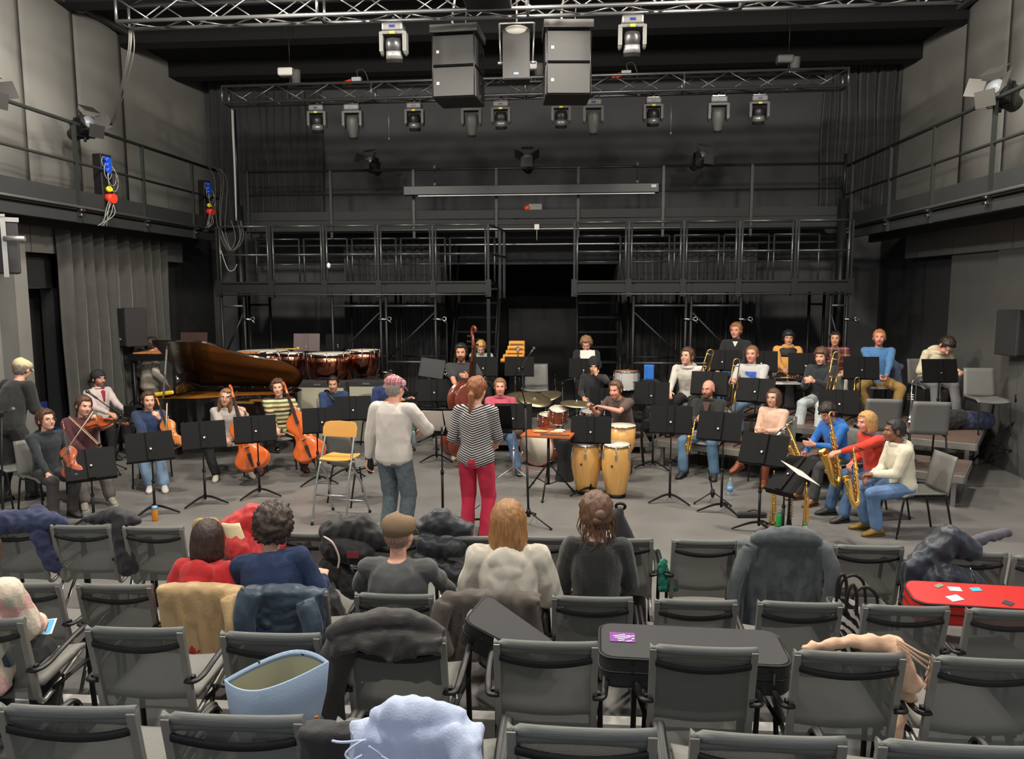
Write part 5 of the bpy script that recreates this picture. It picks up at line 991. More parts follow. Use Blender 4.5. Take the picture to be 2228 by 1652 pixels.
# ================= STRING INSTRUMENTS =================
m_vio=mat('violin_varnish',(168,78,34),.28,var=.2,vs=14,str_=(1,1,.2),coat=.6); m_cel=mat('cello_varnish',(222,104,40),.25,var=.12,vs=5,str_=(1,1,.2),coat=.7); m_vla=mat('viola_varnish',(206,124,52),.28,var=.15,vs=12,coat=.6); m_bas=mat('bass_varnish',(110,46,28),.28,var=.2,vs=4,coat=.6); m_ebo=mat('ebony',(30,28,28),.35)
def strings(name,label,cat,L,m,ratio=.58,depth=.09,neck=.62,pin=0,up=False):
    """body from z=0 (tail) to z=L, front towards -Y; scaled by body length L"""
    t=T(name,label,cat); hw=[(0,.0),(.01,.12),(.05,.21),(.12,.262),(.2,.28),(.28,.262),(.35,.21),(.40,.172),(.48,.152),(.56,.158),(.62,.18),(.68,.205),(.76,.222),(.84,.21),(.92,.16),(.98,.08),(1.0,.03)]
    hw=[(a,b*ratio/.58*1.03) for a,b in hw]; R1=smooth_pts([(b,a,0) for a,b in hw],3); ol=[(p.x*L,p.y*L) for p in R1]+[(-p.x*L,p.y*L) for p in reversed(R1[:-1])]
    ol=[p for i,p in enumerate(ol) if i==0 or (abs(p[0]-ol[i-1][0])+abs(p[1]-ol[i-1][1]))>1e-5]
    n=len(ol); dp=depth*L; cz=.47*L; Rg=[]
    for sc,y in ((.02,-dp/2-.045*L),(.4,-dp/2-.042*L),(.75,-dp/2-.022*L),(.93,-dp/2-.006*L),(1.0,-dp/2),(1.0,-dp/2+.012*L),(.955,-dp/2+.014*L),(.955,dp/2-.014*L),(1,dp/2-.012*L),(1.0,dp/2),(.75,dp/2+.02*L),(.02,dp/2+.035*L)): Rg.append([(p[0]*sc,y,cz+(p[1]-cz)*sc) for p in ol])
    b=MB(); b.rings(Rg); b.build('body',m,t)
    b=MB(); b.tube([(0,-dp/2+.01*L,.97*L),(0,-dp/2-.01*L,(1+neck*.92)*L)],[.035*L,.022*L],8,flat=.8); b.build('neck',m,t)
    b=MB(); b.prism([(-.02*L,-.0),(.02*L,0),(.032*L,-(neck+.22)*L),(-.032*L,-(neck+.22)*L)],(0,-dp/2-.035*L,(1+neck*.92)*L),(1,0,0),(0,.045,1),(0,-1,0),.02*L); b.build('fingerboard',m_ebo,t)
    z0=(1+neck*.92)*L; b=MB(); b.tube(smooth_pts([(0,-dp/2-.01*L,z0-.02*L),(0,-dp/2+.01*L,z0+.1*L),(0,-dp/2+.045*L,z0+.2*L),(0,-dp/2+.02*L,z0+.26*L),(0,-dp/2-.03*L,z0+.24*L),(0,-dp/2-.025*L,z0+.2*L),(0,-dp/2+.0,z0+.205*L)],4),[.024*L,.024*L,.02*L,.022*L,.02*L,.016*L,.01*L],8); s=b.build('scroll',m,t)
    b=MB()
    for i in range(4): sg=(-1)**i; z=z0+.03*L+i*.035*L; b.cyl((-sg*.02*L,-dp/2+.01*L,z),(sg*.075*L,-dp/2+.01*L,z),.006*L,.009*L); b.ell((sg*.085*L,-dp/2+.01*L,z),(.012*L,.006*L,.018*L))
    b.build('peg',m_ebo,s)
    b=MB(); b.prism([(-.045*L,0),(.045*L,0),(.035*L,.05*L),(-.035*L,.05*L)],(0,-dp/2-.04*L,.40*L),(1,0,0),(0,-1,0),(0,0,1),.012*L); b.build('bridge',mat('bridge_wood',(196,150,96),.6),t)
    b=MB(); b.prism([(-.02*L,.03*L),(.02*L,.03*L),(.035*L,.27*L),(-.035*L,.27*L)],(0,-dp/2-.05*L,0),(1,0,0),(0,-.08,1),(0,-1,0),.015*L); b.build('tailpiece',m_ebo,t)
    b=MB()
    for s_ in (-1,1): b.tube(smooth_pts([(s_*.075*L,-dp/2-.0345*L,.50*L),(s_*.09*L,-dp/2-.034*L,.47*L),(s_*.1*L,-dp/2-.031*L,.42*L),(s_*.118*L,-dp/2-.027*L,.37*L),(s_*.13*L,-dp/2-.022*L,.345*L)],3),.007*L,5)
    b.build('sound_hole',m_ebo,t)
    b=MB()
    for i in range(4): x=(i-1.5)*.014*L; b.cyl((x*.6,-dp/2-.055*L,z0),(x*1.4,-dp/2-.088*L,.41*L),.0022*L,n=5); b.cyl((x*1.4,-dp/2-.088*L,.41*L),(x,-dp/2-.06*L,.26*L),.0022*L,n=5)
    b.build('string',STEEL,t)
    if pin: b=MB(); b.cyl((0,0,0),(0,0,-pin),.006+.004*L,n=8); b.cyl((0,0,.02),(0,0,-.04*L),.025*L); b.build('endpin',STEEL,t)
    elif not up: b=MB(); b.ell((.06*L,-dp/2-.05*L,.05*L),(.1*L,.035*L,.06*L)); b.build('chin_rest',m_ebo,t)
    return t
def place(t,p,front,zax):
    """put origin at p, with local -Y towards front and local Z along zax"""
    z=Vector(zax).normalized(); f=Vector(front); f=(f-z*f.dot(z)).normalized(); y=-f; x=y.cross(z); t.matrix_world=Matrix(((x.x,y.x,z.x,p[0]),(x.y,y.y,z.y,p[1]),(x.z,y.z,z.z,p[2]),(0,0,0,1)))
t=strings('cello','orange cello held by the person with long hair','cello',.74,m_cel,ratio=.60,depth=.16,neck=.42,pin=.3)
A=D(556,1022,9.6); Bq=D(512,870,9.95); place(t,A,(.25,-1,0),Bq-A)
t=strings('cello','orange cello held by the person in the striped sweater','cello',.74,m_cel,ratio=.60,depth=.16,neck=.42,pin=.3)
A=D(682,1002,10.1); Bq=D(625,850,10.5); place(t,A,(.2,-1,0),Bq-A)
t=strings('double_bass','dark brown double bass held upright by the person in black','double bass',1.1,m_bas,ratio=.58,depth=.18,neck=.5,pin=.15)
A=D(1003,1000,10.85); Bq=D(1022,722,10.95); place(t,(A.x,A.y,.15),(.7,-.7,0),Bq-Vector((A.x,A.y,.15)))
t=strings('violin','dark violin held on the knee by the leftmost violinist','violin',.36,m_vio,neck=.55,depth=.11)
A=D(160,1040,7.75); Bq=D(139,930,7.9); place(t,A,(.6,-1,0),Bq-A)
t=strings('violin','violin tucked under the chin of the person in maroon','violin',.37,m_vio,neck=.55,depth=.11)
A=D(196,918,8.55); Bq=D(310,928,8.25); place(t,A,(.1,-.6,1),Bq-A)
t=strings('viola','amber viola standing on the lap of the person in navy','viola',.40,m_vla,neck=.52,depth=.11)
A=D(384,975,9.15); Bq=D(342,868,9.3); place(t,A,(.3,-1,.1),Bq-A)
def bow(label,a,c,Ya,Yc):
    a=D(*a,Ya); c=D(*c,Yc); t=T('bow',label,'bow',a); d=c-a; b=MB(); n=Vector((0,-1,-.3)); b.tube([d*0,d*.5+n*-.006,d],[.0055,.005,.004],6); b.build('stick',mat('bow_wood',(176,112,66),.4),t); b=MB(); b.cyl(d*.04+n*.018,d*.985+n*.014,.0035,n=5); b.build('hair_ribbon',mat('bow_hair',(226,218,200),.6),t); b=MB(); b.box(d*.06+n*.01,(.02,.03,.03)); b.cyl(d*0,d*-.02,.006); b.build('frog',m_ebo,t); return t
bow('bow crossing in front of the leftmost violinist, held by its middle',(130,1003),(205,893),7.6,7.7)
bow('bow crossing the other way in front of the violinist in maroon',(222,972),(150,905),8.2,8.3)
bow('bow held upright before the viola',(362,968),(364,876),8.95,9.0)
bow('bow hanging from the hand of the left cellist',(528,932),(512,968),9.45,9.4); bow('bow held out by the right cellist',(612,935),(640,948),10.2,10.0)
# ================= BRASS AND WOODWIND =================
def sax(label,pa,Ya,pb,Yb,L=.62,m=None,front=(0,-1,0),name='saxophone'):
    """pa: neck bend (top), pb: bottom bow"""
    m=m or BRASS; a=D(*pa,Ya); c=D(*pb,Yb); t=T(name,label,'saxophone'); k=(a-c).length/.62
    z=(a-c).normalized(); place(t,c,front,z); t.scale=(k*.78,k*.78,k)
    b=MB(); P=smooth_pts([(0,-.02,.62),(0,.0,.5),(0,.0,.3),(0,0,.1),(0,-.01,.03),(0,-.05,-.01),(0,-.1,.02),(0,-.12,.09),(0,-.14,.2),(0,-.175,.29)],5); n=len(P); b.tube(P,[.012,.018,.024,.03,.034,.037,.04,.044,.05,.062],14); b.lathe([(.05,-.02),(.06,.01),(.072,.03),(.078,.032),(.07,.03),(.045,-.03)],18,(0,-.178,.295),(0,-.3,1)); b.build('body_tube',m,t)
    b=MB(); b.tube(smooth_pts([(0,-.02,.61),(0,-.02,.66),(0,.02,.69),(0,.09,.68)],4),[.012,.011,.009,.008],8); b.build('neck_tube',m,t)
    b=MB(); b.tube([(0,.08,.682),(0,.15,.665)],[.013,.008],8); b.build('mouthpiece',BLKP,t)
    b=MB()
    for i in range(11): zz=.56-i*.045; r=.011+.0012*i; b.cyl((.0+.016*(i%2),-.02-.001*i-.006*(i/3),zz),(.016*(i%2),-.036-.009*(i/3),zz),r,n=10)
    for i in range(5): b.cyl((.03,.0,.42-.07*i),(.046,-.002,.42-.07*i),.014,n=10)
    b.cyl((.022,-.028,.56),(.034,-.03,.06),.0035,n=6); b.cyl((-.022,-.02,.5),(-.034,-.024,.08),.0035,n=6)
    for z_ in (.12,.2): b.cyl((-.03,-.14,z_),(-.055,-.14,z_),.026,n=12)
    b.build('key',m,t); return t
sax('gold alto saxophone in the hands of the bald person',(1512,918),10.15,(1498,985),10.0,front=(-.6,-1,0))
sax('small gold saxophone held by the bent person in the blue hoodie',(1715,930),9.2,(1745,1005),9.0,front=(-1,-.3,.2))
sax('tall gold saxophone standing before the blue hoodie and red sweater',(1808,912),8.7,(1828,1050),8.55,front=(-1,-.4,0))
sax('gold saxophone on the lap of the nearest person in cream',(1860,985),7.95,(1868,1098),7.75,front=(-1,-.35,0))
SIL=mat('silver_plate',(200,196,190),.2,1)
sax('silver saxophone across the lap of the person in pale pink',(1725,915),10.0,(1662,975),9.8,m=SIL,front=(-.3,-1,0))
def straight(name,label,cat,g,top,m,bell=True,r0=.012,r1=.025,gm=None,fl=0):
    g=G(*g,fl); a=D(*top,g.y); t=T(name,label,cat,g); h=a.z-g.z
    b=MB(); b.lathe([(r1*1.6,.02),(r1*1.3,.05),(r1,.1),(r1*.8,.2),(r0*1.2,h*.85),(r0,h)],14); b.build('tube',m,t)
    b=MB(); b.tube([(0,0,h),(0,0,h+.05)],[r0*.8,.006],8); b.build('mouthpiece',BLKP if m is not BRASS else BRASS,t)
    b=MB(); n=12; km=gm or m
    for i in range(n): z=.14+(h-.25)*i/n; x=r1*(1-.3*i/n); b.cyl((.3*x,-x*.7,z),(.5*x,-x*1.5,z),.011,n=8); b.cyl((x*.7,0,z+.02),(x*1.6,-.003,z+.02),.009,n=8)
    b.cyl((r1*.5,-r1*1.1,.12),(r1*.5,-r1,h-.1),.003,n=5); b.build('key',km,t)
    t2=MB(); t2.cyl((0,0,0),(0,0,.1),.008)
    for a_ in (90,210,330): t2.cyl((0,0,.03),(.13*cos(R_(a_)),.13*sin(R_(a_)),.006),.006)
    t2.build('peg_stand',BLK,t); return t
straight('soprano_saxophone','gold straight saxophone on a peg before the brown boots','saxophone',(1680,1142),(1683,1034),BRASS)
straight('soprano_saxophone','gold straight saxophone on a peg nearest to the green cap bottle','saxophone',(1750,1166),(1757,1060),BRASS)
straight('clarinet','black clarinet with silver keys on a peg between the gold saxophones','clarinet',(1716,1155),(1720,1040),BLKP,gm=SIL)
straight('clarinet','black clarinet with silver keys on a peg left of the drum kit','clarinet',(1207,925),(1207,822),BLKP,gm=SIL)
def trombone(label,pa,pb,Y,yaw=0,Y2=None):
    """pa: top of the slide bow, pb: lower end; two parallel tubes"""
    a=D(*pa,Y); c=D(*pb,Y2 or Y); t=T('trombone',label,'trombone'); z=(a-c).normalized(); place(t,c,rot(0,0,yaw)@Vector((0,-1,0)),z); L=(a-c).length
    b=MB(); P=[(-.045,0,0),(-.045,0,L-.05)]+[(-.045*cos(pi*i/8),0,L-.05+.045*sin(pi*i/8)) for i in range(1,8)]+[(.045,0,L-.05),(.045,0,0)]; b.tube(P,.0085,8); b.build('tuning_slide',BRASS,t)
    b=MB(); b.cyl((-.045,0,L*.35),(.045,0,L*.35),.007); b.cyl((-.045,0,L*.8),(.045,0,L*.8),.007); b.build('brace',mat('brace_silver',(200,196,190),.2,1),t)
    b=MB(); b.tube([(.045,-.04,L*.4),(.045,-.06,.05),(.045,-.08,-.18)],.007,8); b.tube([(-.02,-.04,L*.4),(-.02,-.06,.05),(-.02,-.08,-.18)],.007,8); b.build('hand_slide',BRASS,t)
    b=MB(); b.lathe([(.009,0),(.014,.15),(.025,.24),(.05,.31),(.095,.35),(.1,.352),(.09,.345),(.045,.305)],20,(.045,0,.1),(0,0,-1)); b.build('bell',BRASS,t); return t
trombone('trombone upright beside the leftmost trombonist in cream',(1548,760),(1530,818),11.3,10); trombone('trombone with a rounded bow before the person in the grey sweatshirt',(1604,780),(1592,865),11.2,10); trombone('trombone held by the person in black fleece',(1822,765),(1805,850),11.2,-5)
def trumpet(label,p,Y,yaw,fl,m=BRASS):
    q=D(*p,Y); t=T('trumpet',label,'trumpet',q,yaw); b=MB(); b.lathe([(.006,0),(.008,.25),(.014,.36),(.03,.43),(.058,.46),(.06,.462),(.05,.455),(.02,.4)],18,(0,0,.24),(0,0,-1)); b.tube(smooth_pts([(0,0,.24),(0,0,.28),(.03,0,.31),(.06,0,.28),(.06,0,.0),(.03,0,-.03),(.02,0,0),(.02,0,.1)],4),.006,8); b.build('tube',m,t)
    b=MB()
    for i in range(3): b.cyl((0.01,-.03,.06+i*.03),(.01,.08,.06+i*.03),.0105)
    b.build('valve',m,t)
    if m is not BRASS: b=MB(); b.cyl((0,0,-.2),(0,0,fl-q.z+.01),.01); b.cyl((0,0,fl-q.z+.012),(0,0,fl-q.z),.1,.1); b.build('peg_stand',BLK,t)
    return t
trumpet('gold trumpet hanging at the left foot of the blue sweater, behind a desk',(1858,868),11.3,0,.6); trumpet('silver trumpet standing between the two empty riser chairs',(1982,880),9.9,20,.4,SIL)
q=D(1720,822,12.6); b=MB(); b.cyl(q+Vector((-.35,.02,.0)),q+Vector((.3,-.03,.0)),.011); 
for i in range(9): b.cyl(q+Vector((-.15+i*.045,0,.008)),q+Vector((-.15+i*.045,-.002,.022)),.011,n=8)
tag(b.build('flute',mat('flute_rose',(216,170,130),.25,1)),'rose gold flute lying across the orange vest lap','flute')
q=D(1700,828,12.5); b=MB(); b.box(q+Vector((0,0,-.04)),(.55,.25,.02)); tag(b.build('sheet_music',PAPER),'pale pages under the flute on the top riser','sheet music')
# ================= DRUMS =================
m_hd=mat('drum_head',(214,204,186),.6,var=.1,vs=5); m_dw=mat('drum_wood',(150,68,40),.3,var=.15,vs=3,str_=(1,1,5),coat=.5); m_cg=mat('conga_wood',(226,172,96),.32,var=.12,vs=2.5,str_=(10,10,.4),coat=.4); m_cym=mat('cymbal_bronze',(190,176,140),.38,.9,bump=.1,bs=20)
def drum(label,c,r,h,ax=(0,0,1),m=None,hoop=None,name='drum',legs=None,lugs=6,headm=None,group=None):
    t=T(name,label,'drum',c,0,group); x,y,z=frame(ax); f=lambda u,a,rr:x*(rr*cos(a))+y*(rr*sin(a))+z*u
    b=MB(); b.lathe([(r,-h/2),(r,h/2)],30,(0,0,0),ax,cap=False); b.lathe([(r*.985,h/2),(r*.985,-h/2)],30,(0,0,0),ax,cap=False); b.build('shell',m or m_dw,t)
    b=MB(); b.lathe([(.001,h/2+.006),(r,h/2+.003),(r,h/2-.01)],30,(0,0,0),ax); b.lathe([(.001,-h/2-.006),(r,-h/2-.003),(r,-h/2+.01)],30,(0,0,0),ax); b.build('drum_head',headm or m_hd,t)
    for s in (1,-1): b=MB(); b.torus(z*(s*(h/2)),r+.006,.008,ax,30,6); b.build('hoop',hoop or CHR,t)
    b=MB()
    for i in range(lugs): a=2*pi*i/lugs; b.cyl(f(-h/2,a,r+.014),f(h/2,a,r+.014),.004,n=6); b.cyl(f(-.03,a,r+.012),f(.03,a,r+.012),.01,n=8)
    b.build('tension_rod',CHR,t)
    if legs: 
        b=MB()
        for l in legs: b.cyl(l[0],l[1],.009)
        b.build('leg',CHR,t)
    return t
q=D(1180,985,11.0); drum('bass drum on its side with a worn pale head, brown shell',(q.x,11.1,.29),.27,.36,(-.45,-.9,0),hoop=m_dw,legs=[((-.25,.0,0),(-.38,-.15,-.29)),((.25,.0,0),(.36,-.2,-.29))],lugs=8)
q=D(1214,905,10.9); t=drum('small brown rack tom above the bass drum',(q.x,10.95,q.z),.13,.2,(.05,-.25,1),legs=[((0,0,-.1),(0,.05,-.5))])
q=D(1192,918,11.0); t=drum('brown floor tom left of the rack tom',(q.x,11.4,q.z-.05),.15,.2,(0,-.1,1),legs=[((-.12,0,-.1),(-.14,0,-.7)),((.12,0,-.1),(.14,0,-.7)),((0,.12,-.1),(0,.14,-.7))])
q=D(1290,912,11.2); t=drum('snare drum in front of the drummer knees',(q.x,11.5,q.z),.17,.14,(0,-.1,1),m=CHR,legs=[((0,0,-.07),(0,0,-.62))])
q=D(1365,830,12.7); t=drum('white shelled drum with a brown mallet on top behind the conga player',(q.x,12.9,q.z),.2,.3,(0,0,1),m=mat('shell_white',(196,194,190),.35),legs=[((-.15,0,-.15),(-.17,0,-.95)),((.15,0,-.15),(.17,0,-.95)),((0,.15,-.15),(0,.17,-.95))],headm=mat('head_brown',(190,130,90),.6))
def cymbal(label,p,Y,r,fl=0,tilt=(0,0),n=1):
    q=D(*p,Y); t=T('cymbal_stand',label,'cymbal',(q.x,Y,fl)); z=q.z-fl
    for k in range(n): b=MB(); b.lathe([(.004,.03),(.02,.028),(.035,.012),(r*.5,.006),(r,-.006),(r,-.009),(.02,.004)],36,((k-(n-1)/2)*r*.75,-.1*k,z+k*.015),(tilt[0]+.08*k,tilt[1],1)); b.build('cymbal',m_cym,t)
    b=MB(); b.cyl((0,0,.1),(0,0,z+.06),.01); b.build('pole',CHR,t)
    for a in (90,210,330): b=MB(); b.cyl((0,0,.35),(.25*cos(R_(a)),.25*sin(R_(a)),.01),.007); b.build('leg',CHR,t)
cymbal('two flat overlapping cymbals behind the striped woman stand, left of the drum kit',(1150,868),11.9,.27,tilt=(.1,-.3),n=2); cymbal('small cymbal in front of the drummer in the beanie',(1255,878),11.0,.24,tilt=(.05,-.08)); cymbal('thin cymbal tilted at the upper left of the drum kit',(1187,862),12.1,.26,tilt=(-.2,-.2))
def conga(label,px,py0,py1,wpx):
    g=G(px,py1); tp=D(px,py0,g.y); h=tp.z; r=wpx/2/(F/((g-CP).dot(FW)))*1.0; t=T('conga',label,'drum',(g.x,g.y,0),0,'congas')
    b=MB(); b.lathe([(r*.62,.03),(r*.66,.04),(r*.8,h*.25),(r*.97,h*.5),(r*1.0,h*.68),(r*.95,h*.85),(r*.86,h*.95)],32); b.build('shell',m_cg,t)
    b=MB(); b.lathe([(r*.62,0),(r*.65,.0),(r*.67,.05),(r*.6,.05)],32); b.build('bottom_band',BLKP,t)
    b=MB(); b.lathe([(.001,h),(r*.85,h*.995),(r*.9,h*.96)],32); b.build('drum_head',m_hd,t)
    b=MB(); b.torus((0,0,h*.965),r*.93,.009,(0,0,1),32,6); b.build('rim',CHR,t)
    for i in range(6):
        a=R_(i*60+25); x,y=cos(a),sin(a); b=MB(); b.cyl((x*r*.97,y*r*.97,h*.97),(x*r*1.02,y*r*1.02,h*.78),.006); b.box((x*r*1.01,y*r*1.01,h*.79),(.03,.03,.05)); b.ell((x*r*1.02,y*r*1.02,h*.74),(.012,.012,.022)); b.build('lug',CHR,t)
    b=MB(); b.cyl((-.35*r,-r*.93,h*.62),(-.35*r,-r*1.0,h*.62),.014); b.build('badge',mat('badge_dark',(60,50,60),.4),t)
conga('natural wood conga on the left of the pair',1275,962,1072,66); conga('natural wood conga on the right, nearest the player',1340,964,1080,64)
q=D(1353,940,10.2); t=T('bongo_drum','pale wooden drum between the conga player knees','drum',(q.x,10.15,0)); z=D(1353,925,10.15).z; b=MB(); b.lathe([(.1,.35),(.17,z-.28),(.18,z)],28); b.build('shell',m_cg,t); b=MB(); b.lathe([(.001,z+.006),(.176,z+.003),(.182,z-.02)],28); b.build('drum_head',m_hd,t); b=MB(); b.torus((0,0,z-.01),.185,.009); b.build('rim',CHR,t); b=MB(); b.cyl((0,0,0),(0,0,.36),.06); b.build('foot',BLKP,t)
g=G(1228,1045); t=T('djembe','black goblet drum beside the left conga','drum',(g.x,g.y,0)); h=D(1228,945,g.y).z; b=MB(); b.lathe([(.12,0),(.13,.02),(.085,h*.4),(.08,h*.5),(.15,h*.8),(.17,h-.02)],26); b.build('shell',mat('djembe_black',(40,44,46),.4),t); b=MB(); b.lathe([(.001,h),(.165,h),(.175,h-.03)],26); b.build('drum_head',m_hd,t); b=MB(); b.torus((0,0,h-.02),.178,.008); b.build('rim',CHR,t)
# percussion tray
g=G(1193,1078); h=D(1193,945,g.y).z; t=T('percussion_table','orange brown tray table on a black tripod, small percussion on it','table',(g.x,g.y,0),-10); b=MB(); b.box((0,0,h),(.62,.4,.03)); b.build('tray',mat('tray_wood',(190,100,52),.4,var=.1),t,bev=.005)
b=MB(); 
for y in (-.19,.19): b.box((.12,y,h+.025),(.36,.01,.03))
b.build('rim',ALU,t); b=MB(); b.cyl((0,0,.15),(0,0,h-.02),.018); b.build('pole',BLK,t)
for a in (30,150,270): b=MB(); b.cyl((0,0,.42),(.34*cos(R_(a)),.34*sin(R_(a)),.02),.011); b.cyl((0,0,.14),(.2*cos(R_(a)),.2*sin(R_(a)),.19),.007); b.ell((.35*cos(R_(a)),.35*sin(R_(a)),.018),.018); b.build('leg',BLK,t)
for i,(x,y,w,d,c,l) in enumerate(((-.1,.0,.2,.05,(200,170,110),'folded tan cloth on the percussion tray'),(.1,-.03,.18,.03,(214,190,130),'pale wooden stick on the percussion tray'),(.14,.08,.15,.08,(190,190,186),'small pale shaker on the percussion tray'))):
    b=MB(); b.ell((0,0,0),(w/2,d/2,.018)); o=b.build(('cloth','drumstick','shaker')[i],mat('perc_%d'%i,c,.6)); tag(o,l,('cloth','stick','shaker')[i]); o.location=(g.x+x,g.y+y,h+.034)
# temple blocks
q=D(1120,772,13.3); t=T('temple_blocks','orange wooden temple blocks stacked on a stand at the rear centre','temple blocks',(q.x,13.3,.4)); m_tb=mat('block_wood',(232,158,64),.4,var=.08,coat=.3)
for i,(x0,x1,y0,y1) in enumerate(((1108,1142,741,752),(1105,1142,751,762),(1101,1142,761,772),(1095,1141,770,781),(1090,1105,779,789))):
    a=D(x0,y0,13.3);c=D(x1,y1,13.3); b=MB(); b.box(((a.x+c.x)/2-q.x,0,(a.z+c.z)/2-.4),(c.x-a.x,.2,(a.z-c.z)*.84)); bl=b.build('block',m_tb,t,bev=.012)
    b=MB(); b.box(((a.x+c.x)/2-q.x,-.101,(a.z+c.z)/2-.415),((c.x-a.x)*.8,.004,.012)); b.build('slot',m_ebo,bl)
a=D(1128,752,13.3); b=MB(); b.cyl((a.x-q.x,-.13,a.z-.4),(a.x-q.x,-.13,a.z-.58),.008); b.torus((a.x-q.x,-.13,a.z-.44),.03,.006,(0,1,0)); b.cyl((0,.1,0),(0,.1,q.z-.5),.012); b.build('clamp',CHR,t)
# ================= TIMPANI =================
m_cop=mat('copper',(216,140,110),.2,1,bump=.03,bs=4)
def timp(label,px,pyt,wpx,Y,hp):
    c=D(px,pyt,Y); r=wpx/2/(F/((c-CP).dot(FW))); z=c.z; t=T('timpani',label,'drum',(c.x,Y,0),0,'timpani'); hb=hp
    b=MB(); b.lathe([(.001,z-hb),(r*.35,z-hb*.97),(r*.62,z-hb*.86),(r*.84,z-hb*.6),(r*.95,z-hb*.3),(r*.97,z-.03)],40); b.build('kettle',m_cop,t)
    b=MB(); b.lathe([(.001,z+.012),(r*.98,z+.006),(r*1.0,z-.005)],40); b.build('drum_head',mat('timp_head',(232,222,204),.5),t)
    b=MB(); b.lathe([(r*.97,z-.035),(r*1.02,z-.035),(r*1.03,z),(r*1.0,z+.008)],40,cap=False); b.build('hoop',CHR,t)
    b=MB()
    for i in range(8): a=2*pi*i/8+.2; x,y=cos(a),sin(a); b.cyl((x*r*1.03,y*r*1.03,z+.03),(x*r*1.02,y*r*1.02,z-.14),.007); b.box((x*r*1.02,y*r*1.02,z-.1),(.022,.022,.05))
    b.build('tension_rod',CHR,t)
    for i in range(4):
        a=pi/2*i+.7; x,y=cos(a),sin(a); b=MB(); b.tube(smooth_pts([(x*r*1.04,y*r*1.04,z-.05),(x*r*1.06,y*r*1.06,z-.3),(x*r*.8,y*r*.8,z-hb-.1),(x*r*.5,y*r*.5,.12)]),.016); b.build('strut',mat('copper_strut',(120,62,48),.35,.8),t)
    b=MB(); b.lathe([(r*.62,.03),(r*.62,.12),(r*.3,.16),(.06,.4),(.06,z-hb+.02)],24); b.build('base',BLK,t)
    for i in range(3): a=2*pi*i/3; b=MB(); b.cyl((r*.5*cos(a)-.01,r*.5*sin(a),.03),(r*.5*cos(a)+.01,r*.5*sin(a),.03),.03); b.build('wheel',BLKP,t)
timp('large copper timpani in the middle',716,769,93,13.0,.52); timp('copper timpani at the right of the group',790,762,70,13.25,.46); timp('copper timpani at the left, partly behind the piano lid',632,768,56,12.9,.44); timp('wide timpani behind the piano, only its pale head clearly visible',572,764,108,13.05,.5)
q=D(610,762,13.5); b=MB(); b.cyl(q+Vector((-.1,0,.02)),q+Vector((.3,.02,.02)),.012); b.ell(q+Vector((.32,.02,.03)),.03); tag(b.build('mallet',mat('mallet_wood',(230,180,90),.5)),'pair of mallets on the wide timpani head behind the piano','mallet')
# ================= BAR PERCUSSION (marimba) =================
a=D(300,768,12.45); c=D(565,775,12.45); t=T('marimba','long marimba with brown bars behind the piano','marimba',((a.x+c.x)/2,12.47,0)); L=c.x-a.x; z=a.z
b=MB(); b.box((0,-.28,z-.06),(L,.03,.1)); b.box((0,.28,z-.06),(L,.03,.1)); b.box((-L/2,0,z-.06),(.05,.6,.12)); b.box((L/2,0,z-.06),(.05,.6,.12)); b.build('frame',BLK,t)
m_bar=mat('bar_wood',(206,132,84),.4,var=.15,vs=6)
for i in range(26):
    f=i/25; b=MB(); ln=.5-.28*f; b.box((-L/2+.08+(L-.16)*f,0,z+.01),(L/26*.82,ln,.022)); b.build('bar',m_bar,t,bev=.003)
for i in range(9,24):
    b=MB(); f=i/23; b.cyl((-L/2+.1+(L-.2)*f,-.1,z-.02),(-L/2+.1+(L-.2)*f,-.1,z-.62+.4*f),.026,n=12); b.build('resonator',mat('resonator_bronze',(74,64,46),.45,.6),t)
for x in (-L/2+.05,L/2-.05):
    for y in (-.25,.25): b=MB(); b.cyl((x,y,.06),(x,y,z-.08),.022); b.cyl((x-.02,y,.04),(x+.02,y,.04),.04); b.build('leg',BLK,t)
# ================= GRAND PIANO =================
m_pb=mat('piano_black',(16,15,15),.12,coat=1); m_gold=mat('piano_plate',(206,150,66),.35,.7,bump=.1,bs=12); m_lid=mat('piano_lid_underside',(46,28,18),.22,coat=.8,var=.2,vs=1.5); m_wood=mat('soundboard',(190,120,60),.4,var=.1)
kx=D(318,880,10.8).x; tx=D(654,845,11.7).x; L=tx-kx; t=T('grand_piano','black grand piano with its lid raised, gold plate inside','piano',(kx,10.75,0)); zt=.98; Wd=1.36
# outline in plan: x along the length (0 keyboard .. L tail), y 0 near side .. Wd far (straight) side
ol=smooth_pts([(.0,0,0),(L*.25,.0,0),(L*.42,.04,0),(L*.58,.30,0),(L*.74,.46,0),(L*.9,.56,0),(L*.985,.78,0),(L*.985,1.1,0),(L*.9,1.38,0)],5); ol=[(p.x,p.y) for p in ol]+[(L*.8,Wd),(0,Wd)]
b=MB(); inn=[(L*.46+(x-L*.46)*.965,Wd/2+(y-Wd/2)*.95) for x,y in ol]; n=len(ol); P=lambda A,z:[(x,y,z) for x,y in A]
b.rings([P(ol,.66),P(ol,zt),P(inn,zt),P(inn,.86)],False,False); b.build('case',m_pb,t)
b=MB(); b.rings([P(ol,.63),P(ol,.665)],False); b.build('bottom_board',m_pb,t)
b=MB(); b.rings([P(inn,.84),P(inn,.87)],False); b.build('soundboard',m_wood,t)
b=MB(); i2=[(L*.47+(x-L*.47)*.93,Wd/2+(y-Wd/2)*.9) for x,y in ol]; b.rings([P(inn,.89),P(inn,.91),P(i2,.91),P(i2,.89)],False,False)
for i in range(6): b.box((L*.5,.25+.2*i,.9),(L*(.55+.06*i),.03,.03),rot(0,0,-4+3*i))
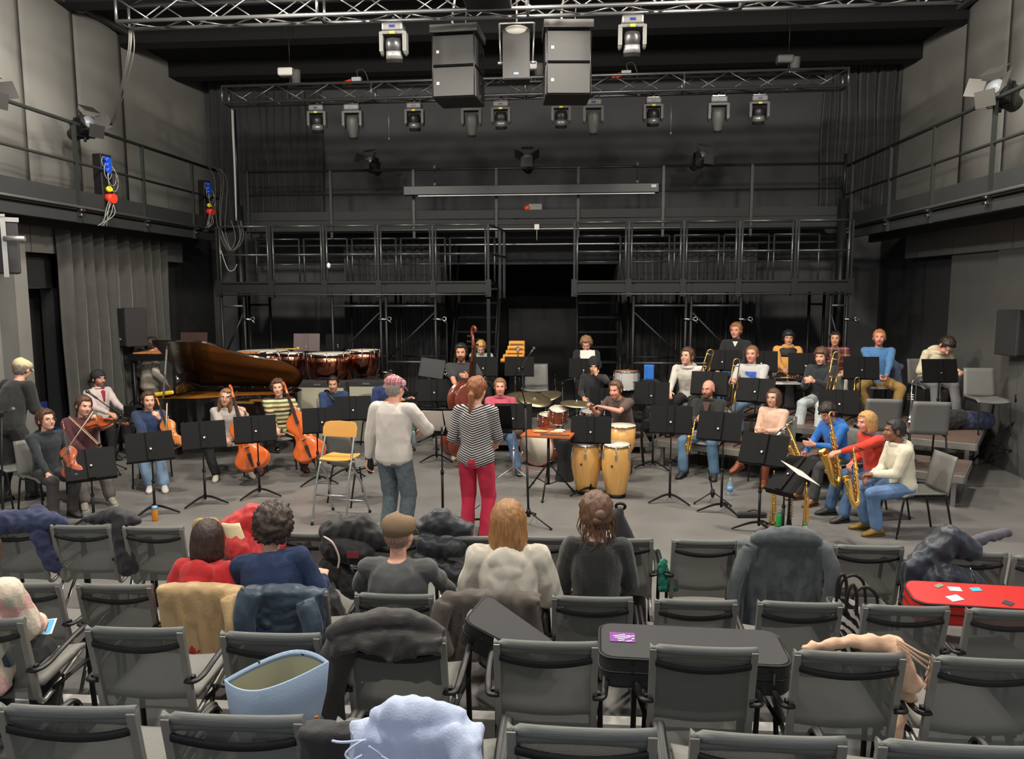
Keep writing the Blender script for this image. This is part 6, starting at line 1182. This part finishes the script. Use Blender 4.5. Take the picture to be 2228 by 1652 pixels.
b.box((L*.14,Wd/2,.9),(.22,Wd*.85,.03)); b.build('plate',m_gold,t)
b=MB(); b.box((-.0+.02,Wd/2,.80),(.3,Wd,.09)); b.box((-.18,Wd/2,.72),(.3,Wd,.05)); b.box((-.18,.04,.80),(.3,.08,.14)); b.box((-.18,Wd-.04,.80),(.3,.08,.14)); b.build('key_bed',m_pb,t,bev=.006)
b=MB(); b.box((-.2,Wd/2,.755),(.2,Wd-.2,.03)); b.build('keyboard',mat('ivory',(232,228,214),.3),t)
b=MB()
for i in range(36):
    if i%7 not in (2,6): b.box((-.15,.14+i*(Wd-.28)/36,.78),(.11,.014,.02))
b.build('black_keys',m_ebo,t)
for x,y in ((.0,.12),(.0,Wd-.12),(L*.82,Wd*.62)): b=MB(); b.lathe([(.045,.1),(.06,.2),(.05,.35),(.075,.62),(.08,.64)],12,(x,y,0)); b.cyl((x-.03,y,.05),(x+.03,y,.05),.045); b.build('leg',m_pb,t)
b=MB(); b.box((.15,Wd/2,.3),(.04,.12,.6)); b.box((.15,Wd/2,.12),(.1,.3,.06)); b.build('pedal_lyre',m_pb,t)
# lid hinged on the far side, opened; its underside faces the viewer
ang=R_(36); Z1=lambda y,z:(Wd-(Wd-y)*cos(ang)-sin(ang)*z*-1*0, zt+(Wd-y)*sin(ang)+z*0)
lo=[(x,y) for x,y in ol]; lo[0]=(0.02,0)
def lidpt(x,y,o=0): d=Wd-y; return (x+.0,Wd-d*cos(ang)-o*sin(ang)*-1,zt+.02+d*sin(ang)+o*cos(ang))
b=MB(); b.rings([[lidpt(x,y,0) for x,y in lo],[lidpt(x,y,.006) for x,y in lo]],False); b.build('lid_underside',m_lid,t)
b=MB(); b.rings([[lidpt(x,y,.007) for x,y in lo],[lidpt(x,y,.028) for x,y in lo]],False); b.build('lid',m_pb,t)
b=MB(); q=lidpt(L*.1,.12); b.tube([(L*.1+.06,.05,zt-.05),(q[0],q[1],q[2])],.014,8); b.build('prop_stick',mat('prop_silver',(190,190,188),.3,.7),t)
b=MB(); b.grid(lambda u,v:(.3+.02*v,.35+.75*u,zt+.02+.3*v),2,2,th=.01); b.build('music_desk',m_pb,t)
b=MB(); b.box((0,0,.25),(.35,.7,.5-.0)); 
bb=MB(); bb.box((0,0,.45),(.34,.7,.08)); q=p4['o'].location; o=T('piano_bench','black padded piano bench under the person in the backwards cap','bench',(q.x,q.y,0)); bb.build('seat',BLKP,o,bev=.02)
for x in (-.14,.14):
    for y in (-.3,.3): bb=MB(); bb.box((x,y,.21),(.04,.04,.42)); bb.build('leg',BLK,o)
q=D(345,862,10.9); b=MB(); b.box((0,0,0),(.42,.05,.06),rot(0,-8,0)); tag(b.build('yellow_bag',mat('bag_yellow',(236,200,50),.6),loc=(q.x,10.95,1.02),bev=.02),'yellow pouch lying on the near left corner of the piano','pouch')
# ================= AMPLIFIERS =================
m_tol=mat('amp_cover',(44,44,46),.8,bump=.3,bs=200); m_cloth=mat('amp_cloth',(176,172,150),.85,bump=.4,bs=300,var=.05)
for px0,px1,py,Y,l in ((642,752,831,12.35,'left speaker cabinet with cream cloth in front of the timpani'),(756,850,829,12.5,'right speaker cabinet with cream cloth in front of the timpani')):
    a=D(px0,py,Y);c=D(px1,py,Y); w=c.x-a.x; t=T('amplifier_cabinet',l,'amplifier',((a.x+c.x)/2,Y,0),0,'speaker cabinets in front of the timpani'); h=a.z
    b=MB(); b.box((0,.16,h/2),(w,.34,h)); b.build('box',m_tol,t,bev=.012); b=MB(); b.box((0,-.014,h/2-.03),(w-.07,.012,h-.13)); b.build('grille_cloth',m_cloth,t); b=MB(); b.box((-.05,-.018,h-.045),(.12,.008,.03)); b.build('badge',ALU,t)
    b=MB(); b.tube(smooth_pts([(-.1,.16,h),(-.08,.16,h+.04),(.08,.16,h+.04),(.1,.16,h)]),.01); b.build('handle',BLKP,t)
# guitar
t=T('guitar','sunburst guitar on the lap of the person in blue, mostly hidden','guitar'); b=MB(); b.ell((0,0,0),(.2,.035,.15)); b.ell((.2,0,.01),(.14,.034,.11)); b.build('body',mat('guitar_body',(190,120,60),.3,coat=.6,var=.2),t); b=MB(); b.box((.5,-.03,.02),(.5,.03,.05)); b.box((.8,-.02,.02),(.14,.02,.08)); b.build('neck',m_ebo,t); q=p10['W']((0,-.33,.75)); place(t,q,(-.3,-1,.2),(-.2,0,1)); t.scale=(.8,)*3
q=D(905,893,9.3); 
# ================= COATS AND BAGS =================
def cloth_m(n,c,**k): return mat('cloth_'+n,c,k.pop('rough',.85),var=k.pop('var',.1),vs=6,bump=k.pop('bump',.25),bs=k.pop('bs',140),sheen=.2,**k)
def drape(key,label,cat,W,back,front,m,dx=0,flare=0,fold=.02,nf=6,puff=0,top=.0,skew=0,sleeves=(),seed=1,hem=.03,thick=.03,tw=0,lift=.02,name='coat',sunk=None,wr=.009,yo=0):
    """garment hung over the back of an audience chair: back = drop on the viewer's side"""
    ch=AC[key]; z0=ch.location.z; o=ch.location; T0=.82+lift+top; rnd=random.Random(seed); ph=[rnd.uniform(0,6) for _ in range(5)]
    Lb,Lf=back,front; Lt=.10; tot=Lb+Lt+Lf
    def fn(u,v):
        s=v*tot; x=(u-.5)
        bk=Lb*(1+hem*sin(u*9+ph[0])/Lb*1.0+skew*x)
        if s<Lb: t=1-s/Lb; z=T0-bk*t; y=-.045-.10*0+ -.03*t+.2*(bk*t)*.9; w=1+flare*t; k=t
        elif s<Lb+Lt: a=(s-Lb)/Lt*pi; y=-.045+.05*(1-cos(a)); z=T0+.022*sin(a); w=1; k=0
        else: t=(s-Lb-Lt)/Lf; z=T0-Lf*t; y=.055+.13*t; w=1-.1*t; k=t*.6
        f=fold*(.25+k)*(sin(2*pi*nf*u+ph[1]+1.5*sin(3*k+ph[2]))+.5*sin(2*pi*nf*2.3*u+ph[3]))
        if puff: f-=puff*(abs(sin(pi*s/.075+.8*sin(u*5)))**.6-.5)*1.0
        edge=.03*math.exp(-((min(u,1-u))/.05)**2)
        return (x*W*w+dx+tw*k, y-(abs(f) if s<Lb else -abs(f)*.6)+ (edge if s<Lb else 0)-.012+yo, z-.02*(2*x)**2)
    b=MB(); b.grid(fn,44,44,th=-thick)
    for P,r in sleeves: b.tube(smooth_pts(P,5),r,10)
    me=wrinkle(bake(b,.010,3),wr,(12,12,4),seed); me.transform(Matrix.Translation((0,0,0)))
    c=link(name,me,m); c.location=o; c.rotation_euler=ch.rotation_euler; tag(c,label,cat); return c
def pile(key,label,cat,parts,m,seed=1,wr=.013,name='jacket',off=(0,0,0),sc=(13,13,9),vox=.011):
    o=AC[key].location if isinstance(key,str) else Vector(key); b=MB()
    for q in parts:
        if len(q)==2: b.ell(q[0],q[1])
        else: b.caps(q[0],q[1],q[2],q[3] if len(q)>3 else None,12)
    me=wrinkle(bake(b,vox,3),wr,sc,seed); c=link(name,me,m); c.location=o+Vector(off); return tag(c,label,cat)
m_beige=cloth_m('beige',(202,170,122),bs=60,rough=.7); m_puf=cloth_m('petrol',(50,68,84),rough=.5,bump=.1); m_blk=cloth_m('black',(34,34,36),rough=.7); m_ngr=cloth_m('grey_wool',(92,84,76)); m_hood=cloth_m('grey_hoodie',(86,92,94)); m_nav=cloth_m('navy',(44,52,84)); m_nvy2=cloth_m('navy_shiny',(36,44,56),rough=.4); m_lav=cloth_m('pale_blue',(190,202,228),sheen=0) if 0 else cloth_m('pale_blue',(190,202,228)); m_peach=cloth_m('peach',(232,190,158)); m_bk2=cloth_m('olive_black',(46,43,40),rough=.6)
drape('2c','beige canvas coat hung over a chair in the second row behind the red hoodie','coat',.50,.60,.25,m_beige,flare=.0,fold=.022,nf=2.5,hem=.05,skew=-.35,wr=.006,seed=4,sleeves=[([(.2,-.06,.8),(.24,-.12,.66),(.2,-.1,.5)],[.06,.05,.045])])
drape('2d','petrol blue puffer jacket hung over a chair in the second row','jacket',.48,.40,.2,m_puf,dx=-.03,fold=.012,nf=2,puff=.02,seed=5,sleeves=[([(-.2,-.05,.84),(-.24,-.1,.7),(-.22,-.08,.52)],[.07,.065,.05]),([(.12,-.08,.8),(.18,-.12,.66),(.14,-.1,.5)],[.06,.06,.045])],name='puffer_jacket')
drape('2f','brown grey wool coat hung over a chair behind the person with long blonde hair','coat',.56,.46,.25,m_ngr,fold=.03,nf=3,seed=7,hem=.08,skew=.15,flare=.08,sleeves=[([(-.26,-.05,.8),(-.3,-.08,.66),(-.24,-.06,.5)],[.06,.05,.04])])
drape('1k','grey hooded coat hanging long over a chair in the front row','coat',.60,.72,.25,m_hood,dx=-.02,fold=.022,nf=4,seed=9,flare=.16,sleeves=[([(-.24,-.04,.82),(-.33,-.08,.6),(-.36,-.08,.3)],[.05,.05,.04]),([(.24,-.04,.82),(.30,-.08,.65),(.27,-.08,.4)],[.05,.05,.04]),([(-.24,-.03,.86),(-.12,-.05,.89),(.0,-.06,.9),(.14,-.05,.885),(.22,-.03,.85)],[.03,.055,.065,.055,.03])])
drape('3d','black padded coat thrown over a chair back in the third row','coat',.50,.07,.3,m_bk2,dx=-.03,fold=.012,nf=3,puff=.012,seed=11,lift=.03,sleeves=[([(-.3,-.02,.84),(-.15,.0,.89),(.05,.02,.90),(.22,.0,.85)],[.03,.05,.05,.02]),([(-.22,.05,.8),(-.32,.0,.6),(-.30,-.02,.25)],[.08,.09,.07])])
drape('4c','black coat under the pale blue hoodie on a chair in the nearest row','coat',.56,.5,.2,m_blk,dx=-.06,fold=.006,nf=2,seed=12,lift=-.015,thick=.02)
drape('4c','pale blue hoodie with drawstrings thrown over the black coat','hoodie',.40,.6,.22,m_lav,dx=.03,fold=.026,nf=5,seed=13,lift=.02,thick=.045,hem=.03,flare=.15,yo=-.035,sleeves=[([(-.1,-.03,.855),(-.04,-.05,.885),(.06,-.03,.875),(.17,-.02,.85)],[.03,.045,.045,.03]),([(.14,-.06,.85),(.2,-.12,.75),(.22,-.13,.5)],[.04,.045,.04])],name='hoodie',wr=.014)
o=AC['4c'].location; b=MB(); rnd=random.Random(4)
for i in range(7):
    x=rnd.uniform(-.12,-.04); z=.85-.05*i; b.tube(smooth_pts([o+Vector((x,-.13,z)),o+Vector((x-.05,-.165,z-.03)),o+Vector((x+.02,-.17,z-.07)),o+Vector((x+.06,-.16,z-.04)),o+Vector((x+.02,-.165,z+.0))]),.0035,6)
for i in range(4): b.tube(smooth_pts([o+Vector((-.05,-.16,.82-.07*i)),o+Vector((.0,-.175,.81-.07*i)),o+Vector((.06,-.165,.815-.07*i))]),.003,6)
b.tube(smooth_pts([o+Vector((-.1,-.12,.84)),o+Vector((-.17,-.12,.83)),o+Vector((-.21,-.1,.82))]),.004,6)
tag(b.build('drawstring',m_lav),'pale drawstring lacing knotted on the front of the pale blue hoodie','drawstring')
pile('3g','peach hoodie bundled over the right corner of a third row chair','hoodie',[((-.06,.08,.82),(.08,.09,.835),.022,.03),((.08,.09,.835),(.22,.07,.83),.03,.035),((.22,.07,.82),(.29,.08,.66),.04,.045),((.25,.1,.66),(.30,.12,.58),.035,.035),((.27,.1,.5),(.25,.1,.25),.02,.025),((-.16,.08,.805),(-.06,.08,.82),.018,.022)],m_peach,seed=3,name='hoodie')
o=AC['3g'].location; b=MB()
for i in range(3): b.tube(smooth_pts([o+Vector((.2,.03,.88-.01*i)),o+Vector((.28,.0,.84-.02*i)),o+Vector((.34,.02,.80-.03*i)),o+Vector((.33,.03,.72-.03*i))]),.005,6)
tag(b.build('drawstring',m_peach),'peach drawstrings dangling from the peach hoodie','drawstring')
pile('1a','blue navy jacket thrown over the leftmost front row chair','jacket',[((-.3,.02,.78),(.0,.0,.86),.08,.09),((0,0,.86),(.25,.08,.84),.09,.07),((.15,.1,.9),(.36,.1,.82),.06,.04),((-.25,-.06,.72),(-.1,-.06,.6),.06,.04),((.2,.05,.75),(.27,.08,.5),.07,.06)],m_nav,seed=5)
pile('1b','black jacket lying over the right corner of a front row chair','jacket',[((-.02,.1,.84),(.2,.1,.88),.03,.06),((.2,.1,.88),(.36,.1,.84),.06,.04),((.27,.08,.8),(.3,.08,.5),.07,.08)],m_blk,seed=6)
t=pile('1d','red puffer jacket with a cream panel bunched up on a front row chair','jacket',[((-.16,.0,.82),(.0,.06,.9),.09,.11),((.0,.06,.88),(.2,.04,.84),.11,.10),((-.06,-.06,.72),(.14,-.04,.62),.11,.11),((.2,.0,.7),(.28,.0,.5),.09,.07)],cloth_m('red_puffer',(196,44,46),rough=.6,bump=.1),seed=8,name='puffer_jacket')
b=MB(); b.grid(lambda u,v:(-.17+.12*u+.16*(1-v)*.8,-.115+.05*v-.02*sin(pi*u),.6+.3*v),8,10,th=.02); b.build('cream_panel',cloth_m('cream_panel',(226,212,168)),t)
pile((D(450,1130,5.15).x,5.15,0),'mustard brown knit hat resting on the front chair beyond the dark haired person in red','hat',[((-.05,0,.88),(.04,.0,.89),.055,.05),((-.05,0,.8),(.04,0,.8),.05,.05)],cloth_m('mustard',(160,132,80)),seed=2,wr=.008,name='knit_hat')
t=pile('1f','black down jacket with a small badge on a front row chair, left of tweed cap','jacket',[((-.42,.03,.84),(-.2,.03,.88),.08,.09),((-.2,.03,.86),(-.08,.03,.8),.09,.08),((-.4,.0,.74),(-.18,-.02,.7),.09,.09),((-.42,.0,.6),(-.25,.0,.45),.08,.09)],m_blk,seed=12,name='down_jacket')
b=MB(); b.box((-.22,-.112,.72),(.085,.008,.045)); b.build('badge',mat('badge_red',(130,50,60),.6),t)
b=MB(); b.tube(smooth_pts([(-.43,-.09,.84),(-.36,-.11,.8),(-.32,-.11,.7),(-.33,-.11,.62)]),.007,6); b.build('piping',mat('piping_white',(225,200,190),.5),t)
pile('1f','black shoulder bag standing between two second row chairs, left of the tweed cap','bag',[((-.36,-.3,.45),(-.3,-.3,.2),.1,.12),((-.4,-.28,.6),(-.36,-.3,.45),.05,.08)],m_blk,seed=15,name='shoulder_bag',wr=.01)
pile('1g','dark nylon coat heaped on a front row chair, right of the tweed cap','coat',[((-.38,.05,.84),(-.2,.05,.92),.06,.09),((-.2,.05,.9),(-.02,.05,.86),.09,.06),((-.3,.0,.76),(-.08,0,.74),.08,.07),((-.35,-.0,.65),(-.1,0,.55),.07,.08)],cloth_m('nylon_dark',(44,48,54),rough=.45),seed=17,name='coat')
pile('1m','dark navy jacket with a bright zipper heaped on a front row chair at the right','jacket',[((-.3,.0,.74),(-.12,.02,.9),.09,.10),((-.12,.02,.9),(.0,.02,.84),.10,.08),((-.22,-.06,.66),(-.02,-.05,.62),.11,.10),((-.36,-.02,.72),(-.38,-.02,.5),.07,.06),((-.2,-.04,.5),(0,-.04,.42),.1,.08)],m_nvy2,seed=19)
o=AC['1m'].location; b=MB(); b.tube([o+Vector((-.08,-.17,.78)),o+Vector((-.03,-.18,.66)),o+Vector((.0,-.16,.58))],.006,6); tag(b.build('zipper',CHR),'bright metal zipper on the dark navy jacket','zipper')
pile('1m','grey scarf lying over the right corner of the same chair as the navy jacket','scarf',[((.02,.08,.85),(.2,.12,.9),.035,.035),((.2,.12,.9),(.3,.13,.92),.035,.03)],cloth_m('grey_scarf',(92,88,96)),seed=21,name='scarf',wr=.01)
# gig bag on the floor
g=D(1352,1165,5.75); t=T('gig_bag','black gig bag with a white tag standing right of the hair bun','bag',(g.x,5.75,0),-5); b=MB(); rg=[]
for z,w,d,x in ((.0,.17,.10,.03),(.3,.17,.10,.02),(.55,.15,.09,.0),(.72,.11,.07,-.03),(.84,.06,.05,-.04),(.9,.03,.035,-.02)): rg.append([(x+w*cos(2*pi*j/20),d*sin(2*pi*j/20),z) for j in range(20)])
b.rings(rg); b.build('bag_body',m_blk,t); b=MB(); b.torus((-.01,0,.91),.035,.012,(0,.6,.4)); b.tube(smooth_pts([(-.06,-.05,.84),(-.13,-.09,.74),(-.12,-.1,.6)]),.012,6,flat=.4); b.build('strap',BLK,t); b=MB(); b.box((-.1,-.1,.71),(.11,.006,.07),rot(0,-15,0)); b.build('name_tag',PAPER,t)
# green yarn bundle
q=AC['1j'].location; t=pile('1j','bundle of green and blue knitting beside a front row chair','knitting',[((-.27,.1,.62),(-.27,.08,.45),.03,.032),((-.26,.1,.5),(-.2,.12,.45),.035,.045)],mat('yarn_green',(44,128,104),.9,var=.6,vs=30,bump=.8,bs=60),seed=4,name='knitting',sc=(30,30,30),wr=.015)
# ---------- canvas bag ----------
m_cvs=mat('canvas_blue',(176,198,224),.8,bump=.3,bs=260,var=.02); m_lin=mat('canvas_lining',(168,166,138),.85,var=.06)
q=D(597,1500,2.6); t=T('canvas_tote_bag','large light blue canvas tote bag, open, pale green lining inside, on a nearest row chair','bag',(q.x,2.62,q.z),-4)
n=48
def bagring(w,d,z,k=1.0):
    out=[]
    for j in range(n):
        a=2*pi*j/n; c=cos(a); x=w*c; y=d*(1-abs(c)**1.7)*(1 if sin(a)>=0 else -1) if abs(sin(a))>1e-6 else 0
        out.append((x,y,z+k*(.05*x/.2+.018*(1-c*c)*(1 if sin(a)>0 else -.6))))
    return out
b=MB(); b.rings([bagring(.10,.06,-.42),bagring(.13,.085,-.3),bagring(.165,.10,-.16),bagring(.195,.115,-.05),bagring(.208,.125,.06),bagring(.204,.121,.064),bagring(.200,.117,.05)],True,False); b.build('outer_canvas',m_cvs,t)
b=MB(); b.rings([bagring(.201,.118,.04),bagring(.186,.106,-.05),bagring(.155,.09,-.16),bagring(.12,.07,-.28),bagring(.01,.005,-.29)],True,False); b.build('lining',m_lin,t)
b=MB(); b.cyl((-.11,.085,.045),(-.11,.078,.045),.007); b.cyl((.06,.112,.08),(.06,.104,.08),.007); b.build('snap_button',BLK,t)
b=MB(); b.box((.0,-.125,-.10),(.034,.01,.06)); b.tube(smooth_pts([(-.035,-.12,-.14),(-.01,-.135,-.12),(.02,-.135,-.12),(.06,-.12,-.15)]),.01,8); b.build('handle_loop',BLKP,t)
b=MB(); b.ell((.12,.02,-.25),(.07,.06,.16)); b.build('lower_bag',m_blk,t); b=MB(); b.tube(smooth_pts([(.17,-.04,-.08),(.185,-.05,-.2),(.18,-.05,-.35)]),.008,6); b.build('orange_strap',mat('strap_orange',(236,140,50),.5),t)
# ---------- black cases ----------
m_case=mat('case_nylon',(44,45,47),.6,bump=.15,bs=300); 
def rbox(w,d,h,r,seg=6):
    pts=[]
    for cx,cy_,a0 in ((w/2-r,d/2-r,0),(-w/2+r,d/2-r,90),(-w/2+r,-d/2+r,180),(w/2-r,-d/2+r,270)):
        for i in range(seg+1): a=R_(a0+90*i/seg); pts.append((cx+r*cos(a),cy_+r*sin(a)))
    return pts
def boxcase(name,label,loc,R,w,d,h,r,m,taper=0,cat='instrument case'):
    t=T(name,label,cat,loc); t.rotation_euler=R.to_euler(); P=[(x*(1),y*(1-taper*(x/w+.5))) for x,y in rbox(w,d,h,r)]
    sc=lambda k,z:[(x*k,y*k,z) for x,y in P]
    b=MB(); b.rings([sc(.97,0),sc(1,.015),sc(1,h*.5),sc(.985,h*.5+.002),sc(.985,h*.52),sc(1,h*.52+.002),sc(1,h-.015),sc(.975,h)],False); b.build('shell',m,t)
    b=MB(); b.tube([(x*1.002,y*1.004,h-.008) for x,y in P],.006,6,closed=True); b.tube([(x*1.004,y*1.006,h*.51) for x,y in P],.005,6,closed=True); b.build('zip_edge',BLKP,t); return t
a=D(1300,1385,3.6); q=D(1500,1425,3.55); t=boxcase('instrument_case','flat black case with a purple sticker lying across third row chairs',(q.x,3.52,.74),rot(0,0,-2),.86,.36,.15,.07,m_case)
b=MB(); b.box((-.32,.02,.152),(.12,.10,.003)); s=b.build('sticker',mat('sticker_purple',(128,58,150),.5),t)
b=MB()
for i,(x,y,l) in enumerate(((-.345,.035,.06),(-.33,.022,.075),(-.325,.006,.06),(-.335,-.018,.03),(-.30,-.022,.03),(-.285,.03,.03),(-.28,.005,.015))): b.box((x+.01,y,.1545),(l,.007,.001),rot(0,0,20))
b.build('lettering',mat('ink_white',(240,236,244),.5),s)
b=MB()
for x in (-.28,.33):
    for z in (.03,.075,.12): b.cyl((x,-.18,z),(x,-.186,z),.008)
b.build('rivet',STEEL,t); b=MB(); b.box((.345,-.184,.085),(.008,.008,.05)); b.build('zip_pull',mat('zip_brass',(150,140,110),.4,.8),t)
q=D(1105,1400,3.75); t=boxcase('instrument_case','slanting black case wedged between the seats, chrome buckle at its corner',(q.x-.02,3.72,.72),rot(10,24,-16),.44,.26,.15,.05,m_case,taper=.35)
b=MB(); b.torus((-.225,-.05,.1),.025,.004,(1,0,.2)); b.box((-.23,-.03,.12),(.012,.04,.02)); b.build('buckle',CHR,t); b=MB(); b.cyl((-.1,-.135,.03),(-.1,-.141,.03),.009); b.cyl((-.1,-.135,.11),(-.1,-.141,.11),.009); b.build('rivet',STEEL,t)
m_red=mat('case_red',(206,38,34),.4,bump=.1,bs=200); q=D(2130,1335,4.6); t=boxcase('violin_case','red instrument case with white and blue stickers on second row seats at the right',(q.x,4.62,.60),rot(8,0,-5),.80,.27,.14,.08,m_red)
for i,(x,y,w,d,c) in enumerate(((-.12,.05,.07,.05,(226,226,220)),(.0,.06,.06,.04,(90,190,220)),(-.16,-.06,.08,.06,(222,228,230)),(-.2,.08,.06,.03,(140,150,130)),(.12,-.08,.05,.05,(60,60,70)))): b=MB(); b.box((x,y,.142),(w,d,.003),rot(0,0,12*i)); b.build('sticker',mat('sticker_%d'%i,c,.5),t)
# zebra bag, grey bag
m_z=mat('zebra_print',(225,220,214),.8); N,L_,B=nodes_of(m_z); w_=N.new('ShaderNodeTexWave'); w_.inputs['Scale'].default_value=9; w_.inputs['Distortion'].default_value=7; w_.bands_direction='DIAGONAL'; tc=N.new('ShaderNodeTexCoord'); L_.new(tc.outputs['Object'],w_.inputs[0]); r_=N.new('ShaderNodeValToRGB'); r_.color_ramp.interpolation='CONSTANT'; r_.color_ramp.elements[0].color=(.012,.012,.013,1); r_.color_ramp.elements[1].color=(.72,.69,.66,1); r_.color_ramp.elements[1].position=.45; L_.new(w_.outputs[0],r_.inputs[0]); L_.new(r_.outputs[0],B.inputs['Base Color'])
def openbag(name,label,p,w,d,h,m,mh,rz=0):
    t=T(name,label,'bag',p,rz); b=MB(); R4=lambda k,z,q=1:[(x*k,y*k*q,z) for x,y in rbox(w,d,h,.03,3)]
    b.rings([R4(.9,0),R4(.95,.01),R4(1,h*.6),R4(1.02,h),R4(.99,h),R4(.93,.03),R4(.3,.02)],False,False); b.build('bag_body',m,t)
    for s in (-1,1): b=MB(); b.tube(smooth_pts([(-w*.25,s*d/2*1.02,h-.03),(-w*.2,s*d/2*1.05,h+.1),(0,s*d/2,h+.15),(w*.2,s*d/2*1.05,h+.1),(w*.25,s*d/2*1.02,h-.03)]),.01,8); b.build('handle',mh,t)
    return t
q=D(1852,1385,4.35); openbag('zebra_bag','zebra striped bag between two second row chairs',(q.x,4.45,.44),.12,.16,.28,m_z,BLKP)
q=D(1880,1315,4.75); openbag('grey_bag','grey bag with black loop handles on the floor behind a front row chair',(q.x,4.85,.34),.34,.2,.22,cloth_m('bag_grey_cloth',(120,118,114)),BLKP,0)
q=AC['1l'].location; b=MB(); b.box((0,0,0),(.2,.15,.004),rot(12,0,8)); tag(b.build('paper_sheet',PAPER,loc=(q.x+.0,q.y+.28,.465)),'white sheet of paper lying on a front row seat','paper')
q=AC['2k'].location; 
# tablet of the cardigan person
q=D(92,1366,3.8); t=T('tablet','white rimmed tablet with a blue screen on the lap of the cardigan person','tablet',q); t.rotation_euler=rot(-8,0,205).to_euler(); b=MB(); t.scale=(.62,.62,.62); b.box((0,0,0),(.19,.26,.008)); b.build('frame',mat('tablet_white',(226,224,220),.3),t,bev=.003); b=MB(); b.box((0,0,.005),(.16,.22,.002)); b.build('screen',mat('tablet_screen',(70,140,180),.15,emis=.5),t)
# bottles and cans on the floor
def lathe_thing(name,label,cat,p,prof,m,extra=()):
    t=T(name,label,cat,p); b=MB(); b.lathe(prof,20); b.build('body',m,t)
    for nm,pr,mm in extra: b=MB(); b.lathe(pr,20); b.build(nm,mm,t)
    return t
lathe_thing('drink_can','orange and blue drink can standing on the floor by the second left music stand','can',G(338,1133),[(.026,0),(.033,.008),(.033,.155),(.027,.167)],mat('can_orange',(238,150,50),.35,.3),(('can_top',[(.0337,.13),(.0337,.156),(.028,.168),(.001,.166)],mat('can_blue',(130,190,226),.35,.4)),))
lathe_thing('green_bottle','bright green flask standing between the saxophone pegs','bottle',G(1696,1160),[(.036,0),(.038,.01),(.038,.19),(.025,.215)],mat('flask_green',(30,160,80),.4),(('cap',[(.022,.213),(.022,.245),(.001,.247)],mat('flask_cap',(150,156,150),.4)),))
m_pet=mat('bottle_plastic',(190,214,222),.15,trans=.6)
lathe_thing('water_bottle','clear water bottle with a blue label right of the bald person shoes','bottle',G(1588,1078),[(.03,0),(.034,.02),(.034,.15),(.013,.2),(.013,.22)],m_pet,(('label_band',[(.0346,.05),(.0346,.12)],mat('label_blue',(110,170,220),.5)),))
lathe_thing('water_bottle','clear bottle with a green cap at the front right saxophones','bottle',G(1750,1180),[(.03,0),(.034,.02),(.034,.13),(.013,.18)],m_pet,(('cap',[(.015,.18),(.015,.2),(.001,.201)],mat('flask_green',(30,160,80),.4)),))
lathe_thing('water_bottle','bottle with a teal cap on the floor right of the plaid cap man','bottle',G(900,965),[(.03,0),(.034,.02),(.034,.18),(.013,.23)],m_pet,(('cap',[(.015,.23),(.015,.26),(.001,.261)],mat('cap_teal',(40,170,150),.4)),))
lathe_thing('spray_bottle','white slim bottle on the high riser at the right','bottle',G(2127,930,.6),[(.03,0),(.032,.02),(.03,.16),(.012,.2),(.012,.27)],mat('plug_white',(225,222,215),.5))
pile(D(2120,905,10.9).to_tuple(2)[:2]+(.6,),'dark backpack on the high riser behind the slim bottle','backpack',[((-.0,.2,.12),(.25,.2,.12),.13,.12)],m_nav,seed=31,name='backpack',wr=.015)
pile(D(2060,880,11.0).to_tuple(2)[:2]+(.6,),'black instrument bag under the bent person at the right end','bag',[((-.2,.0,.13),(.25,.1,.14),.14,.13)],m_blk,seed=32,name='instrument_bag',wr=.015)
drape_l=None
q=p23['W']((.0,.3,.0)); pile((q.x+.22,q.y,.6),'blue grey jacket hung on the chair of the person in the blue sweater','jacket',[((.05,.0,.78),(.18,.0,.72),.07,.06),((.1,0,.7),(.2,.02,.3),.09,.08)],cloth_m('jacket_bluegrey',(84,98,124)),seed=33)
q=D(1408,822,12.9); pile((q.x,13.0,.0),'black bag heap with a blue cloth behind the free music stand','bag',[((-.3,0,.35),(.15,0,.4),.28,.25),((-.25,0,.85),(.1,0,.9),.2,.16),((-.1,0,.6),(0,0,.6),.35,.3)],m_blk,seed=34,name='equipment_bag')
q=D(1412,812,12.72); b=MB(); b.grid(lambda u,v:((u-.5)*.16,.02*sin(4*u),-.12+.26*v),6,6,th=.02); tag(b.build('blue_cloth',cloth_m('cloth_bright_blue',(40,110,200)),loc=(q.x,12.72,q.z)),'bright blue cloth hanging on the black bag heap','cloth')
q=G(1365,1180); 
# cables on the floor
cable('thin cable coiled on the floor below the conductor stand',[G(905,1150),G(960,1160),G(1000,1130),G(1040,1100)],.006,BLK)
cable('pink cable running over the floor below the drum kit',[G(1100,1015)+Vector((0,0,.01)),G(1180,1030),G(1260,1035),G(1330,1010),G(1420,995)],.008,mat('cable_pink',(190,120,110),.5))
g=G(1690,1128); b=MB(); b.caps((-.16,0,.035),(.12,.02,.035),.035,.03); b.tube(smooth_pts([(-.1,.0,.06),(0,.02,.085),(.1,.02,.055)]),.008,6); tag(b.build('rolled_bag',m_blk,loc=(g.x-.25,g.y,0)),'small black rolled bag on the floor between the stand feet','bag')
